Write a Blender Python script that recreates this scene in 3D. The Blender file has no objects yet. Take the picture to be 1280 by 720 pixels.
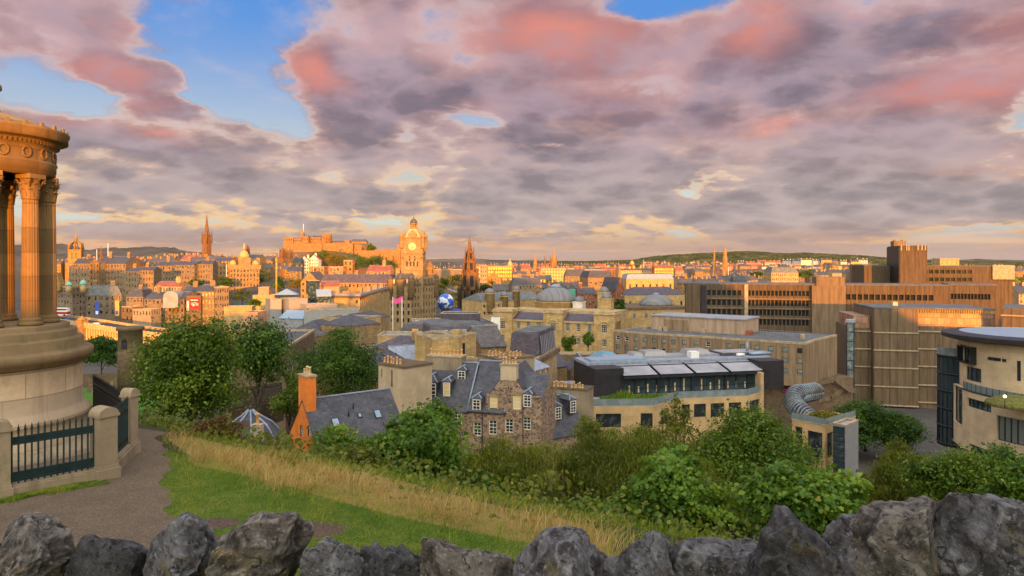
import bpy, math, random
import numpy as np
from mathutils import Vector, Matrix
from mathutils import noise as mnoise
# ------------------------------------------------------------------ camera, world, sun, exposure
SC = bpy.context.scene
F, HOR = 850.0, 328.0                      # focal length in photo pixels, horizon row of the photo
EYE = 100.0
def X(px, Y): return (px - 640.0) / F * Y
def Z(py, Y): return EYE - (py - HOR) / F * Y
def P(px, py, Y): return Vector((X(px, Y), Y, Z(py, Y)))
def XY(px, Y): return (X(px, Y), Y)
cd = bpy.data.cameras.new('camera'); cam = bpy.data.objects.new('camera', cd)
SC.collection.objects.link(cam); SC.camera = cam
cam.location = (0, 0, EYE); cam.rotation_euler = (math.radians(90), 0, 0)
cd.sensor_width = 36; cd.lens = F / 1280 * 36; cd.shift_y = -(360 - HOR) / 1280
cd.clip_start = 0.1; cd.clip_end = 80000
SUN_EL = math.radians(3.43); SUN_T = math.tan(SUN_EL)
SUN_H = Vector((0.2, -0.98, 0)).normalized()               # horizontal direction towards the sun
sl = bpy.data.lights.new('sun', 'SUN'); sun = bpy.data.objects.new('sun', sl); SC.collection.objects.link(sun)
sl.energy = 4.2; sl.angle = math.radians(0.5); sl.color = (1.0, 0.325, 0.0)
to_sun = Vector((SUN_H.x * math.cos(SUN_EL), SUN_H.y * math.cos(SUN_EL), math.sin(SUN_EL)))
sun.rotation_euler = to_sun.to_track_quat('Z', 'Y').to_euler()
sun.location = (0, -20, 160)
vs = SC.view_settings
vs.view_transform = 'Standard'; vs.look = 'None'; vs.exposure = 1.15; vs.gamma = 1.0; vs.use_curve_mapping = False
SC.cycles.use_denoising = True
SC.cycles.max_bounces = 5; SC.cycles.diffuse_bounces = 3; SC.cycles.transparent_max_bounces = 6
SC.cycles.caustics_reflective = False; SC.cycles.caustics_refractive = False
SC.cycles.sample_clamp_indirect = 4
# ------------------------------------------------------------------ node helpers
class NT:
 def __init__(s, tree): s.t = tree; s.n = tree.nodes; s.l = tree.links
 def node(s, typ, ins=None, **kw):
  n = s.n.new(typ)
  for k, v in kw.items(): setattr(n, k, v)
  for k, v in (ins or {}).items(): s.put(n.inputs[k], v)
  return n
 def put(s, sock, v):
  if hasattr(v, 'is_linked') or isinstance(v, bpy.types.NodeSocket): s.l.new(v, sock)
  else: sock.default_value = v
 def m(s, op, a, b=0.0, c=None, clamp=False):
  n = s.n.new('ShaderNodeMath'); n.operation = op; n.use_clamp = clamp
  s.put(n.inputs[0], a); s.put(n.inputs[1], b)
  if c is not None: s.put(n.inputs[2], c)
  return n.outputs[0]
 def vm(s, op, a, b=None, c=None):
  n = s.n.new('ShaderNodeVectorMath'); n.operation = op
  s.put(n.inputs[0], a)
  if b is not None: s.put(n.inputs[1], b)
  if c is not None: s.put(n.inputs[2], c)
  return n.outputs[1] if op in ('DOT_PRODUCT', 'LENGTH', 'DISTANCE') else n.outputs[0]
 def mix(s, f, a, b, blend='MIX'):
  n = s.n.new('ShaderNodeMix'); n.data_type = 'RGBA'; n.blend_type = blend; n.clamp_factor = True
  s.put(n.inputs[0], f)
  for i, v in ((6, a), (7, b)):
   if isinstance(v, tuple) and len(v) == 3: v = v + (1.0,)
   s.put(n.inputs[i], v)
  return n.outputs[2]
 def step(s, v, lo, hi, a=0.0, b=1.0):
  n = s.n.new('ShaderNodeMapRange'); n.interpolation_type = 'SMOOTHSTEP'
  s.put(n.inputs[0], v); n.inputs[1].default_value = lo; n.inputs[2].default_value = hi
  n.inputs[3].default_value = a; n.inputs[4].default_value = b
  return n.outputs[0]
 def noise(s, vec, scale, detail=4.0, rough=0.55, dist=0.0, out=0):
  n = s.n.new('ShaderNodeTexNoise'); s.put(n.inputs['Vector'], vec)
  n.inputs['Scale'].default_value = scale; n.inputs['Detail'].default_value = detail
  n.inputs['Roughness'].default_value = rough; n.inputs['Distortion'].default_value = dist
  return n.outputs[out]
 def xyz(s, v):
  n = s.n.new('ShaderNodeSeparateXYZ'); s.put(n.inputs[0], v); return n.outputs
 def comb(s, x, y, z=0.0):
  n = s.n.new('ShaderNodeCombineXYZ')
  for i, q in enumerate((x, y, z)): s.put(n.inputs[i], q)
  return n.outputs[0]
# ------------------------------------------------------------------ world: Nishita clear sky behind dawn clouds
W = bpy.data.worlds.new('World'); SC.world = W; W.use_nodes = True
def build_world():
 w = NT(W.node_tree); w.n.clear()
 d = w.node('ShaderNodeTexCoord').outputs['Generated']
 x, y, z = w.xyz(d)
 zc = w.m('MAXIMUM', z, 0.0)
 az = w.m('ARCTAN2', x, y)
 el = w.m('ARCSINE', z)
 k = w.m('DIVIDE', 1.0, w.m('ADD', zc, 0.24))
 p = w.comb(w.m('MULTIPLY', x, k), w.m('MULTIPLY', y, k))       # flat cloud deck seen in perspective
 n_big = w.noise(p, 1.05, 10, 0.63, 0.35)
 n_fine = w.noise(w.vm('ADD', p, (7.3, 2.1, 0)), 3.4, 9, 0.66, 0.25)
 pw = w.vm('ADD', p, w.vm('SCALE', w.noise(p, 3.0, 5, 0.6, 0.0, out=1), None)); pw.node.inputs[1].links[0].from_node.inputs['Scale'].default_value = .30
 cell = w.node('ShaderNodeTexVoronoi', {'Vector': w.vm('MULTIPLY', pw, (1.0, .75, 1)), 'Scale': 3.4, 'Smoothness': .35}, feature='SMOOTH_F1').outputs['Distance']
 cell2 = w.node('ShaderNodeTexVoronoi', {'Vector': pw, 'Scale': 8.0, 'Smoothness': .35}, feature='SMOOTH_F1').outputs['Distance']
 puff = w.m('ADD', w.m('MULTIPLY', w.step(cell, .28, .72), .60), w.m('MULTIPLY', w.step(cell2, .28, .72), .40))
 tex = w.m('ADD', w.m('MULTIPLY', puff, .36), w.m('MULTIPLY', n_fine, .84))
 n_col = w.noise(w.vm('ADD', p, (3.1, 9.7, 0)), 0.9, 5, 0.55, 0.2)
 warp = w.vm('SUBTRACT', w.noise(p, 1.6, 6, 0.65, 0.0, out=1), (0.5, 0.5, 0.5))
 q = w.vm('MULTIPLY_ADD', warp, (0.20, 0.09, 0), w.comb(az, el))
 def aed(px, py):
  dx, dz = (px - 640) / F, (HOR - py) / F
  return math.atan2(dx, 1), math.atan2(dz, math.hypot(1, dx))
 def blobs(lst, acc):
  for px, py, sx, sy, amp in lst:
   a, e = aed(px, py); sa, se = sx / F, sy / F
   u = w.vm('MULTIPLY_ADD', q, (1 / sa, 1 / se, 0), (-a / sa, -e / se, 0))
   g = w.m('POWER', 0.36788, w.vm('DOT_PRODUCT', u, u))
   acc = w.m('MULTIPLY_ADD', g, amp, acc)
  return acc
 gaps = [(130, 105, 140, 34, -.27), (285, 62, 70, 48, -.27), (300, 122, 75, 30, -.25), (215, 22, 60, 22, -.09), (345, 25, 45, 30, -.19),
   (130, 192, 34, 12, -.14), (178, 212, 30, 9, -.10), (100, 268, 66, 9, -.19), (800, 4, 66, 16, -.27), (1000, 135, 60, 14, -.14),
   (1272, 148, 40, 12, -.18), (545, 60, 40, 34, -.07), (505, 172, 22, 16, -.13), (255, 252, 26, 8, -.09), (365, 165, 26, 18, -.11),
   (1150, 72, 60, 10, -.12), (735, 95, 40, 14, -.07), (1240, 292, 70, 9, -.2), (400, 215, 30, 9, -.07), (560, 258, 55, 9, -.07), (465, 225, 50, 8, -.1),
   (178, 92, 58, 15, .8), (75, 25, 120, 50, .24), (222, 128, 44, 13, .6), (400, 85, 46, 40, .30), (460, 130, 60, 55, .22), (700, 50, 120, 34, .25), (60, 150, 50, 14, .25), (150, 165, 90, 24, .2),
   (900, 90, 160, 80, .2), (1200, 108, 90, 22, .22), (1180, 30, 150, 40, .30), (640, 240, 700, 40, .05), (640, 130, 130, 40, .15), (200, 235, 120, 20, .12), (900, 230, 400, 60, .16)]
 n_gap = w.noise(w.vm('ADD', p, (1.7, 5.3, 0)), 2.3, 6, 0.6, 0.3)
 nb2 = w.m('ADD', n_big, w.m('ADD', w.m('MULTIPLY_ADD', n_fine, 0.34, -0.13), w.m('MULTIPLY', puff, -.10)))
 nb2 = w.m('SUBTRACT', nb2, w.m('MULTIPLY', w.step(n_gap, .57, .72), w.step(el, .36, .14, .10, .26)))
 dens = blobs(gaps, nb2)
 cover = w.step(dens, 0.36, 0.50)
 pink = blobs([(150, 84, 62, 17, .75), (200, 124, 40, 14, .5), (230, 163, 40, 12, .6), (390, 85, 42, 34, .75), (395, 175, 30, 20, .25), (700, 42, 100, 30, .8),
     (570, 50, 50, 24, .45), (945, 25, 66, 44, .75), (985, 150, 40, 12, .65), (1215, 104, 85, 26, .85), (1270, 20, 60, 30, .4), (85, 140, 80, 14, .5),
     (180, 40, 70, 14, .5), (1240, 195, 60, 16, .5), (730, 110, 60, 50, .35), (620, 125, 60, 26, .25), (20, 70, 50, 20, .3), (820, 75, 40, 70, .25), (900, 170, 80, 20, .2), (1250, 298, 60, 6, .6), (560, 272, 40, 4, .5), (500, 262, 40, 4, .4)],
     w.m('MULTIPLY_ADD', n_col, 0.9, -0.45))
 pk = w.m('MULTIPLY', w.step(pink, 0.0, 0.95), w.step(tex, 0.80, 0.36, .30, .92))
 K = 10.0
 def c(r, g, b): return (r * K, g * K, b * K)
 # clear sky
 sky = w.node('ShaderNodeTexSky'); sky.sky_type = 'NISHITA'; sky.sun_disc = False
 sky.sun_elevation = SUN_EL; sky.sun_rotation = math.atan2(SUN_H.x, SUN_H.y); sky.altitude = 100
 blue = w.mix(w.step(el, 0.06, 0.36), c(.62, .66, .62), c(.075, .27, .72))
 clear = w.mix(0.92, w.vm('SCALE', sky.outputs[0]), blue);
 clear.node.inputs[6].links[0].from_node.inputs['Scale'].default_value = 3.0
 veil = w.m('MULTIPLY', w.step(n_fine, .46, .74), w.step(n_big, .30, .62))
 clear = w.mix(w.m('MULTIPLY', veil, .75), clear, c(.62, .52, .58))
 cream = w.mix(w.step(el, 0.02, 0.26), c(.95, .60, .26), c(.66, .62, .66))
 # cloud bodies
 shade_hi = w.mix(w.step(tex, 0.34, 0.86), c(.195, .155, .200), c(.43, .325, .385))
 shade_lo = w.mix(w.step(tex, 0.30, 0.84), c(.285, .245, .258), c(.51, .42, .40))
 shade = w.mix(w.step(el, 0.055, 0.235), shade_lo, shade_hi)
 rose = w.mix(w.step(el, 0.03, 0.20), c(.82, .45, .25), c(.84, .29, .22))
 body = w.mix(pk, shade, rose)
 thin = w.m('MULTIPLY', w.step(dens, 0.37, 0.46), w.step(dens, 0.555, 0.47))
 rim = w.m('MULTIPLY', w.step(dens, .40, .50), w.step(dens, .66, .50))
 body = w.mix(w.m('MULTIPLY', rim, w.step(el, 0.03, 0.12, .10, .36)), body, w.mix(w.step(el, .1, .26), c(.80, .56, .42), c(.82, .46, .40)))
 body = w.mix(w.m('MULTIPLY', thin, w.step(el, 0.30, 0.05, 0.30, 0.85)), body, cream)
 col = w.mix(cover, clear, body)
 # long low bands of warm light and mauve haze just above the horizon
 band = w.noise(w.comb(w.m('MULTIPLY', az, 2.2), w.m('MULTIPLY', el, 34.0)), 1.7, 5, 0.55, 0.4)
 hz = w.mix(w.step(band, 0.46, 0.64), c(.455, .315, .265), c(.76, .43, .235))
 col = w.mix(w.step(el, 0.062, 0.012, 0.0, 0.88), col, hz)
 # east and high sky out of view, brightened to fill the shaded faces
 east = w.step(y, -0.05, -0.85)
 col = w.mix(w.m('MULTIPLY', east, 0.75), col, c(.86, .80, .66))
 zen = w.step(z, 0.42, 0.80)
 col = w.mix(w.m('MULTIPLY', zen, 0.7), col, c(.58, .60, .62))
 gain = w.m('MULTIPLY_ADD', east, EAST_GAIN, w.m('MULTIPLY_ADD', zen, ZEN_GAIN, SKY_GAIN))
 n = w.n.new('ShaderNodeVectorMath'); n.operation = 'SCALE'; w.put(n.inputs[0], col); w.put(n.inputs['Scale'], gain)
 below = w.mix(w.step(z, -0.01, -0.05), n.outputs[0], c(.10, .085, .06))
 bg = w.node('ShaderNodeBackground', {'Color': below, 'Strength': 0.1})
 out = w.node('ShaderNodeOutputWorld'); w.l.new(bg.outputs[0], out.inputs['Surface'])
SKY_GAIN, EAST_GAIN, ZEN_GAIN = 0.47, 1.25, 0.55
build_world()
# ------------------------------------------------------------------ object helpers
def link(o): SC.collection.objects.link(o); return o
def tag(o, label=None, cat=None, group=None, kind=None):
 for k, v in (('label', label), ('category', cat), ('group', group), ('kind', kind)):
  if v: o[k] = v
 return o
def thing(name, label, cat, loc=(0, 0, 0), rz=0.0, group=None):
 o = link(bpy.data.objects.new(name, None)); o.location = loc; o.rotation_euler = (0, 0, rz)
 o.empty_display_size = 0.5
 return tag(o, label, cat, group, 'thing')
def put(name, mesh, parent=None, loc=(0, 0, 0), rz=0.0, rot=None, scale=None):
 o = link(bpy.data.objects.new(name, mesh)); o.location = loc; o.rotation_euler = rot or (0, 0, rz)
 if scale: o.scale = scale
 if parent: o.parent = parent
 return o
KIDS = {}
def copy_thing(root, loc, rz, label, group=None, scale=None):
 if not KIDS:
  pass
 c = link(root.copy()); c.location = loc; c.rotation_euler = (0, 0, rz); c['label'] = label
 if group: c['group'] = group
 if scale: c.scale = scale
 for ch in [o for o in SC.objects if o.parent == root]:
  d = link(ch.copy()); d.parent = c
  for g in [o for o in SC.objects if o.parent == ch]:
   e = link(g.copy()); e.parent = d
 return c
class MB:
 """collects geometry for ONE mesh object"""
 def __init__(s): s.v = []; s.f = []; s.mi = []; s.sm = []
 def add(s, vs, fs, mi=0, smooth=False):
  b = len(s.v); s.v.extend([tuple(q) for q in vs])
  for f in fs: s.f.append(tuple(i + b for i in f)); s.mi.append(mi); s.sm.append(smooth)
  return s
 def quad(s, a, b, c, d, mi=0): return s.add([a, b, c, d], [(0, 1, 2, 3)], mi)
 def box(s, x0, x1, y0, y1, z0, z1, mi=0):
  return s.add([(x0, y0, z0), (x1, y0, z0), (x1, y1, z0), (x0, y1, z0), (x0, y0, z1), (x1, y0, z1), (x1, y1, z1), (x0, y1, z1)],
      [(0, 3, 2, 1), (4, 5, 6, 7), (0, 1, 5, 4), (1, 2, 6, 5), (2, 3, 7, 6), (3, 0, 4, 7)], mi)
 def tbox(s, x0, x1, y0, y1, z0, z1, ix, iy, mi=0):              # box whose top is inset (mansards, caps)
  return s.add([(x0, y0, z0), (x1, y0, z0), (x1, y1, z0), (x0, y1, z0), (x0 + ix, y0 + iy, z1), (x1 - ix, y0 + iy, z1), (x1 - ix, y1 - iy, z1), (x0 + ix, y1 - iy, z1)],
      [(0, 3, 2, 1), (4, 5, 6, 7), (0, 1, 5, 4), (1, 2, 6, 5), (2, 3, 7, 6), (3, 0, 4, 7)], mi)
 def rbox(s, c, half, ax, ay, az, mi=0):
  c, ax, ay, az = Vector(c), Vector(ax), Vector(ay), Vector(az)
  vs = [c + ax * (half[0] * i) + ay * (half[1] * j) + az * (half[2] * k) for k in (-1, 1) for j in (-1, 1) for i in (-1, 1)]
  return s.add(vs, [(0, 2, 3, 1), (4, 5, 7, 6), (0, 1, 5, 4), (1, 3, 7, 5), (3, 2, 6, 7), (2, 0, 4, 6)], mi)
 def prism(s, poly, z0, z1, mi=0, bottom=True):
  n = len(poly); vs = [(x, y, z0) for x, y in poly] + [(x, y, z1) for x, y in poly]
  fs = [(i, (i + 1) % n, n + (i + 1) % n, n + i) for i in range(n)] + [tuple(range(n, 2 * n))]
  if bottom: fs.append(tuple(reversed(range(n))))
  return s.add(vs, fs, mi)
 def lathe(s, prof, n=24, cx=0, cy=0, mi=0, a0=0.0, a1=2 * math.pi, smooth=True, cap=True):
  full = abs(a1 - a0 - 2 * math.pi) < 1e-6; m = n if full else n + 1
  vs = []
  for r, z in prof:
   for i in range(m):
    a = a0 + (a1 - a0) * i / n; vs.append((cx + r * math.cos(a), cy + r * math.sin(a), z))
  fs = []
  for j in range(len(prof) - 1):
   for i in range(n):
    k = (i + 1) % m if full else i + 1
    fs.append((j * m + i, j * m + k, (j + 1) * m + k, (j + 1) * m + i))
  s.add(vs, fs, mi, smooth)
  if cap and full:
   b = len(s.v) - len(vs)
   if prof[-1][0] > 1e-4: s.f.append(tuple(b + (len(prof) - 1) * m + i for i in range(m))); s.mi.append(mi); s.sm.append(False)
   if prof[0][0] > 1e-4: s.f.append(tuple(b + i for i in reversed(range(m)))); s.mi.append(mi); s.sm.append(False)
  return s
 def tube(s, pts, r, n=6, mi=0, r1=None, smooth=True):
  pts = [Vector(p) for p in pts]; vs = []; N = len(pts)
  for k, p in enumerate(pts):
   t = (pts[min(k + 1, N - 1)] - pts[max(k - 1, 0)])
   if t.length < 1e-6: t = Vector((0, 0, 1))
   t.normalize(); a = t.cross(Vector((0, 0, 1)))
   if a.length < 1e-3: a = Vector((1, 0, 0))
   a.normalize(); b = a.cross(t); rr = r if r1 is None else r + (r1 - r) * k / max(N - 1, 1)
   for i in range(n):
    q = 2 * math.pi * i / n; vs.append(p + a * (rr * math.cos(q)) + b * (rr * math.sin(q)))
  fs = [(k * n + i, (k + 1) * n + i, (k + 1) * n + (i + 1) % n, k * n + (i + 1) % n) for k in range(N - 1) for i in range(n)]
  fs += [tuple(range(n)), tuple(reversed(range((N - 1) * n, N * n)))]
  return s.add(vs, fs, mi, smooth)
 def panel(s, o, a, nrm, Wd, z0, z1, ops=(), dep=0.22, mi=0, gmi=None, rmi=None):
  """a wall face from o along a, looking along nrm, with rectangular openings (s0, s1, za, zb)"""
  o, a, nrm = Vector(o), Vector(a), Vector(nrm); flip = a.cross(Vector((0, 0, 1))).dot(nrm) < 0
  rmi = mi if rmi is None else rmi
  ops = [q for q in ops if q[0] > 0.01 and q[1] < Wd - 0.01 and q[2] > z0 and q[3] < z1]
  def pt(u, z, d=0.0): q = o + a * u - nrm * d; return (q.x, q.y, z)
  def Q(p, m): s.add(p if not flip else p[::-1], [(0, 1, 2, 3)], m)
  rows = sorted({z0, z1} | {q[2] for q in ops} | {q[3] for q in ops})
  for za, zb in zip(rows[:-1], rows[1:]):
   zm = (za + zb) / 2; cut = sorted((q[0], q[1]) for q in ops if q[2] < zm < q[3]); u = 0.0
   for c0, c1 in cut + [(Wd, Wd)]:
    if c0 > u + 1e-4: Q([pt(u, za), pt(c0, za), pt(c0, zb), pt(u, zb)], mi)
    u = c1
  for s0, s1, za, zb in ops:
   Q([pt(s0, za), pt(s0, za, dep), pt(s0, zb, dep), pt(s0, zb)], rmi)
   Q([pt(s1, za, dep), pt(s1, za), pt(s1, zb), pt(s1, zb, dep)], rmi)
   Q([pt(s0, za), pt(s1, za), pt(s1, za, dep), pt(s0, za, dep)], rmi)
   Q([pt(s0, zb, dep), pt(s1, zb, dep), pt(s1, zb), pt(s0, zb)], rmi)
   if gmi is not None: Q([pt(s0, za, dep), pt(s1, za, dep), pt(s1, zb, dep), pt(s0, zb, dep)], gmi)
  return s
 def mesh(s, name, mats):
  me = bpy.data.meshes.new(name); me.from_pydata(s.v, [], s.f)
  for m in (mats if isinstance(mats, (list, tuple)) else [mats]): me.materials.append(m)
  me.polygons.foreach_set('material_index', s.mi); me.polygons.foreach_set('use_smooth', s.sm)
  me.update(); return me
 def build(s, name, mats, parent=None, loc=(0, 0, 0), rz=0.0, rot=None):
  return put(name, s.mesh(name, mats), parent, loc, rz, rot)
def np_mesh(name, verts, faces, mats, attr=None, smooth=False, cattr=None):
 """quick mesh from numpy arrays; faces all the same size; attr: per-vertex float, cattr: per-vertex RGB(A) kept as data weights"""
 me = bpy.data.meshes.new(name); nv, nf, k = len(verts), len(faces), faces.shape[1]
 me.vertices.add(nv); me.vertices.foreach_set('co', np.asarray(verts, np.float32).ravel())
 me.loops.add(nf * k); me.loops.foreach_set('vertex_index', np.asarray(faces, np.int32).ravel())
 me.polygons.add(nf); me.polygons.foreach_set('loop_start', np.arange(0, nf * k, k, dtype=np.int32))
 try: me.polygons.foreach_set('loop_total', np.full(nf, k, np.int32))
 except Exception: pass
 if smooth: me.polygons.foreach_set('use_smooth', np.ones(nf, bool))
 for kk, v in (attr or {}).items():
  at = me.attributes.new(kk, 'FLOAT', 'POINT'); at.data.foreach_set('value', np.asarray(v, np.float32))
 for m in (mats if isinstance(mats, (list, tuple)) else [mats]): me.materials.append(m)
 me.update(calc_edges=True); me.validate()
 return me
# ------------------------------------------------------------------ materials
def mat(name):
 m = bpy.data.materials.new(name); m.use_nodes = True; t = NT(m.node_tree)
 return m, t, m.node_tree.nodes['Principled BSDF']
def bump(t, b, h, strength, dist=0.02):
 n = t.node('ShaderNodeBump', {'Height': h, 'Strength': strength, 'Distance': dist}); t.l.new(n.outputs[0], b.inputs['Normal'])
def simple(name, col, rough=0.6, metal=0.0, spec=0.4, var=0.12, scale=1.5):
 m, t, b = mat(name); o = t.node('ShaderNodeTexCoord').outputs['Object']
 n = t.noise(o, scale, 5, 0.6)
 c1 = tuple(q * (1 - var) for q in col); c2 = tuple(min(1, q * (1 + var)) for q in col)
 t.put(b.inputs['Base Color'], t.mix(t.step(n, .3, .7), c1, c2))
 b.inputs['Roughness'].default_value = rough; b.inputs['Metallic'].default_value = metal; b.inputs['Specular IOR Level'].default_value = spec
 return m
def stone(name, col, bw=0.9, bh=0.4, mortar=0.6, dirt=0.5, var=0.25, rough=0.9, msize=0.02, lichen=0.0, bumpy=0.4):
 """coursed masonry on any upright face, with blotches and streaks of soot"""
 m, t, b = mat(name); o = t.node('ShaderNodeTexCoord').outputs['Object']
 x, y, z = t.xyz(o); v = t.comb(t.m('ADD', x, y), z)
 br = t.node('ShaderNodeTexBrick', {'Vector': v, 'Color1': (1 - var, 1 - var, 1 - var, 1), 'Color2': (1 + var * .6, 1 + var * .5, 1 + var * .35, 1), 'Mortar': (mortar, mortar, mortar, 1),
          'Scale': 1.0, 'Mortar Size': msize, 'Brick Width': bw, 'Row Height': bh, 'Bias': 0.0, 'Mortar Smooth': 0.3})
 n1 = t.noise(o, 0.35, 5, 0.6); n2 = t.noise(o, 6.0, 4, 0.6)
 base = t.mix(t.step(n1, .3, .7), tuple(q * .80 for q in col), tuple(min(1, q * 1.15) for q in col))
 base = t.mix(1.0, base, br.outputs['Color'], 'MULTIPLY')
 st = t.noise(t.comb(t.m('MULTIPLY', t.m('ADD', x, y), 1.3), t.m('MULTIPLY', z, 0.16)), 1.0, 5, 0.6)
 base = t.mix(t.m('MULTIPLY', t.step(st, .48, .74), dirt), base, tuple(q * .30 for q in col))
 base = t.mix(t.step(n2, .35, .75, 0, .35), base, tuple(q * .62 for q in col))
 if lichen: base = t.mix(t.m('MULTIPLY', t.step(t.noise(o, 2.2, 5, .6), .55, .68), lichen), base, (.10, .11, .04))
 t.put(b.inputs['Base Color'], base); b.inputs['Roughness'].default_value = rough; b.inputs['Specular IOR Level'].default_value = 0.2
 bump(t, b, t.m('MULTIPLY_ADD', n2, .5, br.outputs['Color']), bumpy, 0.03)
 return m
def rubble(name):
 m, t, b = mat(name); o = t.node('ShaderNodeTexCoord').outputs['Object']
 x, y, z = t.xyz(o); v = t.comb(t.m('ADD', x, y), t.m('MULTIPLY', z, 1.5))
 vo = t.node('ShaderNodeTexVoronoi', {'Vector': v, 'Scale': 2.6, 'Randomness': 1.0}); vd = t.node('ShaderNodeTexVoronoi', {'Vector': v, 'Scale': 2.6}, feature='DISTANCE_TO_EDGE')
 rr = t.xyz(vo.outputs['Color'])[0]
 c = t.mix(t.step(rr, 0.1, 0.9), (.15, .095, .062), (.38, .26, .165))
 c = t.mix(t.step(t.xyz(vo.outputs['Color'])[1], .72, .8), c, (.10, .07, .055))
 c = t.mix(t.step(vd.outputs['Distance'], .09, .02), c, (.40, .31, .21))
 c = t.mix(t.step(t.noise(o, .5, 5, .6), .45, .75, 0, .5), c, (.16, .12, .085))
 t.put(b.inputs['Base Color'], c); b.inputs['Roughness'].default_value = .95; b.inputs['Specular IOR Level'].default_value = .15
 bump(t, b, t.step(vd.outputs['Distance'], 0, .15), .5, .04)
 return m
def slate(name, col, row=0.28, rough=0.55, spec=.45):
 m, t, b = mat(name); o = t.node('ShaderNodeTexCoord').outputs['Object']
 x, y, z = t.xyz(o); v = t.comb(t.m('ADD', x, t.m('MULTIPLY', y, .35)), t.m('MULTIPLY', t.m('ADD', z, t.m('MULTIPLY', y, 0.5)), 1.0))
 br = t.node('ShaderNodeTexBrick', {'Vector': v, 'Color1': (.7, .7, .7, 1), 'Color2': (1.35, 1.3, 1.3, 1), 'Mortar': (.45, .45, .45, 1), 'Scale': 1.0, 'Mortar Size': .012, 'Brick Width': .38, 'Row Height': row})
 n1 = t.noise(o, .6, 5, .65)
 base = t.mix(t.step(n1, .3, .7), tuple(q * .72 for q in col), tuple(q * 1.25 for q in col))
 base = t.mix(1.0, base, br.outputs['Color'], 'MULTIPLY')
 base = t.mix(t.step(t.noise(o, 1.3, 6, .7), .58, .8, 0, .55), base, (.14, .13, .085))
 t.put(b.inputs['Base Color'], base); b.inputs['Roughness'].default_value = rough; b.inputs['Specular IOR Level'].default_value = spec
 bump(t, b, br.outputs['Color'], .35, .02)
 return m
def ribbed(name, col, step=0.6, dark=0.55, horiz=0.0, rough=.85):
 """concrete cast in vertical ribs, streaked by rain"""
 m, t, b = mat(name); o = t.node('ShaderNodeTexCoord').outputs['Object']
 x, y, z = t.xyz(o); s_ = t.m('ADD', x, y)
 fr = t.m('FRACT', t.m('DIVIDE', s_, step)); rib = t.step(fr, 0.06, 0.16); wn = t.node('ShaderNodeTexWhiteNoise', {'W': t.m('FLOOR', t.m('DIVIDE', s_, step))}, noise_dimensions='1D').outputs['Value']; rib = t.m('MAXIMUM', rib, t.m('MULTIPLY', wn, .8))
 n1 = t.noise(t.comb(t.m('MULTIPLY', s_, 1.0), t.m('MULTIPLY', z, .12)), .9, 6, .65); n2 = t.noise(o, .12, 4, .6)
 base = t.mix(t.step(n1, .35, .7), tuple(q * 1.12 for q in col), tuple(q * .62 for q in col))
 base = t.mix(t.step(n2, .35, .7, 0, .35), base, tuple(q * .7 for q in col))
 base = t.mix(rib, tuple(q * dark for q in col), base)
 if horiz:
  fz = t.m('FRACT', t.m('DIVIDE', z, horiz)); base = t.mix(t.step(fz, .0, .03), tuple(q * .6 for q in col), base)
 t.put(b.inputs['Base Color'], base); b.inputs['Roughness'].default_value = rough; b.inputs['Specular IOR Level'].default_value = .25
 bump(t, b, rib, .6, .06)
 return m
def glass(name, col=(.02, .028, .03), rough=.06, tint=(.10, .12, .11)):
 m, t, b = mat(name); oi = t.node('ShaderNodeObjectInfo').outputs['Random']; o = t.node('ShaderNodeTexCoord').outputs['Object']
 n = t.noise(o, .9, 3, .5)
 t.put(b.inputs['Base Color'], t.mix(t.m('MULTIPLY', t.step(n, .45, .65), t.step(oi, .2, .9) if name != 'far_window_glass' else 1.0), col, tint))
 b.inputs['Roughness'].default_value = rough; b.inputs['Specular IOR Level'].default_value = .6
 return m
def leaf(name, dark, mid, light, autumn=None, trans=.35):
 m, t, b = mat(name); a = t.node('ShaderNodeAttribute', attribute_name='rnd').outputs['Fac']
 c = t.mix(t.step(a, .0, .55), dark, mid); c = t.mix(t.step(a, .55, .95), c, light)
 if autumn: c = t.mix(t.step(a, .965, .98), c, autumn)
 oi = t.node('ShaderNodeObjectInfo').outputs['Random']
 c = t.mix(t.m('MULTIPLY', oi, .28), c, mid)
 b.inputs['Roughness'].default_value = .5; b.inputs['Specular IOR Level'].default_value = .3
 t.put(b.inputs['Base Color'], c)
 tr = t.node('ShaderNodeBsdfTranslucent', {'Color': t.mix(.5, c, light)})
 mx = t.node('ShaderNodeMixShader', {0: trans}); t.l.new(b.outputs[0], mx.inputs[1]); t.l.new(tr.outputs[0], mx.inputs[2])
 t.l.new(mx.outputs[0], t.n['Material Output'].inputs['Surface'])
 return m
M = {}
M['ashlar'] = stone('ashlar_sandstone', (.36, .255, .125), .9, .38, .7, .5)
M['ashlar_pale'] = stone('pale_sandstone', (.52, .385, .20), 1.1, .42, .75, .35)
M['ashlar_gold'] = stone('golden_sandstone', (.52, .36, .15), 1.1, .42, .72, .45, var=.22)
M['ashlar_dark'] = stone('sooty_sandstone', (.19, .135, .08), .8, .36, .7, .6)
M['tenement'] = stone('tenement_stone', (.29, .205, .11), .8, .36, .75, .5)
M['tenement_grey'] = stone('grey_tenement_stone', (.25, .195, .125), .8, .36, .75, .5)
M['red_stone'] = stone('red_sandstone', (.28, .115, .06), .8, .36, .75, .4)
M['render_cream'] = stone('cream_render', (.56, .45, .28), 6, 3, .97, .25, var=.04, bumpy=.1)
M['render_beige'] = stone('weathered_render', (.36, .29, .185), 6, 3, .97, .65, var=.05, bumpy=.15, lichen=.3)
M['render_white'] = stone('white_render', (.70, .65, .55), 6, 3, .97, .15, var=.03, bumpy=.05)
M['render_orange'] = stone('orange_limewash', (.86, .25, .045), 6, 3, .98, .15, var=.04, bumpy=.12)
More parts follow.
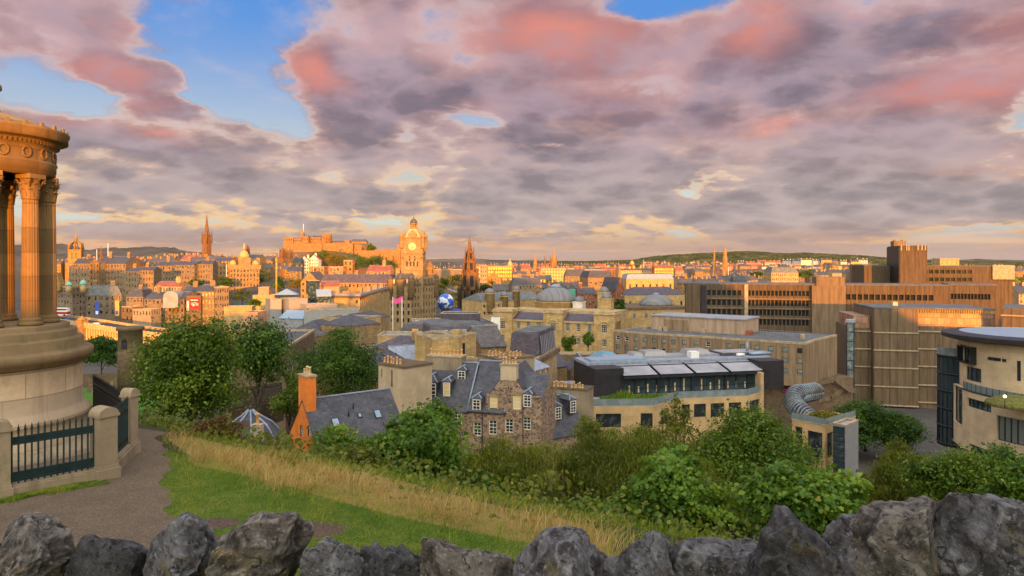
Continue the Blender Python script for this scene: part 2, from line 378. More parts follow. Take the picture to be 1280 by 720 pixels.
M['render_pink'] = stone('pink_render', (.52, .28, .17), 6, 3, .97, .2, var=.03, bumpy=.05)
M['monument'] = stone('monument_sandstone', (.27, .175, .075), 1.5, .62, .6, .7, var=.25, msize=.014, lichen=.2)
M['podium'] = stone('podium_sandstone', (.60, .46, .29), 1.5, .62, .5, .7, var=.36, msize=.016, lichen=.15)
M['monument_dark'] = stone('weathered_monument_stone', (.25, .175, .085), 2.4, .7, .85, .55, var=.15, msize=.008, lichen=.5)
M['post'] = stone('post_stone', (.35, .275, .17), 4, 4, .95, .7, var=.1, lichen=.4)
M['rubble'] = rubble('rubble_stone')
M['soot'] = stone('shade_and_soot_stone', (.10, .07, .042), .8, .36, .7, .6)  # sooty stone deepened to put the monument foot's shade into its colour
M['slate'] = slate('blue_grey_slate', (.060, .062, .070))
M['slate_brown'] = slate('brown_grey_slate', (.095, .085, .075))
M['slate_green'] = slate('green_grey_slate', (.135, .15, .13))
M['slate_purple'] = slate('purple_slate', (.075, .062, .075))
M['pantile'] = slate('red_pantile', (.30, .085, .04))
M['lead'] = simple('lead_sheet', (.25, .29, .34), .45, .0, .5, .25)
M['lead_dome'] = ribbed('lead_dome_sheet', (.22, .22, .215), 1.2, .7, rough=.5)
M['felt'] = simple('roof_felt', (.115, .12, .122), .85, 0, .3, .3, .5)
M['felt_dark'] = simple('dark_roof_felt', (.07, .07, .075), .8, 0, .3, .3, .5)
M['membrane'] = simple('pale_roof_membrane', (.29, .29, .30), .7, 0, .4, .18, .4)
M['concrete'] = ribbed('ribbed_concrete', (.170, .120, .068), 1.9, .40)
M['concrete_dark'] = ribbed('dark_ribbed_concrete', (.125, .087, .048), 1.5, .45)
M['concrete_fine'] = ribbed('panel_concrete', (.21, .15, .085), 1.5, .66, 3.2)
M['concrete_band'] = simple('pale_concrete', (.38, .30, .18), .85, 0, .3, .25, 1)
M['hotel'] = ribbed('hotel_concrete', (.29, .205, .115), 3.1, .5, 3.6)
M['hotel_top'] = ribbed('penthouse_panels', (.44, .32, .21), 2.0, .85)
M['reflection_panel'] = stone('glazed_cladding_panels', (.42, .25, .16), 1.6, 1.9, .35, .3, var=.45, rough=.35, msize=.06)  # orange of the reflected dawn put into the panel colour
M['sand_clad'] = stone('sandstone_cladding', (.56, .385, .18), 1.4, .7, .82, .16, var=.10, msize=.008, bumpy=.1)
M['sand_pale'] = stone('pale_stone_cladding', (.62, .49, .29), 1.6, .8, .82, .18, var=.08, msize=.008, bumpy=.1)
M['black_clad'] = stone('black_cladding', (.035, .034, .036), .7, .3, .6, .1, var=.2, rough=.5)
M['dark_frame'] = simple('dark_metal_frame', (.03, .032, .035), .4, .3)
M['white_paint'] = simple('white_paint', (.78, .74, .64), .5, 0, .4, .06)
M['cream_blind'] = simple('cream_blind', (.72, .58, .27), .8, 0, .2, .06)
M['glass'] = glass('window_glass')
M['glass_far'] = glass('far_window_glass', (.02, .02, .02), .15, (.34, .30, .24))
M['glass_lit'] = glass('pale_window_glass', (.16, .20, .18), .12, (.52, .62, .54))
M['glass_green'] = glass('green_glass', (.03, .05, .055), .03, (.13, .20, .20))
M['glass_rail'] = glass('balustrade_glass', (.17, .22, .21), .1, (.24, .29, .27))
M['steel'] = simple('galvanised_steel', (.24, .29, .31), .4, .35, .5, .15)
M['grey_metal'] = simple('grey_metal_panel', (.30, .30, .29), .45, .2, .5, .1)
M['blue_metal'] = simple('blue_grey_roof_sheet', (.27, .36, .44), .4, .2, .5, .1)
M['pot'] = simple('clay_chimney_pot', (.66, .36, .13), .8, 0, .2, .25, 3)
M['pot_pale'] = simple('buff_chimney_pot', (.62, .45, .22), .8, 0, .2, .22, 3)
M['iron'] = simple('green_black_iron', (.012, .034, .034), .45, .2, .5, .3, 4)
M['iron_black'] = simple('black_iron', (.015, .015, .016), .5, .2)
M['bridge'] = stone('bridge_stone', (.52, .38, .18), 1.0, .45, .8, .25)
M['bridge_iron'] = simple('bridge_paint', (.62, .44, .18), .6, 0, .3, .15)
M['copper'] = simple('green_copper', (.22, .50, .36), .6, 0, .3, .2)
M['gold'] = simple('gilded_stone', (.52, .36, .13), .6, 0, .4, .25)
M['white_plastic'] = simple('white_plastic', (.80, .78, .70), .5, 0, .4, .05)
M['castle'] = stone('castle_stone', (.34, .20, .08), 2.2, 1.2, .7, .45, var=.3)
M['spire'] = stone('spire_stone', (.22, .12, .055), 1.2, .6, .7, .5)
M['spire_lit'] = stone('sunlit_spire_stone', (.39, .235, .085), 1.2, .6, .7, .35)  # lit copy of the spire stone, the sun's warmth put into its colour
M['bark'] = simple('bark', (.075, .06, .045), .95, 0, .1, .4, 6)
M['asphalt'] = simple('asphalt', (.055, .055, .06), .9, 0, .2, .25)
M['red_banner'] = simple('red_banner', (.38, .022, .02), .7)
M['blue_banner'] = simple('blue_banner', (.05, .10, .42), .7)
M['yellow_banner'] = simple('yellow_banner', (.55, .38, .10), .7)
M['pink_flag'] = simple('pink_flag', (.85, .10, .30), .8)
M['magenta'] = simple('magenta_letters', (.55, .02, .22), .6)
M['green_cover'] = simple('green_netting', (.10, .42, .25), .8, 0, .2, .15)
M['teal'] = simple('blue_slate_canopy', (.12, .27, .36), .5, 0, .4, .2)
M['white_tent'] = simple('white_fabric', (.50, .50, .52), .7, 0, .3, .04)
L = {}
L['green'] = leaf('tree_leaf_green', (.032, .070, .005), (.105, .185, .010), (.245, .310, .025), (.28, .15, .02))
L['deep'] = leaf('tree_leaf_deep', (.018, .052, .005), (.055, .128, .010), (.145, .230, .020))
L['olive'] = leaf('tree_leaf_olive', (.046, .066, .005), (.140, .175, .012), (.270, .280, .028), (.26, .13, .02))
L['fresh'] = leaf('tree_leaf_fresh', (.032, .090, .008), (.110, .215, .015), (.270, .370, .032), (.32, .26, .03))
L['rust'] = leaf('shrub_leaf_rust', (.055, .033, .008), (.155, .085, .016), (.22, .16, .03), (.24, .08, .02))
L['gold'] = leaf('tree_leaf_gold', (.09, .085, .008), (.22, .19, .016), (.33, .27, .025))
# ------------------------------------------------------------------ terrain
C0, C1 = np.array([-8.2, 16.3]), np.array([0.8, 10.5])
_t = (C1 - C0) / np.linalg.norm(C1 - C0); CN = np.array([-_t[1], _t[0]])
def crest(x, y):                                   # metres beyond the edge of the hilltop lawn
 d = (x - C0[0]) * CN[0] + (y - C0[1]) * CN[1]
 s = (x - C0[0]) * _t[0] + (y - C0[1]) * _t[1]
 return d, s
def sm(v, a, b): t = np.clip((v - a) / (b - a), 0, 1); return t * t * (3 - 2 * t)
def wob(x, y, s): return np.sin(x * s + 1.3) * np.cos(y * s * .83 + .4) + .5 * np.sin(x * s * 2.3 + y * s * 1.7)
def gh(x, y):
 x = np.asarray(x, float); y = np.asarray(y, float)
 r = np.hypot(x, y); d, s = crest(x, y); d = np.maximum(d, -(x + 21))
 top = 95.4 - (np.clip(y, 9, 40) - 14) * .03 + 2.6 * sm(-y, -9.0, -3.5) + .05 * wob(x, y, .7)
 hill = top - np.where(d > 0, np.minimum(d * d * .05, .50 * d - 1.0 * (d > 5) * 0), 0)
 dd = np.clip(d, 0, None); hill = top - .46 * (np.sqrt(dd * dd + 9) - 3) + .25 * wob(x, y, .35) * sm(dd, 3, 15)
 city = 60 - 6 * sm(y, 260, 420) * sm(-x, -20, 80) - 10 * sm(r, 1500, 4000) - 10 * sm(r, 4000, 9000)
 old = 30 * np.exp(-((x + .34 * y + 10) / 115) ** 2) * sm(y, 470, 640) * sm(-y, -1900, -1300)
 grave = 14 * sm(-x, 26, 60) * sm(-y, -240, -120) * sm(y, 30, 60)
 city = city + old + grave
 k = 3.0; m = np.maximum(hill, city)
 out = m + k * np.exp(-np.abs(hill - city) / k) * .5
 back = 60 + 37.9 * sm(-np.abs(x + 2), -60, -22)
 return np.where(y < 2, np.maximum(out * 0 + back, 0), out)
def G(x, y): return float(gh(x, y))
def build_terrain():
 rad = np.concatenate([np.linspace(.8, 5, 16), np.linspace(5.1, 26, 190), np.geomspace(26.4, 320, 120), np.geomspace(330, 26000, 110)])
 ang = np.concatenate([np.linspace(-50, 50, 620), np.linspace(50.8, 309.2, 160)]) * math.pi / 180
 A, R = np.meshgrid(ang, rad); x = R * np.sin(A); y = R * np.cos(A); z = gh(x, y)
 nr, na = A.shape
 z = z - np.where(y < -15, 4, 0)
 idx = np.arange(nr * na).reshape(nr, na)
 a = idx[:-1, :]; b = np.roll(idx, -1, 1)[:-1, :]; c = np.roll(idx, -1, 1)[1:, :]; d = idx[1:, :]
 f = np.stack([a, b, c, d], -1).reshape(-1, 4)
 x, y, z = x.ravel(), y.ravel(), z.ravel()
 dd, ss = crest(x, y)
 # zones, in metres on the ground
 path, lawn, dry, dirt, slope, town, field, grave = zones(x, y)
 m, t, bs = mat('ground_soil_and_grass'); o = t.node('ShaderNodeTexCoord').outputs['Object']
 def at(n): return t.node('ShaderNodeAttribute', attribute_name=n).outputs['Fac']
 nz = t.noise(o, 1.9, 6, .65); nf = t.noise(o, 22, 5, .7); nb = t.noise(o, .05, 5, .6); nm = t.noise(o, 6, 5, .65)
 def zone(n, w=.5): return t.step(t.m('ADD', at(n), t.m('MULTIPLY_ADD', t.m('ADD', nz, nm), w * .6, -w * .6)), .38, .62)
 soil = t.mix(nf, (.030, .032, .012), (.070, .072, .022))
 grassc = t.mix(t.step(nz, .3, .7), (.060, .13, .014), (.15, .19, .028)); grassc = t.mix(t.step(nf, .35, .7), grassc, (.045, .075, .012))
 dryc = t.mix(t.step(nf, .3, .7), (.20, .13, .04), (.36, .25, .085))
 grav = t.mix(t.step(nf, .25, .75), (.085, .060, .036), (.215, .160, .100)); grav = t.mix(t.step(nz, .4, .7, 0, .6), grav, (.10, .075, .054))
 fine = t.noise(o, 75, 3, .6); grav = t.mix(t.step(fine, .56, .70), grav, (.30, .26, .21)); grav = t.mix(t.step(fine, .42, .32), grav, (.07, .055, .045))
 dirtc = t.mix(t.step(nf, .3, .7), (.065, .042, .030), (.145, .10, .075))
 vor = t.node('ShaderNodeTexVoronoi', {'Vector': o, 'Scale': .035}).outputs['Color']
 townc = t.mix(t.step(nb, .35, .65), (.06, .058, .055), (.105, .095, .08))
 farc = t.mix(t.step(t.xyz(vor)[0], .35, .6), (.035, .06, .015), (.15, .10, .06))
 grv = t.mix(t.step(nz, .3, .7), (.055, .14, .016), (.09, .20, .022))
 c = t.mix(zone('lawn'), soil, grassc); c = t.mix(zone('dry', .4), c, dryc); c = t.mix(zone('path', .9), c, grav); c = t.mix(zone('dirt', .7), c, dirtc)
 c = t.mix(at('town'), c, townc); c = t.mix(at('field'), c, farc); c = t.mix(zone('grave', .2), c, grv)
 t.put(bs.inputs['Base Color'], c); bs.inputs['Roughness'].default_value = .95; bs.inputs['Specular IOR Level'].default_value = .15
 bump(t, bs, t.m('MULTIPLY_ADD', nf, .6, fine), .55, .03)
 me = np_mesh('ground', np.stack([x, y, z], 1), f, m, dict(path=path, lawn=lawn, dry=dry, dirt=dirt, town=town, field=field, grave=grave), smooth=True)
 g = put('ground', me); g['kind'] = 'structure'
PATH = np.array([[-13.5, 6.0], [-10.2, 8.5], [-8.3, 11.5], [-8.6, 15.0], [-9.0, 19.0]])
def seg_dist(x, y, pts):
 best = np.full(np.shape(x), 1e9)
 for a, b in zip(pts[:-1], pts[1:]):
  ab = b - a; t = np.clip(((x - a[0]) * ab[0] + (y - a[1]) * ab[1]) / ab.dot(ab), 0, 1)
  best = np.minimum(best, np.hypot(x - a[0] - t * ab[0], y - a[1] - t * ab[1]))
 return best
def gpix(px, py):                                   # a pixel of the photo as a point on the hilltop
 Y = 12.0
 for _ in range(30):
  Y = (EYE - G(X(px, Y), Y)) / (py - HOR) * F
 return np.array([X(px, Y), Y])
PL = [gpix(*q) for q in ((188, 548), (205, 562), (207, 600), (212, 640), (262, 668), (330, 700), (360, 760))]   # right edge of the gravel
def right_of_path(x, y):
 ys = np.array([p[1] for p in PL])[::-1]; xs = np.array([p[0] for p in PL])[::-1]
 return x - np.interp(y, ys, xs)
def zones(x, y):
 d, s = crest(x, y); r = np.hypot(x, y); near = sm(-r, -60, -40)
 rp = right_of_path(x, y) + .14 * wob(x, y, 1.9) + .07 * wob(y, x, 5.3)
 onhill = sm(-d, -3.5, -1.2) * (y > 2)
 path = sm(-rp, -.16, .16) * onhill * (y > 2)
 dry = sm(d, -.35, .2) * sm(-x, -2.6, -.6) * sm(-d, -3.5, -1.5) * sm(rp, .3, .8) * near
 lawn = sm(rp, -.16, .16) * sm(-d, -.7, -.1) * near
 # strip of grass at the foot of the monument's kerb
 kb = seg_dist(x, y, np.array([[-11.6, 11.7], [-10.1, 13.3], [-8.95, 14.55]]) + np.array([.18, -.25]))
 lawn = np.maximum(lawn, .75 * sm(-kb, -.42, -.1)); path = np.minimum(path, sm(kb, .12, .45))
 q = [gpix(*k) for k in ((385, 662), (320, 672), (262, 655))]
 dd = np.minimum.reduce([np.hypot((x - q[0][0]) / 1.0, (y - q[0][1]) / .55), np.hypot((x - q[1][0]) / 1.1, (y - q[1][1]) / .45), np.hypot((x - q[2][0]) / .8, (y - q[2][1]) / .4)])
 dirt = sm(-dd, -1.1, -.3)
 town = sm(r, 55, 110) * sm(-r, -3200, -1500) * sm(d, 40, 75); field = sm(r, 1500, 3200)
 grave = sm(-np.hypot((x + 100) / 52, (y - 172) / 92), -1.05, -.95)
 return path, lawn, dry, dirt, sm(d, .5, 3), town, field, grave
build_terrain()
# the unseen hill behind the viewer, its crest shaped to cast the town's shadow
def build_shoulder():
 prof = [(-420, 128), (-300, 130), (-170, 128), (-149, 125), (-143, 84), (-66, 82), (-56, 99), (-28, 100), (-4, 102.9), (9, 103.4), (20, 113), (38, 121), (97, 127), (140, 114), (147, 110), (156, 99), (168, 96.5), (185, 95), (222, 95), (249, 100), (300, 97), (420, 90)]
 px_, pz_ = zip(*prof)
 xs = np.linspace(-420, 420, 281); ys = np.concatenate([np.linspace(-230, -75, 14), np.linspace(-70, -50, 9), np.linspace(-45, -6, 12)])
 Xg, Yg = np.meshgrid(xs, ys); rz = np.interp(Xg, px_, pz_) + .5 * wob(Xg, Yg, .11)
 fall = np.where(Yg > -60, sm(Yg, -60, -8), sm(-Yg, 60, 240))
 lo = np.where(Yg > -60, np.minimum(93.5, rz - 2), 60)
 Zg = rz * (1 - fall) + lo * fall
 n, k = Xg.shape; idx = np.arange(n * k).reshape(n, k)
 f = np.stack([idx[:-1, :-1], idx[:-1, 1:], idx[1:, 1:], idx[1:, :-1]], -1).reshape(-1, 4)
 me = np_mesh('shadow_hill', np.stack([Xg.ravel(), Yg.ravel(), Zg.ravel()], 1), f, simple('hill_turf', (.07, .09, .025), .95, 0, .1, .3, .2), smooth=True)
 put('shadow_hill', me)['kind'] = 'structure'
build_shoulder()
# ------------------------------------------------------------------ far hills
def ridge(name, pts, Y0, depth, mtl, rough=0.0, nx=420, ny=40, base=30, wood=0.0, seed=3):
 pts = sorted(pts); xs = np.linspace(X(pts[0][0], Y0), X(pts[-1][0], Y0), nx); t = np.linspace(-1, 1, ny)
 hz = np.interp(xs, [X(p[0], Y0) for p in pts], [Z(p[1], Y0) for p in pts])
 V = np.zeros((ny, nx, 3)); rng = np.random.RandomState(seed)
 for j, tt in enumerate(t):
  prof = max(0, 1 - abs(tt) ** 1.6)
  V[j, :, 0] = xs; V[j, :, 1] = Y0 + tt * depth; V[j, :, 2] = base + (hz - base) * prof
 x, y = V[..., 0], V[..., 1]
 nn = sum(np.sin(x * f_ + rng.rand() * 6) * np.sin(y * f_ * 1.3 + rng.rand() * 6) / (k + 1) for k, f_ in enumerate((.004, .009, .021, .043)))
 V[..., 2] += rough * nn * (V[..., 2] - base) / max(1, hz.max() - base) + wood * rng.rand(ny, nx)
 idx = np.arange(nx * ny).reshape(ny, nx)
 f = np.stack([idx[:-1, :-1], idx[:-1, 1:], idx[1:, 1:], idx[1:, :-1]], -1).reshape(-1, 4)
 o = put(name, np_mesh(name, V.reshape(-1, 3), f, mtl, smooth=False)); o['kind'] = 'structure'; return o
def hillmat(name, c1, c2, scale, c3=None):
 m, t, b = mat(name); o = t.node('ShaderNodeTexCoord').outputs['Object']
 c = t.mix(t.step(t.noise(o, scale, 6, .65), .38, .62), c1, c2)
 if c3: c = t.mix(t.step(t.noise(o, scale * .35, 4, .6), .56, .62), c, c3)
 t.put(b.inputs['Base Color'], c); b.inputs['Roughness'].default_value = 1; b.inputs['Specular IOR Level'].default_value = 0
 return m
hm1 = hillmat('woodland_canopy', (.040, .046, .015), (.115, .112, .040), .02, (.15, .14, .05))
hm2 = hillmat('moorland', (.05, .055, .05), (.10, .095, .08), .0012, (.13, .115, .085))
ridge('wooded_hill', [(660, 330), (720, 328), (790, 326), (815, 322), (845, 319.5), (880, 318), (915, 317), (940, 316), (970, 318), (1000, 317.5), (1035, 319), (1065, 321), (1085, 323.5), (1130, 326), (1200, 328), (1290, 329)], 5200, 1300, hm1, 6, 700, 60, 28, 12, 5)
ridge('hills', [(-60, 318), (20, 311), (55, 306), (66, 305.5), (80, 309), (92, 314), (110, 315), (140, 314.5), (152, 311), (164, 309.5), (185, 310), (205, 310), (222, 312.5), (240, 317), (270, 321), (330, 324)], 11500, 2600, hm2, 40, 300, 24, 20, 0, 8)
ridge('low_hills', [(120, 321), (160, 318), (185, 314), (205, 313.5), (225, 315), (245, 319), (280, 323)], 8200, 1200, hm2, 20, 200, 24, 20, 4, 4)
ridge('distant_hills', [(200, 325), (500, 325), (560, 323.5), (600, 324), (640, 325.5), (690, 326), (760, 326.5), (820, 325), (900, 326), (1050, 325), (1150, 325.5), (1220, 324.5), (1290, 325), (1400, 326)], 17000, 2500, hm2, 20, 300, 16, 0, 0, 6)
# ------------------------------------------------------------------ boulders of the dry wall in the foreground
def rockmat(name, c1, c2, c3, lich):
 m, t, b = mat(name); o = t.node('ShaderNodeTexCoord').outputs['Object']
 n1 = t.noise(o, 3.2, 8, .68, .4); n2 = t.noise(o, 14, 7, .7, .2); n3 = t.noise(t.vm('MULTIPLY', t.vm('ADD', o, t.vm('MULTIPLY', t.comb(t.xyz(o)[2], 0, t.xyz(o)[0]), (.4, 0, .55))), (1, 1, 4.5)), 6, 8, .7, .6); n4 = t.noise(o, 60, 4, .7)
 c = t.mix(t.step(n1, .36, .64), c1, c2); c = t.mix(t.step(n3, .50, .70), c, c3)
 c = t.mix(t.step(n2, .50, .62, 0, .85), c, tuple(q * .38 for q in c1)); c = t.mix(t.step(n4, .60, .72, 0, .7), c, tuple(min(1, q * 1.9) for q in c2))
 c = t.mix(t.step(t.noise(t.vm('ADD', o, (4, 2, 7)), 2.2, 6, .7), .60, .68, 0, lich), c, (.20, .155, .05))
 geo = t.node('ShaderNodeNewGeometry').outputs['Pointiness']; c = t.mix(t.step(geo, .515, .56, 0, .35), c, tuple(min(1, q * 1.9) for q in c2))
 vor = t.node('ShaderNodeTexVoronoi', {'Vector': t.vm('ADD', o, t.vm('SCALE', t.noise(o, 4, 5, .6, 0, out=1), None)), 'Scale': 3.0}, feature='DISTANCE_TO_EDGE')
 vor.inputs['Vector'].links[0].from_node.inputs[1].links[0].from_node.inputs['Scale'].default_value = .45
 crack = t.step(t.m('ADD', vor.outputs['Distance'], t.step(n1, .42, .52, .2, 0)), .0, .03)
 c = t.mix(t.m('MULTIPLY', t.m('SUBTRACT', 1.0, crack), .7), c, (.012, .011, .010))
 t.put(b.inputs['Base Color'], c); b.inputs['Specular IOR Level'].default_value = .35
 t.put(b.inputs['Roughness'], t.step(n2, .3, .7, .5, .9))
 h = t.m('MULTIPLY_ADD', n1, .8, t.m('MULTIPLY', n3, .55)); h = t.m('MULTIPLY_ADD', h, 1.0, t.m('MULTIPLY_ADD', n2, .5, t.m('MULTIPLY_ADD', n4, .16, t.m('MULTIPLY', crack, .35))))
 bump(t, b, h, 1.0, .05)
 return m
RK = [rockmat('whinstone', (.026, .024, .022), (.200, .200, .205), (.095, .066, .040), .5),
  rockmat('dark_basalt', (.018, .017, .016), (.085, .085, .088), (.052, .038, .027), .2),
  rockmat('brown_whinstone', (.030, .025, .019), (.225, .205, .17), (.12, .080, .044), .7)]
def boulder(label, top, Y, thick, mi, seed, drop=.62, rough=1.0, squar=.62, lower=.055):
 """a stone in the round whose skyline runs through the given points of the photo, drop metres tall below them"""
 pts = [(X(px, Y), Z(py, Y)) for px, py in top]
 xm = sum(q[0] for q in pts) / len(pts); pts = [(xm + (q[0] - xm) * 1.16, q[1] - lower) for q in pts]
 x0, x1 = pts[0][0], pts[-1][0]; zt = max(p[1] for p in pts); zb = zt - drop; w = x1 - x0
 pts = pts + [(x1 + .03 * w, zb + .30 * drop), (x1 - .05 * w, zb), (x0 + .05 * w, zb), (x0 - .03 * w, zb + .30 * drop)]
 cx, cz = (x0 + x1) / 2, zb + drop * .50
 # star-shaped outline about the centre
 phi = np.array([]); poly = np.array(pts + [pts[0]])
 dens = np.concatenate([np.linspace(poly[i], poly[i + 1], 24, endpoint=False) for i in range(len(pts))])
 ang = np.arctan2(dens[:, 1] - cz, dens[:, 0] - cx); rr = np.hypot(dens[:, 0] - cx, dens[:, 1] - cz)
 o_ = np.argsort(ang); ang, rr = ang[o_], rr[o_]
 ang = np.concatenate([ang - 2 * np.pi, ang, ang + 2 * np.pi]); rr = np.concatenate([rr, rr, rr])
 import bmesh
 bm = bmesh.new(); bmesh.ops.create_icosphere(bm, subdivisions=6, radius=1)
 n = np.array([v.co[:] for v in bm.verts]); fs = np.array([[v.index for v in f.verts] for f in bm.faces]); bm.free()
 rng = np.random.RandomState(seed)
 h = np.hypot(n[:, 0], n[:, 2]); ph = np.arctan2(n[:, 2], n[:, 0]); ro = np.interp(ph, ang, rr)
 hp = np.maximum(h, 1e-5) ** squar
 p = np.stack([np.cos(ph) * ro * hp, thick * np.sign(n[:, 1]) * np.abs(n[:, 1]) ** .8, np.sin(ph) * ro * hp], 1)
 size = (w + drop) / 2
 # broken faces: planes knock the bulges off
 for _ in range(16):
  dv = rng.normal(size=3); dv[1] = -abs(dv[1]) * 1.2 - .25; dv /= np.linalg.norm(dv)
  if dv[2] > .55: continue
  pr = p @ dv; lim = np.percentile(pr, rng.uniform(74, 92)); over = np.clip(pr - lim, 0, None)
  p -= np.outer(over * .97, dv)
 off = rng.rand(3) * 50; amp = np.zeros(len(p)); sc_ = 1.0 / size
 for k, (f_, a_) in enumerate(((1.6, .085), (3.2, .065), (6.5, .042), (13, .028), (26, .014))):
  q = p * sc_ * f_ + off + k * 9.1
  amp += a_ * np.array([1 - 2 * abs(mnoise.noise(Vector(v))) - .35 for v in q])
 nn = p / np.maximum(np.linalg.norm(p, axis=1, keepdims=True), 1e-6)
 p = p + nn * (amp * size * .75 * rough)[:, None]
 me = np_mesh('boulder', p, fs, RK[mi], smooth=False)
 o = put('boulder', me, loc=(cx, Y, cz)); tag(o, label, 'boulder', 'boulders along the rough stone wall', 'thing'); return o
B_ = boulder
B_('rounded grey boulder with a dark vertical crack, at the left end of the row', [(-30, 690), (-14, 660), (2, 646), (22, 645), (38, 650), (52, 668), (66, 686), (78, 704)], 3.9, .26, 2, 11)
B_('low black boulder with a flat pitted top, second from the left in the row', [(74, 715), (84, 680), (94, 668), (110, 669), (132, 675), (152, 682), (160, 690), (158, 712)], 3.85, .22, 1, 12)
B_('grey boulder rising to a blunt peak on its right, before the gravel path', [(160, 706), (168, 690), (186, 680), (200, 662), (214, 645), (232, 641), (242, 650), (250, 690)], 3.8, .25, 0, 13)
B_('broad pale boulder with a humped back, below the bare earth patch', [(246, 712), (262, 688), (284, 662), (304, 645), (322, 640), (345, 646), (376, 652), (374, 680), (362, 700)], 3.75, .30, 2, 14)
B_('grey boulder with a small flat crown, right of the broad humped boulder', [(366, 700), (378, 688), (398, 678), (412, 674), (428, 678), (441, 684), (442, 705)], 3.8, .22, 0, 15)
B_('dark lumpy low boulder between two grey ones, beside a tuft of grass', [(440, 705), (448, 692), (462, 684), (478, 686), (495, 682), (510, 690), (524, 700), (528, 716)], 3.8, .24, 1, 16, .5, 1.7)
B_('blocky brown-grey boulder with a square left edge and a sloping top', [(525, 716), (526, 690), (528, 670), (544, 672), (568, 680), (592, 686), (615, 698), (638, 708), (646, 716)], 3.7, .27, 2, 17, .6, .8, .5)
B_('pointed grey boulder whose peak stands before the end of the golden grass', [(646, 708), (662, 692), (684, 676), (700, 663), (712, 658), (724, 664), (738, 682), (756, 690), (764, 706)], 3.65, .28, 0, 18)
B_('sharp triangular dark grey boulder in the middle of the row, under the young sycamore', [(762, 716), (778, 700), (796, 678), (812, 662), (821, 658), (834, 670), (845, 688), (852, 712)], 3.6, .24, 0, 19)
B_('long low slab of a boulder with a level flat top', [(850, 712), (856, 688), (866, 680), (890, 679), (920, 680), (950, 678), (974, 684), (986, 694), (990, 712)], 3.5, .30, 0, 20, .5, .8, .5)
B_('narrow dark boulder leaning right with a raised pointed tip', [(958, 690), (964, 664), (974, 648), (984, 631), (992, 634), (1006, 652), (1020, 668), (1034, 684), (1052, 704), (1064, 722)], 3.3, .24, 1, 21, .62)
B_('round smooth grey boulder to the right of the leaning pointed one', [(1036, 690), (1044, 670), (1058, 654), (1078, 646), (1098, 644), (1116, 650), (1130, 664), (1136, 690)], 3.2, .26, 0, 22)
B_('massive cracked boulder with brown sides and a flat crown, second from the right end', [(1098, 660), (1108, 638), (1124, 627), (1150, 622), (1180, 624), (1204, 632), (1218, 650), (1222, 690)], 3.15, .32, 2, 23, .66)
B_('huge angular boulder with a flat sloping crown, right of the massive cracked one', [(1208, 680), (1212, 640), (1216, 616), (1226, 612), (1250, 618), (1280, 628), (1320, 640), (1345, 670)], 3.0, .32, 0, 24, .7, .8)
B_('dark stone wedged behind the massive cracked boulder at the right', [(1180, 650), (1190, 626), (1204, 621), (1222, 622), (1230, 640), (1232, 665)], 3.55, .22, 1, 25, .5)
B_('tall dark boulder next in the row after the huge angular one', [(1335, 690), (1342, 640), (1370, 612), (1410, 606), (1450, 622), (1480, 670)], 2.9, .32, 1, 26, .7)
B_('last pale boulder at the far right end of the stone row', [(1470, 690), (1480, 645), (1520, 616), (1570, 612), (1620, 640), (1640, 690)], 2.8, .34, 2, 27, .7)
B_('dark boulder next in the row left of the cracked grey boulder', [(-130, 700), (-118, 668), (-90, 652), (-60, 655), (-30, 672), (-22, 700)], 4.0, .28, 1, 28)
# ------------------------------------------------------------------ grass
RNG = np.random.RandomState(7)
def blades(name, base, hgt, wid, mtl, lean=.5, seed=1, heads=0.0):
 """thin curved blades: base Nx3, two segments each"""
 rng = np.random.RandomState(seed); n = len(base); a = rng.rand(n) * 2 * np.pi; la = rng.rand(n) * 2 * np.pi
 L_ = hgt * (0.6 + .7 * rng.rand(n)); w = wid * (.7 + .6 * rng.rand(n)); bend = lean * L_ * (.3 + rng.rand(n))
 wind = np.array([.35, -.1]); bx = np.cos(la) * bend + wind[0] * L_ * lean; by = np.sin(la) * bend + wind[1] * L_ * lean
 dx, dy = np.cos(a) * w / 2, np.sin(a) * w / 2; z0 = np.zeros(n)
 v = np.zeros((n, 6, 3)); t = np.array([0, .55, 1.0])
 for k, tt in enumerate(t):
  wk = [1, .8, .25 + heads][k]
  for s in (0, 1):
   sg = (-1, 1)[s]; v[:, 2 * k + s, 0] = base[:, 0] + bx * tt ** 2 + sg * dx * wk; v[:, 2 * k + s, 1] = base[:, 1] + by * tt ** 2 + sg * dy * wk
   v[:, 2 * k + s, 2] = base[:, 2] - .02 + L_ * tt * (1 - .18 * tt * lean)
 i = np.arange(n)[:, None] * 6; f = np.concatenate([i + [0, 1, 3, 2], i + [2, 3, 5, 4]], 1).reshape(-1, 4)
 r = np.repeat(rng.rand(n), 6)
 tip = np.tile(np.array([0, 0, .5, .5, 1, 1]), n)
 me = np_mesh(name, v.reshape(-1, 3), f, mtl, dict(rnd=r, tip=tip)); o = put(name, me); o['kind'] = 'stuff'; return o
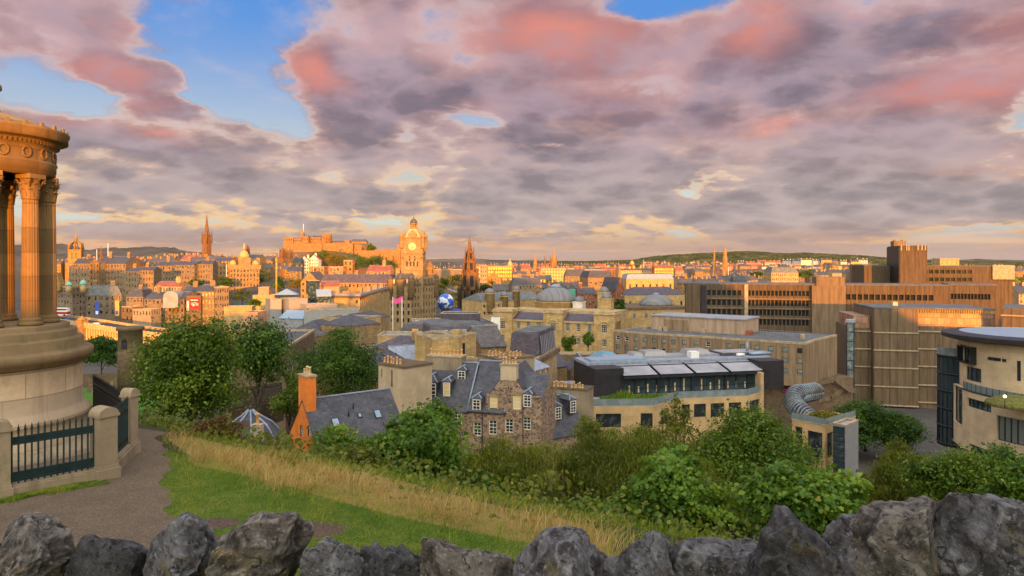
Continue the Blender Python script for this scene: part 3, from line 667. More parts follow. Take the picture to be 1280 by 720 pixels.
def grassmat(name, a_, b_, c_):
 m, t, b = mat(name); r = t.node('ShaderNodeAttribute', attribute_name='rnd').outputs['Fac']; o = t.node('ShaderNodeTexCoord').outputs['Object']
 q = t.m('ADD', t.m('MULTIPLY', r, .45), t.m('MULTIPLY', t.step(t.m('ADD', t.m('MULTIPLY', t.noise(o, .9, 4, .65), .6), t.m('MULTIPLY', t.noise(o, 4.5, 4, .65), .4)), .38, .60), .65))
 c = t.mix(t.step(q, .1, .55), a_, b_); c = t.mix(t.step(q, .6, 1.0), c, c_)
 t.put(b.inputs['Base Color'], c); b.inputs['Roughness'].default_value = .6; b.inputs['Specular IOR Level'].default_value = .2
 tr = t.node('ShaderNodeBsdfTranslucent', {'Color': c}); mx = t.node('ShaderNodeMixShader', {0: .3}); t.l.new(b.outputs[0], mx.inputs[1]); t.l.new(tr.outputs[0], mx.inputs[2])
 t.l.new(mx.outputs[0], t.n['Material Output'].inputs['Surface']); return m
GM = grassmat('lawn_blades', (.065, .155, .008), (.200, .285, .020), (.42, .36, .06))
GD = grassmat('dry_blades', (.26, .165, .045), (.52, .35, .105), (.74, .55, .23))
def scatter(n, x0, x1, y0, y1, fn, seed):
 rng = np.random.RandomState(seed); x = rng.uniform(x0, x1, n); y = rng.uniform(y0, y1, n); keep = rng.rand(n) < fn(x, y)
 x, y = x[keep], y[keep]; return np.stack([x, y, gh(x, y)], 1)
def patch(x, y, s, seed): return .5 + .25 * wob(x + seed, y - seed, s) + .2 * wob(x * 1.9 - seed, y * 2.1, s * 1.3)
def f_lawn(x, y):
 p = zones(x, y); return np.clip(p[1] * (1 - .96 * p[3]), 0, 1) * np.clip(patch(x, y, 1.4, 3) + .45, .25, 1)
blades('lawn_grass', scatter(420000, -11, 4.5, 7.5, 20.5, f_lawn, 2), .055, .007, GM, .8, 3)
def f_dry(x, y):
 d, s = crest(x, y); rp = right_of_path(x, y)
 edge = d + .45 * wob(x, y, 1.1)
 return sm(edge, -.3, .45) * sm(-edge, -1.7, -.7) * sm(-x, -2.4, -.6) * sm(rp, .05, .7) * np.clip(patch(x, y, 1.5, 9) * 1.7 - .3, .06, 1)
blades('golden_grass', scatter(150000, -11, 9, 6.5, 22, f_dry, 4), .35, .006, GD, .6, 5, .35)
def f_mix(x, y):
 d, s = crest(x, y); return sm(d, -1.6, -.4) * sm(-d, -7, -2) * sm(right_of_path(x, y), .0, .5) * .6
blades('tall_green_grass', scatter(60000, -11, 10, 6, 22, f_mix, 6), .24, .008, GM, .7, 7)
# tufts that grow between the stones and along the kerb
tuf = []
for px, py, Y, n in ((62, 700, 4.1, 60), (452, 690, 4.0, 130), (258, 690, 4.0, 30), (10, 610, 13.0, 0)):
 x0, z0 = X(px, Y), Z(py + 22, Y); r = np.random.RandomState(int(px)).normal(size=(n, 2)) * .03
 tuf.append(np.stack([x0 + r[:, 0], Y + r[:, 1], np.full(n, z0)], 1))
blades('grass_tufts', np.concatenate(tuf), .13, .005, GM, .9, 11)
kx = np.random.RandomState(5); kt = kx.rand(5200); ka = np.array([-11.4, 11.55]); kb_ = np.array([-8.85, 14.3])
kp = ka + np.outer(kt, kb_ - ka) + kx.normal(size=(5200, 2)) * .12 + np.array([.16, -.22]); kp = kp[patch(kp[:, 0], kp[:, 1], 2.6, 1) > .42]
blades('kerb_grass', np.stack([kp[:, 0], kp[:, 1], gh(kp[:, 0], kp[:, 1])], 1), .085, .008, GM, .9, 12)
# ------------------------------------------------------------------ trees and bushes
def lobed(k):
 """outline of one leaf in its own plane (x across, y along)"""
 if k == 'maple': return np.array([(0, 0), (.30, .05), (.55, .40), (.30, .48), (.22, .95), (0, .75), (-.22, .95), (-.30, .48), (-.55, .40), (-.30, .05)])
 if k == 'slim': return np.array([(0, 0), (.2, .3), (.16, .7), (0, 1.1), (-.16, .7), (-.2, .3)])
 return np.array([(0, 0), (.32, .25), (.30, .65), (0, 1.0), (-.30, .65), (-.32, .25)])
def crown_mesh(name, seed, mtl, clumps, per, leaf_s, ext=(1, 1, 1), kind='oval', droop=.2, spread=.30, flat=0.0, hollow=.45, taper=.25):
 """leaf sprays on many twigs spread through a crown of unit half-extents; uneven outline, gaps between sprays"""
 rng = np.random.RandomState(seed)
 nb = max(9, clumps // 9); bd = rng.normal(size=(nb, 3)); bd /= np.linalg.norm(bd, axis=1, keepdims=True)
 br = rng.uniform(.24, .44, nb); bc = bd * ((1.02 - br) * (hollow * .6 + (1 - hollow * .6) * rng.rand(nb) ** .45) * rng.uniform(.86, 1.10, nb))[:, None]
 bc[:, 2] = np.maximum(bc[:, 2], -.72); bt = rng.normal(size=nb) * .17
 bi = rng.randint(0, nb, clumps); d = rng.normal(size=(clumps, 3)); d[:, 2] += .35; d /= np.linalg.norm(d, axis=1, keepdims=True)
 c = bc[bi] + d * br[bi][:, None] * (.55 + .5 * rng.rand(clumps))[:, None]
 c[:, :2] *= (1 - taper * np.clip(c[:, 2], -1, 1))[:, None]
 n = clumps * per; ci = np.repeat(np.arange(clumps), per)
 off = rng.normal(size=(n, 3)) * spread * .50 * (.5 + .9 * rng.rand(clumps))[ci][:, None]; off[:, 2] *= .55
 off[:, 2] -= droop * (off[:, 0] ** 2 + off[:, 1] ** 2) / max(spread, .05)
 p = (c[ci] + off) * np.array(ext)
 out = d[ci] + rng.normal(size=(n, 3)) * .75; out[:, 2] += .45
 nrm = out / np.linalg.norm(out, axis=1, keepdims=True)
 ax = np.cross(nrm, rng.normal(size=(n, 3))); ax /= np.linalg.norm(ax, axis=1, keepdims=True); ay = np.cross(nrm, ax)
 if kind == 'slim': ay = ay * .5 + np.array([0, 0, -.9])
 sh = lobed(kind); k = len(sh); s = leaf_s * (.5 + .9 * rng.rand(n) ** 1.3)
 v = p[:, None, :] + s[:, None, None] * (sh[None, :, 0, None] * ax[:, None, :] + (sh[None, :, 1, None] - .5) * ay[:, None, :])
 v[:, :, 2] -= (np.abs(sh[None, :, 0]) * .25 * s[:, None])
 f = np.arange(n * k).reshape(n, k)
 tone = np.clip(.40 + .15 * rng.normal(size=clumps) + bt[bi], 0, .95)[ci] + rng.normal(size=n) * .16; rnd = np.clip(tone, 0, .94)
 rnd = np.where(rng.rand(n) < .012, .99, rnd)
 return np_mesh(name, v.reshape(-1, 3), f, mtl, dict(rnd=np.repeat(rnd, k)))
def trunk_mesh(name, seed, h, r, ext, limbs=9):
 rng = random.Random(seed); mb = MB()
 pts = [(0, 0, -.4), (rng.uniform(-.03, .03), rng.uniform(-.03, .03), h * .5), (rng.uniform(-.12, .12) * ext[0], rng.uniform(-.12, .12) * ext[1], h + ext[2] * .9)]
 mb.tube(pts[:2] + [(pts[1][0] * .5 + pts[2][0] * .5, pts[2][1] * .5, h + ext[2] * .2), pts[2]], r, 8, r1=r * .18)
 for i in range(limbs):
  a = i * 2.4 + rng.random(); z0 = h * (.55 + .5 * i / limbs) + ext[2] * .5 * i / limbs
  e = Vector((math.cos(a) * ext[0] * rng.uniform(.5, .85), math.sin(a) * ext[1] * rng.uniform(.5, .85), h + ext[2] * rng.uniform(.2, 1.5)))
  b = Vector((0, 0, z0)); m_ = b.lerp(e, .5) + Vector((0, 0, -.12 * ext[2]))
  mb.tube([b, m_, e], r * .42, 5, r1=r * .08)
 return mb.mesh(name, M['bark'])
CR = {}
def crown(key, **k):
 if key not in CR: CR[key] = crown_mesh(**k)
 return CR[key]
def tree(name, label, px, py0, py1, Y, w, key, leafm, clumps=150, per=110, leaf_s=.13, kind='oval', group='trees and bushes on the hillside', depth=1.0, base=None, cat='tree', seed=1, stem=.25, **kw):
 """crown from row py0 down to py1, w pixels wide, standing on the ground below"""
 x = X(px, Y); zt, zb = Z(py0, Y), Z(py1, Y); hx = w / F * Y / 2; hz = (zt - zb) / 2
 g = (G(x, Y) if base is None else base); g = min(g, zb - stem * 0)
 root = thing(name, label, cat, (x, Y, g), 0, group)
 tr = max(.03, hz * .055); th = max(.05, zb + hz * .5 - g)
 put('trunk', trunk_mesh('trunk', seed, th, tr, (hx * .8, hx * .8 * depth, hz * .8)), root)
 me = crown_mesh('crown', seed, L[leafm], clumps, per, leaf_s, (hx * 1.12, hx * 1.12 * depth, hz * 1.10), kind, **kw)
 put('crown', me, root, (0, 0, zb + hz - g))
 return root
T = tree
T('broadleaf_tree', 'broad bushy green tree right behind the round monument enclosure', 238, 399, 545, 40, 124, 'a', 'green', 300, 110, .17, seed=21, hollow=.4)
T('broadleaf_tree', 'round dark green tree standing behind the broad bushy tree, above the iron railings', 322, 388, 486, 74, 94, 'b', 'deep', 200, 100, .24, seed=22)
T('broadleaf_tree', 'dark green tree with a wide top behind the orange cottage roof', 426, 416, 500, 92, 104, 'b', 'deep', 220, 110, .25, seed=23)
T('broadleaf_tree', 'lighter green tree left of the orange chimney', 362, 462, 522, 84, 56, 'c', 'green', 130, 90, .22, seed=24)
T('sycamore_tree', 'leafy sycamore with big leaves covering the right half of the cottage', 514, 500, 618, 27, 152, 'd', 'fresh', 230, 70, .155, 'maple', seed=25, spread=.24)
T('elder_bush', 'small light green bush in front of the orange gable', 418, 533, 600, 25, 104, 'e', 'fresh', 90, 80, .09, seed=26, cat='bush')
T('rusty_shrub', 'brown and rust coloured shrub at the end of the gravel path', 270, 522, 562, 24, 72, 'f', 'rust', 90, 90, .07, seed=27, cat='shrub')
T('rusty_shrub', 'dull brown shrub under the small light green bush', 334, 549, 590, 22, 66, 'f', 'rust', 80, 90, .06, seed=28, cat='shrub')
T('olive_shrub', 'dark olive shrub between the brown shrub and the sycamore', 440, 560, 606, 21, 70, 'f', 'olive', 80, 80, .07, seed=29, cat='shrub')
T('willow_shrub', 'wide olive green thicket below the rubble stone house', 638, 542, 640, 36, 140, 'g', 'olive', 230, 170, .13, 'slim', seed=30, spread=.26, cat='shrub')
T('willow_shrub', 'olive yellow thicket below the slate roof with three white dormers', 752, 530, 640, 41, 150, 'g', 'olive', 240, 170, .14, 'slim', seed=31, spread=.26, cat='shrub')
T('willow_shrub', 'low olive thicket under the stone terrace of the glass office', 835, 535, 640, 40, 130, 'g', 'olive', 220, 160, .14, 'slim', seed=32, cat='shrub')
T('elder_bush', 'rounded pale green bush at the gable of the slate roofed house', 741, 520, 565, 62, 54, 'h', 'olive', 110, 90, .12, seed=33, cat='bush')
T('olive_shrub', 'dark low shrub at the edge of the lawn beside the golden grass', 590, 575, 640, 28, 76, 'f', 'deep', 100, 90, .09, seed=34, cat='shrub')
T('olive_shrub', 'mid green shrub just right of the end of the golden grass', 733, 618, 668, 19, 66, 'f', 'green', 80, 70, .085, seed=35, cat='shrub')
T('sycamore_tree', 'young sycamore with bright big leaves in the middle, above the triangular boulder', 846, 562, 692, 17.5, 160, 'd', 'fresh', 240, 70, .12, 'maple', seed=36, spread=.22)
T('sycamore_tree', 'large leaved sycamore above the leaning pointed boulder', 1012, 576, 700, 15.5, 172, 'd', 'fresh', 240, 70, .11, 'maple', seed=37, spread=.23)
T('broadleaf_tree', 'tall dark green tree before the right end of the glass office', 938, 503, 650, 43, 146, 'b', 'green', 300, 130, .18, seed=38, hollow=.35)
T('thin_sapling', 'sparse young tree with thin leaves in front of the glass office windows', 846, 488, 580, 44, 56, 'i', 'olive', 46, 30, .17, seed=39, hollow=.2, spread=.22)
T('willow_tree', 'drooping olive willow below the grey glass box', 1118, 546, 662, 46, 96, 'g', 'olive', 220, 170, .16, 'slim', seed=40, droop=.9, spread=.22)
T('broadleaf_tree', 'bushy olive tree between the sparse young tree and the sandstone cube', 905, 528, 640, 52, 120, 'g', 'olive', 200, 110, .20, seed=48)
T('broadleaf_tree', 'pale green bushy tree before the grey road, right of the drooping willow', 1165, 572, 650, 56, 90, 'c', 'olive', 190, 100, .20, seed=49)
T('elder_bush', 'pale olive bush in front of the office terrace, left of the sparse young tree', 790, 528, 600, 60, 84, 'h', 'olive', 150, 100, .18, seed=50, cat='bush')
T('broadleaf_tree', 'green tree at the foot of the round stone building', 1200, 550, 660, 40, 120, 'c', 'green', 230, 100, .16, seed=41)
T('broadleaf_tree', 'yellow green tree at the right edge above the huge angular boulder', 1272, 562, 650, 30, 92, 'c', 'fresh', 180, 90, .14, seed=42)
T('broadleaf_tree', 'tall dark tree at the foot of the ribbed concrete block', 1082, 498, 562, 140, 84, 'b', 'deep', 260, 100, .40, seed=43, base=66)
T('broadleaf_tree', 'small tree beside the tall dark tree at the ribbed concrete wall', 1124, 512, 562, 136, 56, 'b', 'deep', 180, 90, .36, seed=44, base=66)
T('street_tree', 'slender street tree before the pale register building, the left one of the pair', 710, 412, 446, 205, 17, 'j', 'green', 60, 40, .45, seed=45, base=70)
T('street_tree', 'slender street tree before the pale register building, the right one of the pair', 735, 410, 436, 205, 17, 'j', 'green', 60, 40, .45, seed=46, base=72)
T('churchyard_tree', 'dark yew-like tree under the stone bridge arch', 127, 417, 456, 170, 46, 'b', 'deep', 150, 90, .42, seed=47)
FT = 'far trees among the city buildings'
for i, (lab, px, y0, y1, Y, w, lf) in enumerate([
 ('dark tree below the sunlit bank dome, the left one of the pair', 258, 341, 358, 560, 30, 'green'), ('dark tree below the sunlit bank dome, the right one of the pair', 279, 344, 358, 555, 24, 'deep'),
 ('yellow autumn tree between the bank and the grey roofs', 303, 361, 377, 500, 26, 'gold'), ('dark tree in shadow right of the bank building', 330, 338, 366, 620, 26, 'deep'),
 ('yellow green tree left of the round sunlit gable', 372, 343, 361, 470, 28, 'gold'), ('dark tree beside the grey column, under the twin church towers', 348, 345, 364, 560, 20, 'deep'),
 ('green tree on the castle rock under the left end of the ramparts', 402, 312, 326, 1060, 30, 'green'), ('tree on the castle rock right of the white and red houses', 421, 311, 334, 1055, 34, 'gold'),
 ('largest dark tree in the middle of the castle rock', 444, 314, 340, 1045, 38, 'green'), ('dark tree on the castle rock over the little square tower', 466, 318, 342, 1035, 32, 'deep'),
 ('tree at the right foot of the castle rock', 486, 326, 346, 1030, 30, 'green'), ('lone tree on top of the castle wall', 464, 304, 314, 1120, 10, 'green'),
 ('dark tree right of the clock tower base', 551, 345, 362, 640, 22, 'deep'), ('green tree in front of the twin domed gallery', 566, 341, 360, 680, 24, 'gold'),
 ('low tree above the blue globe', 556, 358, 378, 600, 34, 'deep'), ('dark tree between the globe and the gothic monument', 577, 352, 388, 610, 20, 'deep'),
 ('tree right of the gothic monument', 612, 350, 366, 620, 26, 'deep'), ('yellow tree at the left of the gothic monument', 546, 352, 366, 610, 20, 'gold'),
 ('dark tree between the low pale terrace and the bank gardens', 243, 347, 361, 520, 22, 'deep'), ('small dark tree behind the pink rendered house', 318, 372, 388, 330, 20, 'deep'), ('dark tree at the right end of the twin domed gallery', 583, 338, 350, 720, 14, 'deep'),
 ('dark tree among the roofs behind the concrete offices', 948, 338, 348, 760, 18, 'deep'), ('green tree right of the terrace with two lit window rows', 1008, 336, 347, 800, 20, 'green'), ('green tree left of the shallow dome', 775, 372, 392, 300, 14, 'deep')]):
 T('city_tree', lab, px, y0, y1, Y, w, 'k', lf, 60, 45, max(.6, Y * .0014), group=FT, seed=100 + i, base=Z(y1 + 4, Y))
# ground cover on the slope between the bushes
def undergrowth():
 rng = np.random.RandomState(12); n = 150000
 x = rng.uniform(-34, 62, n); y = rng.uniform(6, 85, n); d, s = crest(x, y)
 keep = (d > .6) & ((x > -7.0) | (d > 3.2)) & (d < 58) & (rng.rand(n) < np.clip(patch(x, y, .35, 4) + .25, .1, 1)) & (np.abs(x / np.maximum(y, 1)) < .9)
 x, y, d = x[keep], y[keep], d[keep]; n = len(x)
 hum = .8 * np.clip(.55 + .5 * wob(x, y, .55) + .35 * wob(x, y, 1.7), .05, 1.6) * sm(d, .4, 4)
 z = gh(x, y) + hum * rng.rand(n) ** .6 * 1.1
 sh = lobed('oval'); k = len(sh); s_ = (.05 + .0045 * y) * (.7 + .7 * rng.rand(n))
 nr = rng.normal(size=(n, 3)) * .8 + np.array([.1, -.3, .8]); nr /= np.linalg.norm(nr, axis=1, keepdims=True)
 ax = np.cross(nr, rng.normal(size=(n, 3))); ax /= np.linalg.norm(ax, axis=1, keepdims=True); ay = np.cross(nr, ax)
 p = np.stack([x, y, z], 1); v = p[:, None, :] + s_[:, None, None] * (sh[None, :, 0, None] * ax[:, None, :] + (sh[None, :, 1, None] - .5) * ay[:, None, :])
 tone = np.clip(.35 + .2 * wob(x, y, .4) + .18 * rng.normal(size=n), 0, .95)
 me = np_mesh('undergrowth', v.reshape(-1, 3), np.arange(n * k).reshape(n, k), L['olive'], dict(rnd=np.repeat(tone, k))); o = put('undergrowth', me); o['kind'] = 'stuff'
undergrowth()
# ------------------------------------------------------------------ the round monument and its enclosure
def monument():
 MX, MY = X(-15, 17.6), 17.6; zg = G(MX, MY - 3)
 root = thing('monument', 'circular sandstone temple monument with fluted columns at the left edge', 'monument', (MX, MY, zg)); root.scale = (.82, .82, 1)
 def z(v): return v - zg
 mb = MB(); mb.lathe([(2.62, z(94.6)), (2.62, z(95.55)), (2.52, z(95.62)), (2.52, z(95.95)), (2.60, z(96.0)), (2.58, z(96.10)), (2.42, z(96.24)), (2.38, z(96.30)), (2.38, z(97.34)), (2.44, z(97.40))], 96)
 mb.build('podium', M['podium'], root); mb = MB(); mb.lathe([(3.7, z(95.0)), (3.7, z(95.44)), (2.0, z(95.46))], 64); mb.build('paving', M['post'], root)
 mb = MB(); mb.lathe([(2.42, z(97.36)), (2.52, z(97.42)), (2.58, z(97.50)), (2.66, z(97.53)), (2.67, z(97.70)), (2.60, z(97.74)), (2.44, z(97.77)), (2.40, z(97.79)), (2.40, z(98.00)), (2.36, z(98.03)), (2.24, z(98.05)), (2.22, z(98.07)),
       (2.22, z(98.22)), (2.18, z(98.25)), (2.05, z(98.26)), (2.03, z(98.28)), (2.03, z(98.37)), (1.98, z(98.39)), (0.0, z(98.40))], 96)
 mb.build('steps', M['monument_dark'], root)
 mb = MB()                                                # inscription pilaster on the drum
 a = math.atan2(-.98, .20)
 for r_, hw, z0, z1 in ((2.36, .36, 96.26, 97.37), (2.44, .26, 96.34, 97.25)):
  mb.rbox((r_ * math.cos(a), r_ * math.sin(a), (z(z0) + z(z1)) / 2), (hw, .07, (z1 - z0) / 2), (-math.sin(a), math.cos(a), 0), (math.cos(a), math.sin(a), 0), (0, 0, 1))
 for k in (-2, -1, 0, 1, 2):
  q = a; c = Vector((2.515 * math.cos(q), 2.515 * math.sin(q), z(96.8))) + Vector((-math.sin(q), math.cos(q), 0)) * (k * .085)
  mb.rbox(c, (.018, .02, .40), (-math.sin(q), math.cos(q), 0), (math.cos(q), math.sin(q), 0), (0, 0, 1))
 mb.build('pilaster', M['podium'], root)
 for o in root.children: o.scale = (1.07, 1.07, 1)
 # one fluted column, copied round the ring
 col = MB(); n = 96; z0, z1 = 98.40, 102.24; prof = []
 base = [(.34, 98.40), (.34, 98.45), (.325, 98.48), (.30, 98.50), (.30, 98.52), (.31, 98.545), (.285, 98.57), (.262, 98.60)]
 col.lathe([(r, q - z0) for r, q in base], 32)
 vs = []; hs = np.linspace(98.60, 101.62, 10)
 for h in hs:
  t = (h - 98.6) / 3.02; R = .255 - .035 * t ** 1.5
  for i in range(n):
   th = 2 * math.pi * i / n; fl = abs(math.sin(th * 10)); vs.append(((R - .020 * fl ** .7) * math.cos(th), (R - .020 * fl ** .7) * math.sin(th), h - z0))
 col.add(vs, [(j * n + i, j * n + (i + 1) % n, (j + 1) * n + (i + 1) % n, (j + 1) * n + i) for j in range(len(hs) - 1) for i in range(n)])
 shaft = col.mesh('shaft', M['monument'])
 cap = MB(); cap.lathe([(.222, 101.60 - z0), (.25, 101.63 - z0), (.222, 101.66 - z0), (.215, 101.75 - z0), (.225, 101.95 - z0), (.27, 102.10 - z0), (.30, 102.14 - z0)], 32)
 for row, (zz, hh, rr, nn, of) in enumerate(((101.66, .22, .225, 8, 0), (101.76, .26, .232, 8, .5), (101.84, .28, .24, 8, 0))):     # acanthus rows
  for i in range(nn):
   t = 2 * math.pi * (i + of) / nn; cs, sn = math.cos(t), math.sin(t); w = .085
   pr = [(0, 0, 1), (.012, .4, 1.05), (.035, .75, .85), (.10, 1.0, .5), (.12, .93, .3)]
   vs = []
   for (o_, f_, ww) in pr:
    r_ = rr + o_;
    for s in (-1, 0, 1): vs.append((r_ * cs - sn * s * w * ww + (.018 if s == 0 else 0) * cs, r_ * sn + cs * s * w * ww + (.018 if s == 0 else 0) * sn, zz + hh * f_ - z0))
   cap.add(vs, [(3 * k + s, 3 * k + s + 1, 3 * k + s + 4, 3 * k + s + 3) for k in range(4) for s in (0, 1)])
 for i in range(4):                                       # corner volutes and abacus
  t = math.pi / 4 + i * math.pi / 2; c, s = math.cos(t), math.sin(t)
  cap.tube([(.25 * c, .25 * s, 101.92 - z0), (.33 * c, .33 * s, 102.08 - z0), (.40 * c, .40 * s, 102.10 - z0), (.40 * c, .40 * s, 102.03 - z0), (.36 * c, .36 * s, 102.04 - z0)], .030, 6)
 ab = [((.40 if i % 2 == 0 else .30) * math.cos(math.pi / 4 + i * math.pi / 4), (.40 if i % 2 == 0 else .30) * math.sin(math.pi / 4 + i * math.pi / 4)) for i in range(8)]
 cap.prism(ab, 102.13 - z0, 102.25 - z0)
 capm = cap.mesh('capital', M['monument'])
 u = math.atan2(-MY, -MX)                                 # direction from the axis to the viewer
 for k in range(9):
  t = u + math.radians(42 + 40 * k); loc = (1.56 * math.cos(t), 1.56 * math.sin(t), z(98.40))
  c = put('column', shaft, root, loc, t); put('capital', capm, c)
 mb = MB(); mb.lathe([(1.30, z(102.25)), (1.78, z(102.25)), (1.78, z(102.38)), (1.80, z(102.385)), (1.80, z(102.52)), (1.83, z(102.56)), (1.83, z(102.60)), (1.76, z(102.63)), (1.76, z(102.96)), (1.80, z(102.99)), (1.84, z(103.02)),
       (1.84, z(103.10)), (1.92, z(103.14)), (2.02, z(103.16)), (2.13, z(103.17)), (2.13, z(103.30)), (2.17, z(103.36)), (2.18, z(103.42)), (2.10, z(103.44)), (1.2, z(103.72)), (.35, z(103.90)), (.30, z(104.0)), (0, z(104.02))], 96)
 mb.lathe([(1.30, z(102.25)), (1.30, z(102.6)), (0, z(102.62))], 48)
 mb.build('entablature', M['monument'], root)
 dm = MB().box(-.035, .035, -.03, .03, -.038, .038).mesh('dentil', M['monument'])
 for i in range(90): t = 2 * math.pi * i / 90; put('dentil', dm, root, (1.865 * math.cos(t), 1.865 * math.sin(t), z(103.06)), t + math.pi / 2)
 wm = MB()
 R_, r_ = .125, .030; vs = []
 for i in range(24):
  a_ = 2 * math.pi * i / 24
  for j in range(8):
   b_ = 2 * math.pi * j / 8; q = r_ * (1 + .25 * math.cos(i * math.pi)); vs.append((R_ * math.cos(a_) + q * math.cos(b_) * math.cos(a_), q * math.sin(b_), R_ * math.sin(a_) + q * math.cos(b_) * math.sin(a_)))
 wm.add(vs, [(i * 8 + j, ((i + 1) % 24) * 8 + j, ((i + 1) % 24) * 8 + (j + 1) % 8, i * 8 + (j + 1) % 8) for i in range(24) for j in range(8)], 0, True)
 wme = wm.mesh('wreath', M['monument'])
 for k in range(18):
  t = u + math.radians(12 + 20 * k); put('wreath', wme, root, (1.775 * math.cos(t), 1.775 * math.sin(t), z(102.79)), t + math.pi / 2)
 am = MB().tbox(-.06, .06, -.05, .05, -.05, .06, .02, .01).mesh('antefix', M['monument_dark'])
 for i in range(27): t = 2 * math.pi * i / 27; put('antefix', am, root, (2.09 * math.cos(t), 2.09 * math.sin(t), z(103.47)), t + math.pi / 2)
 mb = MB(); mb.lathe([(.30, z(104.0)), (.16, z(104.06)), (.12, z(104.2)), (.14, z(104.32)), (.26, z(104.42)), (.36, z(104.50)), (.35, z(104.60)), (.28, z(104.64)), (.10, z(104.8)), (0, z(104.95))], 24)
 mb.build('urn', M['monument_dark'], root)
monument()
def iron_fence():
 pts = [(-11.6, 11.75), (-10.1, 13.4), (-8.88, 14.8), (-9.47, 16.85), (-12.6, 20.4)]
 zb = [95.42, 95.38, 95.36, 95.36, 95.30]
 root = thing('railing', 'dark green iron railing with spear tips between stone posts, round the monument', 'railing', (-8.88, 14.8, 95.1))
 ox, oy, oz = -8.88, 14.8, 95.1
 for i in range(1, 4):                                    # posts
  x, y = pts[i][0] - ox, pts[i][1] - oy; b = zb[i] - oz; mb = MB(); w = (.17, .17, .19, .13)[i]
  d = Vector((pts[i][0] + 13.56, pts[i][1] - 17.6, 0)).normalized(); s = Vector((-d.y, d.x, 0)); h = 1.30 if i < 3 else 1.32
  for hw, z0, z1 in ((w + .05, -.3, .18), (w + .02, .18, .24), (w, .24, h), (w + .035, h, h + .05)):
   mb.rbox((x, y, b + (z0 + z1) / 2), (hw, hw, (z1 - z0) / 2), s, d, (0, 0, 1))
  vs = []; n = 12                                       # rounded head
  for k in range(n + 1):
   a = math.pi * k / n; c_ = Vector((x, y, b + h + .05)) + s * (math.cos(a) * (w + .02)) + Vector((0, 0, math.sin(a) * .16))
   vs += [c_ - d * (w + .02), c_ + d * (w + .02)]
  mb.add(vs, [(2 * k, 2 * k + 1, 2 * k + 3, 2 * k + 2) for k in range(n)] + [tuple(range(0, 2 * n + 2, 2)), tuple(range(2 * n + 1, 0, -2))])
  mb.build('post', M['post'], root)
 for i in range(4):
  a, b = Vector((pts[i][0] - ox, pts[i][1] - oy, zb[i] - oz)), Vector((pts[i + 1][0] - ox, pts[i + 1][1] - oy, zb[i + 1] - oz))
  d = (b - a); ln = d.length; d.normalize(); s = Vector((-d.y, d.x, 0)).normalized(); back = i == 3
  if not back:
   kb = MB(); c = (a + b) / 2 + Vector((0, 0, -.02)); kb.rbox(c, (ln / 2, .17, .18), d, s, (0, 0, 1)); kb.rbox(c + Vector((0, 0, .19)), (ln / 2 - .2, .13, .025), d, s, (0, 0, 1)); kb.build('kerb', M['post'], root)
  mb = MB(); m0, m1 = .20, ln - .20
  def rail(z, hh, th=.016): mb.rbox(a + d * ((m0 + m1) / 2) + Vector((0, 0, z)), ((m1 - m0) / 2, th, hh), d, s, (0, 0, 1))
  for z, hh in ((.26, .022), (.42, .016), (.99, .016), (1.11, .022)): rail(z, hh)
  if not back: rail(.34, .07, .004); rail(1.05, .055, .004)
  nb = max(4, int((m1 - m0) / (.105 if not back else .13)))
  for k in range(nb + 1):
   p = a + d * (m0 + (m1 - m0) * k / nb)
   mb.rbox(p + Vector((0, 0, .73)), (.015, .012, .53), d, s, (0, 0, 1))
   q = p + Vector((0, 0, 1.26)); mb.add([q + d * .028, q + s * .02, q - d * .028, q - s * .02, q + Vector((0, 0, .13)), q - Vector((0, 0, .05))], [(0, 1, 4), (1, 2, 4), (2, 3, 4), (3, 0, 4), (1, 0, 5), (2, 1, 5), (3, 2, 5), (0, 3, 5)])
   if k < nb:
    dd = (m1 - m0) / nb
    for zc, r_ in ((1.05, .032), (.34, .036)):      # scrollwork rings in the two bands
     c = p + d * dd / 2 + Vector((0, 0, zc)); ring = [c + d * (r_ * math.cos(t)) + Vector((0, 0, r_ * math.sin(t))) for t in np.linspace(0, 2 * math.pi, 9)]
     mb.tube(ring, .008, 4)
    if not back: mb.rbox(p + d * dd / 2 + Vector((0, 0, .34)), (.007, .007, .075), d, s, (0, 0, 1))
  mb.build('railing_panel', M['iron'] if not back else M['iron_black'], root)
iron_fence()
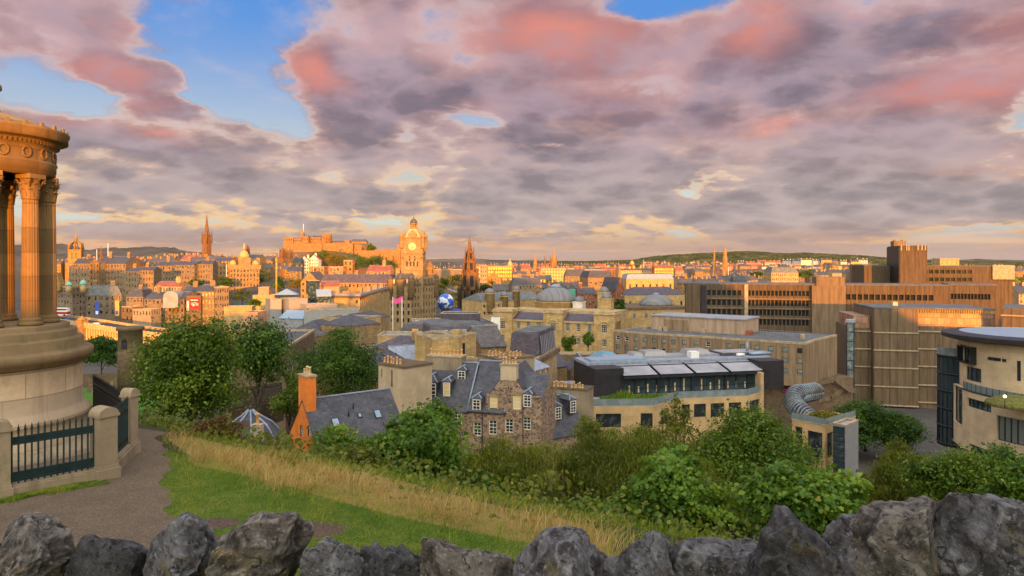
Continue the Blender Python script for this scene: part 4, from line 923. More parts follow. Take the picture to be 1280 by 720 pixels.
# ------------------------------------------------------------------ windows, frames and building helpers
WIN = {}
def window_mesh(w, h, style):
 """origin at the middle of the opening's bottom edge, facing local -y"""
 key = (round(w, 2), round(h, 2), style)
 if key in WIN: return WIN[key]
 mb = MB(); t = min(.09, w * .1)
 fr, gl = {'sash': ('white_paint', 'glass'), 'blind': ('white_paint', 'cream_blind'), 'dark': ('dark_frame', 'glass'), 'light': ('white_paint', 'glass_lit'), 'hotel': ('dark_frame', 'glass_lit'),
    'hotel_dark': ('white_paint', 'glass'), 'green': ('dark_frame', 'glass_green'), 'ribbed': ('concrete_fine', 'glass')}[style]
 mb.box(-w / 2, w / 2, .0, .05, 0, h, 1)
 for x0, x1, z0, z1 in ((-w / 2, -w / 2 + t, 0, h), (w / 2 - t, w / 2, 0, h), (-w / 2 + t, w / 2 - t, 0, t), (-w / 2 + t, w / 2 - t, h - t, h)): mb.box(x0, x1, -.05, -.003, z0, z1, 0)
 if style in ('sash', 'blind', 'light', 'hotel_dark'):
  mb.box(-w / 2 + t, w / 2 - t, -.042, -.004, h / 2 - t * .4, h / 2 + t * .4, 0)
  if style == 'sash' and w > .5:
   m_ = .025 if w < 1.2 else .035
   nv = 2 if w < 1.3 else 3
   for i in range(1, nv): q = -w / 2 + w * i / nv; mb.box(q - m_, q + m_, -.035, -.005, t, h - t, 0)
   for i in (1, 3): mb.box(-w / 2 + t, w / 2 - t, -.034, -.006, h * i / 4 - m_, h * i / 4 + m_, 0)
 elif style in ('dark', 'green') and w > 1.6:
  nv = max(2, int(w / 1.3))
  for i in range(1, nv): q = -w / 2 + w * i / nv; mb.box(q - .04, q + .04, -.045, -.004, t, h - t, 0)
 me = mb.mesh('window', [M[fr], M[gl]]); WIN[key] = me; return me
SIDE = {'front': 0.0, 'right': math.pi / 2, 'left': -math.pi / 2, 'back': math.pi}
class Bld:
 """a building: local x along its front (left to right seen from the viewer), y away, z up from the base"""
 def __init__(s, name, label, cat, A, B, base, group=None):
  a, b = Vector(A), Vector(B); s.W = (b - a).length; s.rz = math.atan2(b.y - a.y, b.x - a.x); s.base = base; s.A = a
  s.root = thing(name, label, cat, (a.x, a.y, base), s.rz, group)
 def z(s, py, Y): return Z(py, Y) - s.base
 def loc(s, px, Y): d = Vector(XY(px, Y)) - s.A; c, q = math.cos(-s.rz), math.sin(-s.rz); return Vector((d.x * c - d.y * q, d.x * q + d.y * c))
 def on_front(s, px, y=0.0):                     # local x where the ray of column px crosses local plane y
  u = Vector((math.cos(s.rz), math.sin(s.rz))); v = Vector((-u.y, u.x)); k = (px - 640) / F; o = s.A + v * y
  return (k * o.y - o.x) / (u.x - k * u.y)
 def part(s, name, mb, m, parent=None): return mb.build(name, m, parent or s.root)
 def win(s, side, u, z, w, h, style='sash', D=0.0, dep=.2, parent=None):
  if side == 'front': loc = (u, dep + D, z); r = 0
  elif side == 'left': loc = (dep + D, u, z); r = -math.pi / 2
  elif side == 'right': loc = (s.W - dep - D, u, z); r = math.pi / 2
  else: loc = (u, D - dep, z); r = math.pi
  return put('window', window_mesh(w, h, style), parent or s.root, loc, r)
def grid_ops(W_, z0, z1, bays, storeys, ww, wh, m0=None, sill=.32):
 """openings of a regular facade"""
 out = []; sh = (z1 - z0) / storeys; bw = W_ / bays
 for j in range(storeys):
  for i in range(bays):
   c = bw * (i + .5); zb = z0 + sh * j + sh * sill
   out.append((c - ww / 2, c + ww / 2, zb, min(zb + wh, z0 + sh * (j + 1) - .15)))
 return out
def walls(b, D, zt, wm, ops_f=(), ops_l=(), ops_r=(), gm='glass', dep=.2, gable=None, rh=0.0, name='wall', far=True, z0=-2.0, wins=None):
 """four walls with openings; far: the panes are part of the wall, else each window is a part of its own"""
 mb = MB(); W_ = b.W; g = 1 if far else None
 mb.panel((0, 0, 0), (1, 0, 0), (0, -1, 0), W_, z0, zt, ops_f, dep, 0, g)
 mb.panel((0, 0, 0), (0, 1, 0), (-1, 0, 0), D, z0, zt, ops_l, dep, 0, g)
 mb.panel((W_, 0, 0), (0, 1, 0), (1, 0, 0), D, z0, zt, ops_r, dep, 0, g)
 mb.panel((0, D, 0), (1, 0, 0), (0, 1, 0), W_, z0, zt, (), dep, 0)
 if gable == 'sides':
  for x in (0, W_): mb.add([(x, 0, zt), (x, D, zt), (x, D / 2, zt + rh)], [(0, 1, 2)])
 elif gable == 'front':
  for y in (0, D): mb.add([(0, y, zt), (W_, y, zt), (W_ / 2, y, zt + rh)], [(0, 1, 2)])
 o = b.part(name, mb, [M[wm], M['glass_far' if far and gm == 'glass' else gm]])
 if not far:
  for side, ops in (('front', ops_f), ('left', ops_l), ('right', ops_r)):
   for i, q in enumerate(ops):
    st = wins(side, i) if callable(wins) else (wins or 'sash')
    if st: b.win(side, (q[0] + q[1]) / 2, q[2], q[1] - q[0], q[3] - q[2], st, dep=dep - .06)
 return o
def roof(b, kind, D, zt, rh, rm, over=.25, x0=0.0, x1=None, y0=0.0, name='roof', thick=.12, inset=2.0):
 W_ = b.W if x1 is None else x1; mb = MB(); e = over; D = D + y0
 if kind == 'gable':                              # ridge along the front
  ym = (y0 + D) / 2; dz = rh * e / ((D - y0) / 2)
  for ya, yb in ((y0 - e, ym), (D + e, ym)):
   za = zt - dz; p = [(x0 - .1, ya, za), (W_ + .1, ya, za), (W_ + .1, yb, zt + rh), (x0 - .1, yb, zt + rh)]
   mb.add(p + [(q[0], q[1], q[2] + thick) for q in p], [(4, 5, 6, 7), (0, 1, 5, 4), (1, 2, 6, 5), (3, 0, 4, 7), (3, 2, 1, 0)])
  mb.box(x0 - .1, W_ + .1, ym - .12, ym + .12, zt + rh + thick - .04, zt + rh + thick + .06, 1)
 elif kind == 'cross':                            # ridge front to back
  xm = (x0 + W_) / 2; dz = rh * e / ((W_ - x0) / 2)
  for xa, xb in ((x0 - e, xm), (W_ + e, xm)):
   za = zt - dz; p = [(xa, y0 - .1, za), (xa, D + .1, za), (xb, D + .1, zt + rh), (xb, y0 - .1, zt + rh)]
   mb.add(p + [(q[0], q[1], q[2] + thick) for q in p], [(4, 5, 6, 7), (0, 1, 5, 4), (1, 2, 6, 5), (3, 0, 4, 7), (3, 2, 1, 0)])
  mb.box(xm - .12, xm + .12, y0 - .1, D + .1, zt + rh + thick - .04, zt + rh + thick + .06, 1)
 elif kind == 'hip':
  i = min((D - y0) / 2, (W_ - x0) / 2) ; ym = (y0 + D) / 2
  vs = [(x0 - e, y0 - e, zt), (W_ + e, y0 - e, zt), (W_ + e, D + e, zt), (x0 - e, D + e, zt)]
  ra, rb = x0 + i, W_ - i
  if W_ - x0 >= D - y0: vs += [(ra, ym, zt + rh), (rb + .01, ym, zt + rh)]; fs = [(0, 1, 5, 4), (1, 2, 5), (2, 3, 4, 5), (3, 0, 4)]
  else: xm = (x0 + W_) / 2; vs += [(xm, y0 + i, zt + rh), (xm, D - i + .01, zt + rh)]; fs = [(0, 1, 4), (1, 2, 5, 4), (2, 3, 5), (3, 0, 4, 5)]
  mb.add(vs, fs + [(3, 2, 1, 0)])
 elif kind == 'mansard':
  mb.tbox(x0 - .05, W_ + .05, y0 - .05, D + .05, zt, zt + rh, rh * .42, rh * .42); mb.tbox(x0 + rh * .42, W_ - rh * .42, y0 + rh * .42, D - rh * .42, zt + rh, zt + rh + .5, 1.5, 1.5, 1)
 elif kind == 'flat':
  p = .35                                      # parapet, roof sheet sunk behind it
  mb.box(x0 + p, W_ - p, y0 + p, D - p, zt - .30, zt - .1, 0)
  for a in ((x0 - .06, W_ + .06, y0 - .06, y0 + p), (x0 - .06, W_ + .06, D - p, D + .06), (x0 - .06, x0 + p, y0 + p, D - p), (W_ - p, W_ + .06, y0 + p, D - p)): mb.box(*a, zt - .05, zt + max(rh, .15), 1)
 m2 = {'gable': 'lead', 'cross': 'lead', 'hip': 'lead', 'mansard': 'felt', 'flat': 'concrete_band'}[kind]
 return b.part(name, mb, [M[rm], M[m2]])
POT = {}
def pot_mesh(m, k):
 if (m, k) not in POT:
  q = MB(); h = (.62, .80, .5)[k]; q.lathe([(.15, 0), (.145, .05), (.125, .10), (.115, h * .8), (.14, h * .84), (.14, h * .92), (.12, h), (.09, h), (.09, h - .1)], 10); POT[(m, k)] = q.mesh('chimney_pot', M[m])
 return POT[(m, k)]
def chimney(b, x0, x1, y0, y1, z0, z1, wm, pots=4, pm='pot', along='x', each=True, cap=True):
 mb = MB(); mb.box(x0, x1, y0, y1, z0, z1)
 if cap: mb.box(x0 - .09, x1 + .09, y0 - .09, y1 + .09, z1, z1 + .16, 1)
 o = b.part('chimney', mb, [M[wm], M['concrete_band'] if wm.startswith('render') else M[wm]])
 zt = z1 + (.16 if cap else 0)
 if each:
  rng = random.Random(int(x0 * 100 + y0 * 10 + z1))
  for i in range(pots):
   f = (i + .5) / pots
   q = (x0 + (x1 - x0) * f, (y0 + y1) / 2) if along == 'x' else ((x0 + x1) / 2, y0 + (y1 - y0) * f)
   put('chimney_pot', pot_mesh(rng.choice((pm, pm, 'pot_pale')), rng.randrange(3)), o, (q[0], q[1], zt))
 elif pots:
  mp = MB()
  for i in range(pots):
   f = (i + .5) / pots; q = (x0 + (x1 - x0) * f, (y0 + y1) / 2) if along == 'x' else ((x0 + x1) / 2, y0 + (y1 - y0) * f)
   mp.lathe([(.2, zt), (.16, zt + .9)], 6, q[0], q[1])
  k = mp.build('chimney_pots', M[pm], o); k['kind'] = 'stuff'
 return o
def dormer(b, x, w, h, y, z, D=2.2, style='sash', rm='slate', wm='slate', hip=True):
 """roof dormer whose front stands at local y with its foot at z"""
 mb = MB(); mb.box(x - w / 2, x + w / 2, y, y + D, z, z + h, 0); o = b.part('dormer', mb, [M[wm]])
 r = MB(); e = .12; rh = w * .42
 vs = [(x - w / 2 - e, y - e, z + h), (x + w / 2 + e, y - e, z + h), (x + w / 2 + e, y + D + .6, z + h), (x - w / 2 - e, y + D + .6, z + h), (x, y + (.5 * w if hip else -e), z + h + rh), (x, y + D + .6, z + h + rh)]
 r.add(vs, [(0, 1, 4), (1, 2, 5, 4), (3, 0, 4, 5), (0, 3, 2, 1)])
 r.tube([vs[4], vs[5]], .10, 4, 1); r.tube([vs[0], vs[4]], .08, 4, 1); r.tube([vs[1], vs[4]], .08, 4, 1)
 r.build('dormer_roof', [M[rm], M['blue_metal']], o)
 put('window', window_mesh(w * .86, h * .88, style), o, (x, y - .06, z + h * .05)); return o
# ------------------------------------------------------------------ near houses
def cottage():
 base = G(X(430, 62), 62) - 1.0; ux, uy = .78, .62
 A = Vector(XY(398, 62)); B = A + Vector((ux, uy)) * 9.2
 b = Bld('cottage', 'cottage with bright orange gable and long grey slate roof', 'house', A, B, base); D = 7.4
 zt = b.z(564, 62); rh = b.z(502, 64.5) - zt
 ops = []
 gy = {};
 mb = MB()
 lops = [(1.8, 2.45, zt + .9, zt + 1.9), (3.7, 4.35, zt + .5, zt + 1.6)]
 mb.panel((0, 0, 0), (1, 0, 0), (0, -1, 0), b.W, -3, zt, (), .2)
 mb.panel((b.W, 0, 0), (0, 1, 0), (1, 0, 0), D, -3, zt, (), .2); mb.panel((0, D, 0), (1, 0, 0), (0, 1, 0), b.W, -3, zt, (), .2)
 mb.add([(b.W, 0, zt), (b.W, D, zt), (b.W, D / 2, zt + rh)], [(0, 1, 2)])
 # gable wall built row by row so that its windows are real openings
 mb.panel((0, 0, 0), (0, 1, 0), (-1, 0, 0), D, -3, zt - .4, ())
 rows = [zt - .4, zt, zt + .5, zt + .9, zt + 1.6, zt + 1.9]
 def span(z): t = max(0, (z - zt) / rh); return D / 2 * t, D - D / 2 * t
 for za, zb_ in zip(rows[:-1], rows[1:]):
  (a0, a1), (c0, c1) = span(za), span(zb_); cut = [q for q in lops if q[2] <= za + 1e-6 and q[3] >= zb_ - 1e-6]
  u0, u1 = (a0, c0)
  for q in sorted(cut) + [None]:
   e0, e1 = (a1, c1) if q is None else (q[0], q[0])
   mb.quad((0, e0, za), (0, u0, za), (0, u1, zb_), (0, e1, zb_))
   if q: u0 = u1 = q[1]
 a0, a1 = span(rows[-1]); mb.add([(0, a1, rows[-1]), (0, a0, rows[-1]), (0, D / 2, zt + rh)], [(0, 1, 2)])
 for q in lops: mb.box(.25, .3, q[0], q[1], q[2], q[3])
 b.part('wall', mb, M['render_orange'])
 for q in lops: b.win('left', (q[0] + q[1]) / 2, q[2], .65, q[3] - q[2], 'sash', dep=.16)
 roof(b, 'gable', D, zt, rh, 'slate', .3)
 chimney(b, -.06, .92, D / 2 - .95, D / 2 + .95, zt + rh - 1.4, b.z(472, 64.2), 'render_orange', 3, 'pot_pale', 'y')
 s = rh / (D / 2)
 for x, y, w, h in ((2.4, 1.25, .75, .95), (5.0, 1.5, .4, .5), (6.9, 1.4, .7, .95)):
  m_ = MB(); n = Vector((0, -s, 1)).normalized(); up = Vector((0, 1, s)).normalized(); c = Vector((x, y + .4, zt + (y + .4) * s + .16))
  m_.rbox(c, (w / 2, h / 2, .05), (1, 0, 0), up, n, 1); m_.rbox(c + n * .03, (w / 2 - .08, h / 2 - .08, .05), (1, 0, 0), up, n, 0)
  b.part('skylight', m_, [M['blue_metal'], M['dark_frame']])
 for x, y in ((3.9, 2.0), (4.6, 2.5)):
  m_ = MB(); m_.tube([(x, y, zt + y * s), (x, y, zt + y * s + .7)], .06, 6); b.part('vent_pipe', m_, M['iron_black'])
 return b
cottage()
def rubble_house():
 base = Z(575, 80); A = XY(516, 83.5); B = XY(677, 79.0)
 b = Bld('rubble_house', 'long rubble stone house with a chimneyed gable, slate roofs and pale dormers', 'house', A, B, base); D = 8.0
 fx = b.on_front
 def zz(py): return b.z(py, 80)
 x_l, x_m, x_r = fx(582), fx(615), fx(652); we = zz(519.5); wr = zz(494)
 # front wall: left wing eaves low, middle gable, right shoulder
 ops = []; kinds = []
 for px, y0, y1, w, st in ((572.5, 518.5, 535, 1.0, 'sash'), (596.5, 531, 548, 1.0, 'sash'), (616, 527, 545, 1.0, 'sash'), (636.5, 524, 541, 1.0, 'sash'), (658.5, 520, 536, .95, 'sash')):
  c = fx(px); ops.append((c - w / 2, c + w / 2, zz(y1) + .0, zz(y0))); kinds.append(st)
 mb = MB(); zlow = we - .02
 mb.panel((0, 0, 0), (1, 0, 0), (0, -1, 0), b.W, -4, zlow, [q for q in ops if q[3] < zlow] , .25)
 upper = [('blind', fx(617), 497, 514.5), ('blind', fx(646), 493.5, 511.5)]
 uo = [(c - .5, c + .5, zz(y1), zz(y0)) for _, c, y0, y1 in upper]
 xs0 = fx(586)
 def pan(x0, x1, z0, z1, o): mb.panel((x0, 0, 0), (1, 0, 0), (0, -1, 0), x1 - x0, z0, z1, [(q[0] - x0, q[1] - x0, q[2], q[3]) for q in o], .25)
 ops_cut = [q for q in ops if q[3] >= zlow]
 pan(x_m - 1.2, b.W, zlow, zz(497) , uo[:0] + [])if False else None
 pan(x_l + 2.6, b.W, zlow, zz(493), uo)
 gx0, gx1 = x_m - .2, x_r + .6; gm = (gx0 + gx1) / 2; gt = zz(471.5)
 mb.add([(gx0, 0, zz(493)), (gx1, 0, zz(493)), (gm + .75, 0, gt), (gm - .75, 0, gt)], [(0, 1, 2, 3)])
 mb.panel((b.W, 0, 0), (0, 1, 0), (1, 0, 0), D, -4, wr, ()); mb.panel((0, 0, 0), (0, 1, 0), (-1, 0, 0), D, -4, we, ()); mb.panel((0, D, 0), (1, 0, 0), (0, 1, 0), b.W, -4, we, ())
 b.part('wall', mb, M['rubble'])
 for q, st in zip(ops, kinds):
  if q[3] < zlow: b.win('front', (q[0] + q[1]) / 2, q[2], q[1] - q[0], q[3] - q[2], st, dep=.16)
  else:
   m_ = 0; b.win('front', (q[0] + q[1]) / 2, q[2], q[1] - q[0], q[3] - q[2], st, dep=-.02)
 for q in uo: b.win('front', (q[0] + q[1]) / 2, q[2], q[1] - q[0], q[3] - q[2], 'blind', dep=.16)
 for q in ops + uo:                                  # dressed margins round the openings
  sl = MB()
  for x0, x1, z0, z1 in ((q[0] - .16, q[0], q[2] - .15, q[3] + .18), (q[1], q[1] + .16, q[2] - .15, q[3] + .18), (q[0], q[1], q[3], q[3] + .2), (q[0], q[1], q[2] - .16, q[2])): sl.box(x0, x1, -.03, .02, z0, z1)
  b.part('window_margin', sl, M['ashlar'])
 # roofs
 rid = zz(465)
 def slope(x0, x1, ze, zr, y0, y1, name='roof', m='slate'):
  r = MB(); p = [(x0, y0, ze), (x1, y0, ze), (x1, y1, zr), (x0, y1, zr)]; r.add(p + [(q[0], q[1], q[2] + .14) for q in p], [(4, 5, 6, 7), (0, 1, 5, 4), (1, 2, 6, 5), (3, 0, 4, 7), (2, 3, 7, 6), (3, 2, 1, 0)])
  q = [(x0, y1, zr), (x1, y1, zr), (x1, 2 * y1 - y0, ze), (x0, 2 * y1 - y0, ze)]; r.add(q, [(0, 1, 2, 3)])
  r.box(x0, x1, y1 - .1, y1 + .1, zr + .1, zr + .24, 1)
  r.tube([(x1 - .05, y0, ze + .2), (x1 - .05, y1, zr + .2)], .11, 4, 1)
  return b.part(name, r, [M[m], M['blue_metal']])
 slope(-.2, x_l + .3, we, zz(463.5), -.3, 4.0); slope(x_l + .3, gm - .4, zz(518), zz(461), -.25, 4.6)
 r = MB(); gy = D                                   # the cross roof behind the gable
 for xa in (gx0 - .1, gx1 + .1):
  p = [(xa, .12, zz(493)), (xa, gy, zz(493)), (gm, gy, gt + .9), (gm, .12, gt + .9)]; r.add(p, [(0, 1, 2, 3)])
 r.add([(gx1, .0, zz(497)), (b.W + .2, -.2, wr - .1), (b.W + .2, 4.2, zz(474)), (gx1 - 1.5, 4.2, zz(470))], [(0, 1, 2, 3)])
 b.part('roof', r, [M['slate']])
 # dormers
 dormer(b, fx(537, .9), 2.0, 2.05, .9, zz(508.5) + .2, 2.4, 'sash'); dormer(b, fx(558.5, .9), 1.05, 1.9, .9, zz(505) + .2, 2.4, 'blind')
 dormer(b, fx(580, 3.4), 1.15, 1.6, 2.6, zz(487), 2.0, 'sash'); dormer(b, fx(596, 0), 1.15, 1.75, -.02, zz(519), 2.2, 'sash', wm='rubble'); dormer(b, fx(659.5, 0), 1.1, 1.6, -.02, zz(508), 2.0, 'sash', wm='rubble')
 dormer(b, fx(643.5, 4.0), .8, 1.3, 3.4, zz(477.5), 1.6, 'blind')
 # chimneys
 chimney(b, gm - .95, gm + .95, -.05, 1.0, gt - .4, zz(457), 'render_cream', 5, 'pot')
 xa, xb = fx(528, 2), fx(572, 2)
 cb = chimney(b, xa, xb, 3.2, 5.2, zz(500), zz(455), 'render_beige', 9, 'pot')
 dp = MB()
 for px in (603, 654): dp.tube([(fx(px), -.08, -3), (fx(px), -.08, zz(505))], .05, 6)
 b.part('downpipe', dp, M['iron_black'])
 return b
rubble_house()
def chimney_house():
 base = Z(575, 84); b = Bld('chimney_gable', 'tall cream rendered chimney gable at the right end of the cottage roof', 'house', XY(473, 80), XY(506, 77), base); D = 4.2
 zt = b.z(459, 78)
 walls(b, D, zt, 'render_cream', z0=-2); r = MB(); r.box(-.12, b.W + .12, -.12, D + .12, zt, zt + .22); b.part('coping', r, M['ashlar_dark'])
 b.part('flue_slot', MB().box(b.W * .49, b.W * .55, -.02, .1, zt - 2.3, zt - .4), M['ashlar_dark']); b.part('flue_slot', MB().box(b.W * .12, b.W * .15, -.02, .1, zt - 1.4, zt - .4), M['ashlar_dark'])
 for x0, n in ((.3, 5), (1.9, 4)):
  for i in range(n): put('chimney_pot', pot_mesh(('pot', 'pot', 'pot_pale')[i % 3], i % 3), b.root, (x0 + i * .30, .7 + .25 * (i % 2), zt + .22))
chimney_house()
def dormer_house():
 base = Z(585, 84); b = Bld('slate_house', 'low house with steep slate roof and three white dormers below a cream gable', 'house', XY(677.5, 84), XY(731, 88), base); D = 6.5
 zt = b.z(545, 85); zr = b.z(496, 89); walls(b, D, zt, 'rubble', gable='sides', rh=zr - zt)
 roof(b, 'gable', D, zt, zr - zt, 'slate', .3)
 for px, y0 in ((681.5, 530), (697.5, 526), (716, 521)): dormer(b, b.on_front(px, .9), 1.1, 1.75, .9, b.z(y0, 86), 2.2, 'sash')
 return b
dormer_house()
def cream_gable():
 base = Z(575, 92); b = Bld('chimney_gable', 'wide cream chimney gable with two rows of buff pots beside the black office', 'house', XY(689, 93), XY(734, 91), base); D = 3.0
 zt = b.z(487, 92); walls(b, D, zt, 'render_beige'); r = MB(); r.box(-.1, b.W + .1, -.1, D + .1, zt, zt + .2); b.part('coping', r, M['ashlar_dark'])
 for x0, n in ((.2, 7), (2.75, 6)):
  for i in range(n): put('chimney_pot', pot_mesh(('pot_pale', 'pot', 'pot_pale')[i % 3], i % 3), b.root, (x0 + i * .29, .6 + .2 * (i % 2), zt + .2))
cream_gable()
def rough_chimneys():
 base = Z(560, 97); b = Bld('chimney_gable', 'tall rough grey gable under a double row of orange pots, behind the rubble house', 'house', XY(622, 96), XY(668, 99), base); D = 6
 zt = b.z(449, 97); walls(b, D, zt, 'render_beige', gable=None); r = MB(); r.box(-.1, b.W + .1, -.1, D + .1, zt, zt + .2); b.part('coping', r, M['ashlar_dark'])
 for x0, n, y in ((.1, 7, 3.0), (2.6, 7, 1.2), (.6, 4, .5)):
  for i in range(n): put('chimney_pot', pot_mesh(('pot', 'pot', 'pot_pale')[i % 3], i % 3), b.root, (x0 + i * .30, y + .2 * (i % 2), zt + .2))
rough_chimneys()
def generic(name, label, pxA, YA, pxB, YB, py_top, base, D, wm, rk='flat', rm='felt', rh=.5, bays=0, storeys=0, ww=1.1, wh=1.8, side=None, far=False, style='sash', z0=None, chim=(), cat='building', group=None, gm='glass', dep=.2, sill=.32, ev=.25, each=False, sops=True):
 """a plain building placed by the plan position of its front corners; chim: (x fraction, y, width, depth, height above eaves, pots)"""
 b = Bld(name, label, cat, XY(pxA, YA), XY(pxB, YB), base, group); zt = Z(py_top, (YA + YB) / 2) - base
 of = grid_ops(b.W, z0 if z0 is not None else 0, zt, bays, storeys, ww, wh, sill=sill) if bays else []
 sb = side if side is not None else (max(1, int(D / (b.W / bays))) if bays else 0)
 os_ = grid_ops(D, z0 if z0 is not None else 0, zt, sb, storeys, ww, wh, sill=sill) if sb and storeys and sops else []
 gable = {'gable': 'sides', 'cross': 'front'}.get(rk)
 walls(b, D, zt, wm, of, os_, os_, gm, dep, gable, rh, far=far, wins=style)
 roof(b, rk, D, zt, rh, rm, ev)
 for fx_, y, w, d, h, n in chim: chimney(b, b.W * fx_ - w / 2, b.W * fx_ + w / 2, y, y + d, zt - .5, zt + h, wm, n, 'pot', 'x' if w >= d else 'y', each=each)
 return b
def ashlar_blocks():
 b = generic('stone_block', 'blunt golden stone tower block with a mossy flat top above the slate roofs', 540, 112, 573, 114, 424, Z(490, 112), 9, 'ashlar_gold', 'flat', 'felt', .35)
 m_ = MB(); m_.box(b.W * .84, b.W * .88, -.03, .1, b.z(452, 112), b.z(428, 112)); b.part('flue_slot', m_, M['dark_frame'])
 b = generic('stone_block', 'taller golden stone stack with a dark slit, right half of the mossy tower block', 573.5, 112.5, 595, 118, 420, Z(490, 112), 8.6, 'ashlar_gold', 'flat', 'felt', .35)
 m_ = MB(); m_.box(b.W * .2, b.W * .34, -.03, .1, b.z(443, 115), b.z(428, 115)); b.part('flue_slot', m_, M['dark_frame'])
 chimney(b, 1.6, 2.9, 1, 2.2, b.z(424, 115), b.z(412, 115), 'ashlar_gold', 0, cap=False)
 b = generic('stone_house', 'golden stone house with a mossy ledge under the blunt tower block', 566, 105, 597, 108, 451, Z(490, 105), 5, 'ashlar_pale', 'flat', 'felt', .3, 3, 1, .55, 1.9, 0, style='blind', z0=5.2)
 # mansard building with the dark metal wall
 b = generic('mansard_building', 'tall pale stone building with a dark flat metal wall and louvred mansard end', 634, 115, 673, 113.5, 447, Z(520, 115), 14.5, 'ashlar_pale', 'flat', 'lead', .2)
 zt = b.z(449, 115); m_ = MB(); W_ = b.W
 m_.tbox(0, W_ - .1, 1.2, 14, zt + .3, b.z(416, 117), .3, .4, 0); m_.box(.6, W_ - .5, 1.9, 13.4, b.z(416, 117), b.z(414, 117), 1)
 b.part('roof_storey', m_, [M['slate_purple'], M['felt']])
 lv = MB()
 for i in range(9):
  y = 2.2 + i * 1.25
  lv.add([(W_ + .05, y, zt + .5), (W_ + .05, y + .7, zt + .5), (W_ - .25, y + .7, b.z(419, 117)), (W_ - .25, y, b.z(419, 117))], [(0, 1, 2, 3)])
 b.part('louvre', lv, M['membrane'])
 cor = MB(); cor.box(-.2, W_ + .5, -.4, 15.2, zt - .5, zt + .28); b.part('cornice', cor, M['ashlar_dark'])
 wn = [b.on_front(p) for p in (674,)]
 for i in range(3): b.win('right', 3.0 + i * 1.5, zt - 4.6, .8, 3.0, 'blind', dep=-.03)
 b2 = generic('stone_house', 'narrow stone house with tall pale windows under the louvred mansard', 666, 104, 686, 108.5, 461, Z(520, 105), 5, 'ashlar', 'gable', 'lead', .9, 3, 1, .5, 3.1, 0, style='blind', z0=6.0, sill=.25)
 generic('slate_building', 'grey building with a mottled slate slope left of the dark metal wall', 601, 122, 633, 124, 433, Z(520, 120), 10, 'ashlar', 'gable', 'slate_brown', 3.2)
 b = generic('mansard_building', 'broad grey mansard building with small white skylights behind the mossy tower block', 537, 148, 612, 152, 425, Z(480, 150), 14, 'ashlar', 'flat', 'felt', .2)
 m_ = MB(); zt = b.z(425, 150); m_.tbox(0, b.W, .3, 13.5, zt + .2, b.z(409, 150), .5, 2.0, 0); m_.tbox(.5, b.W - .5, 2.3, 11.5, b.z(409, 150), b.z(406, 150), .2, .2, 1); b.part('mansard_roof', m_, [M['slate_purple'], M['felt']])
 for px in (557, 565, 572, 580, 595, 602): b.win('front', b.on_front(px, 1.0), zt + .9, .75, 1.3, 'light', dep=.75)
 b = generic('roof_plant', 'long dark louvred plant enclosure on the roofs below the blue globe', 551, 178, 599, 178, 392, Z(408, 178), 7, 'slate_purple', 'flat', 'felt_dark', .15, cat='enclosure');
 ft = MB()
 for f_ in (.05, .3, .65, .95): ft.box(b.W * f_ - .2, b.W * f_ + .2, .3, 1, -1.4, -.2)
 b.part('legs', ft, M['white_plastic'])
 generic('flat_roof_building', 'wide flat roofed stone building carrying the dark plant enclosure', 520, 168, 622, 172, 408, Z(470, 170), 24, 'ashlar', 'flat', 'felt', .3)
 generic('slate_mansard', 'grey building with a brown slate mansard left of the small white skylights', 497, 160, 543, 156, 421, Z(470, 158), 14, 'ashlar_dark', 'mansard', 'slate_brown', 2.8)
 b = generic('roof_plant', 'small white box shaped plant room on the flat roofs above the slate mansard', 519, 176, 533, 176.5, 400, Z(408, 170), 4, 'white_plastic', 'flat', 'felt', .1, cat='plant room')
 generic('roof_plant', 'square white plant room with a grille in front of the register building wing', 614, 180, 625, 180.5, 396, Z(408, 170), 3, 'white_plastic', 'flat', 'felt', .1, cat='plant room')
 # zinc and slate roofs in the middle left
 generic('low_house', 'low golden stone house with a flat parapet above the cream chimney gable', 472, 140, 522, 140, 420, Z(450, 140), 7, 'ashlar_gold', 'flat', 'lead', .3)
 generic('low_house', 'brown stone house with small hipped slate roofs left of the blunt tower block', 461, 130, 529, 128, 437, Z(500, 130), 9, 'ashlar', 'hip', 'slate_purple', 2.2, 5, 2, 1.0, 1.9, 0, chim=((.75, 3, 1.2, .6, 2.6, 4),))
 b = generic('zinc_roof_house', 'stone house with a pale zinc slope between the chimney gables and the tower block', 492, 118, 541, 121, 453, Z(520, 118), 7, 'ashlar_gold', 'gable', 'lead', 2.6)
 generic('stone_house', 'stone house with a white sash window just left of the tall cream chimney gable', 446, 100, 474, 98, 459, Z(540, 100), 7, 'ashlar', 'hip', 'slate', 2, 3, 3, 1.0, 1.9, 0)
 generic('slate_building', 'house with a dark slate roof beside the louvred mansard', 692, 138, 712, 141, 458, Z(520, 140), 9, 'ashlar', 'gable', 'slate', 2.6)
 generic('slate_building', 'house with a dark cross gable left of the black office', 713, 128, 741, 128, 463, Z(520, 128), 8, 'ashlar_dark', 'cross', 'slate', 2.2)
 generic('retaining_wall', 'brown stone street wall below the two slender street trees', 700, 165, 745, 165, 443, Z(500, 165), 3, 'ashlar_dark', 'flat', 'felt', .3, cat='wall')
ashlar_blocks()
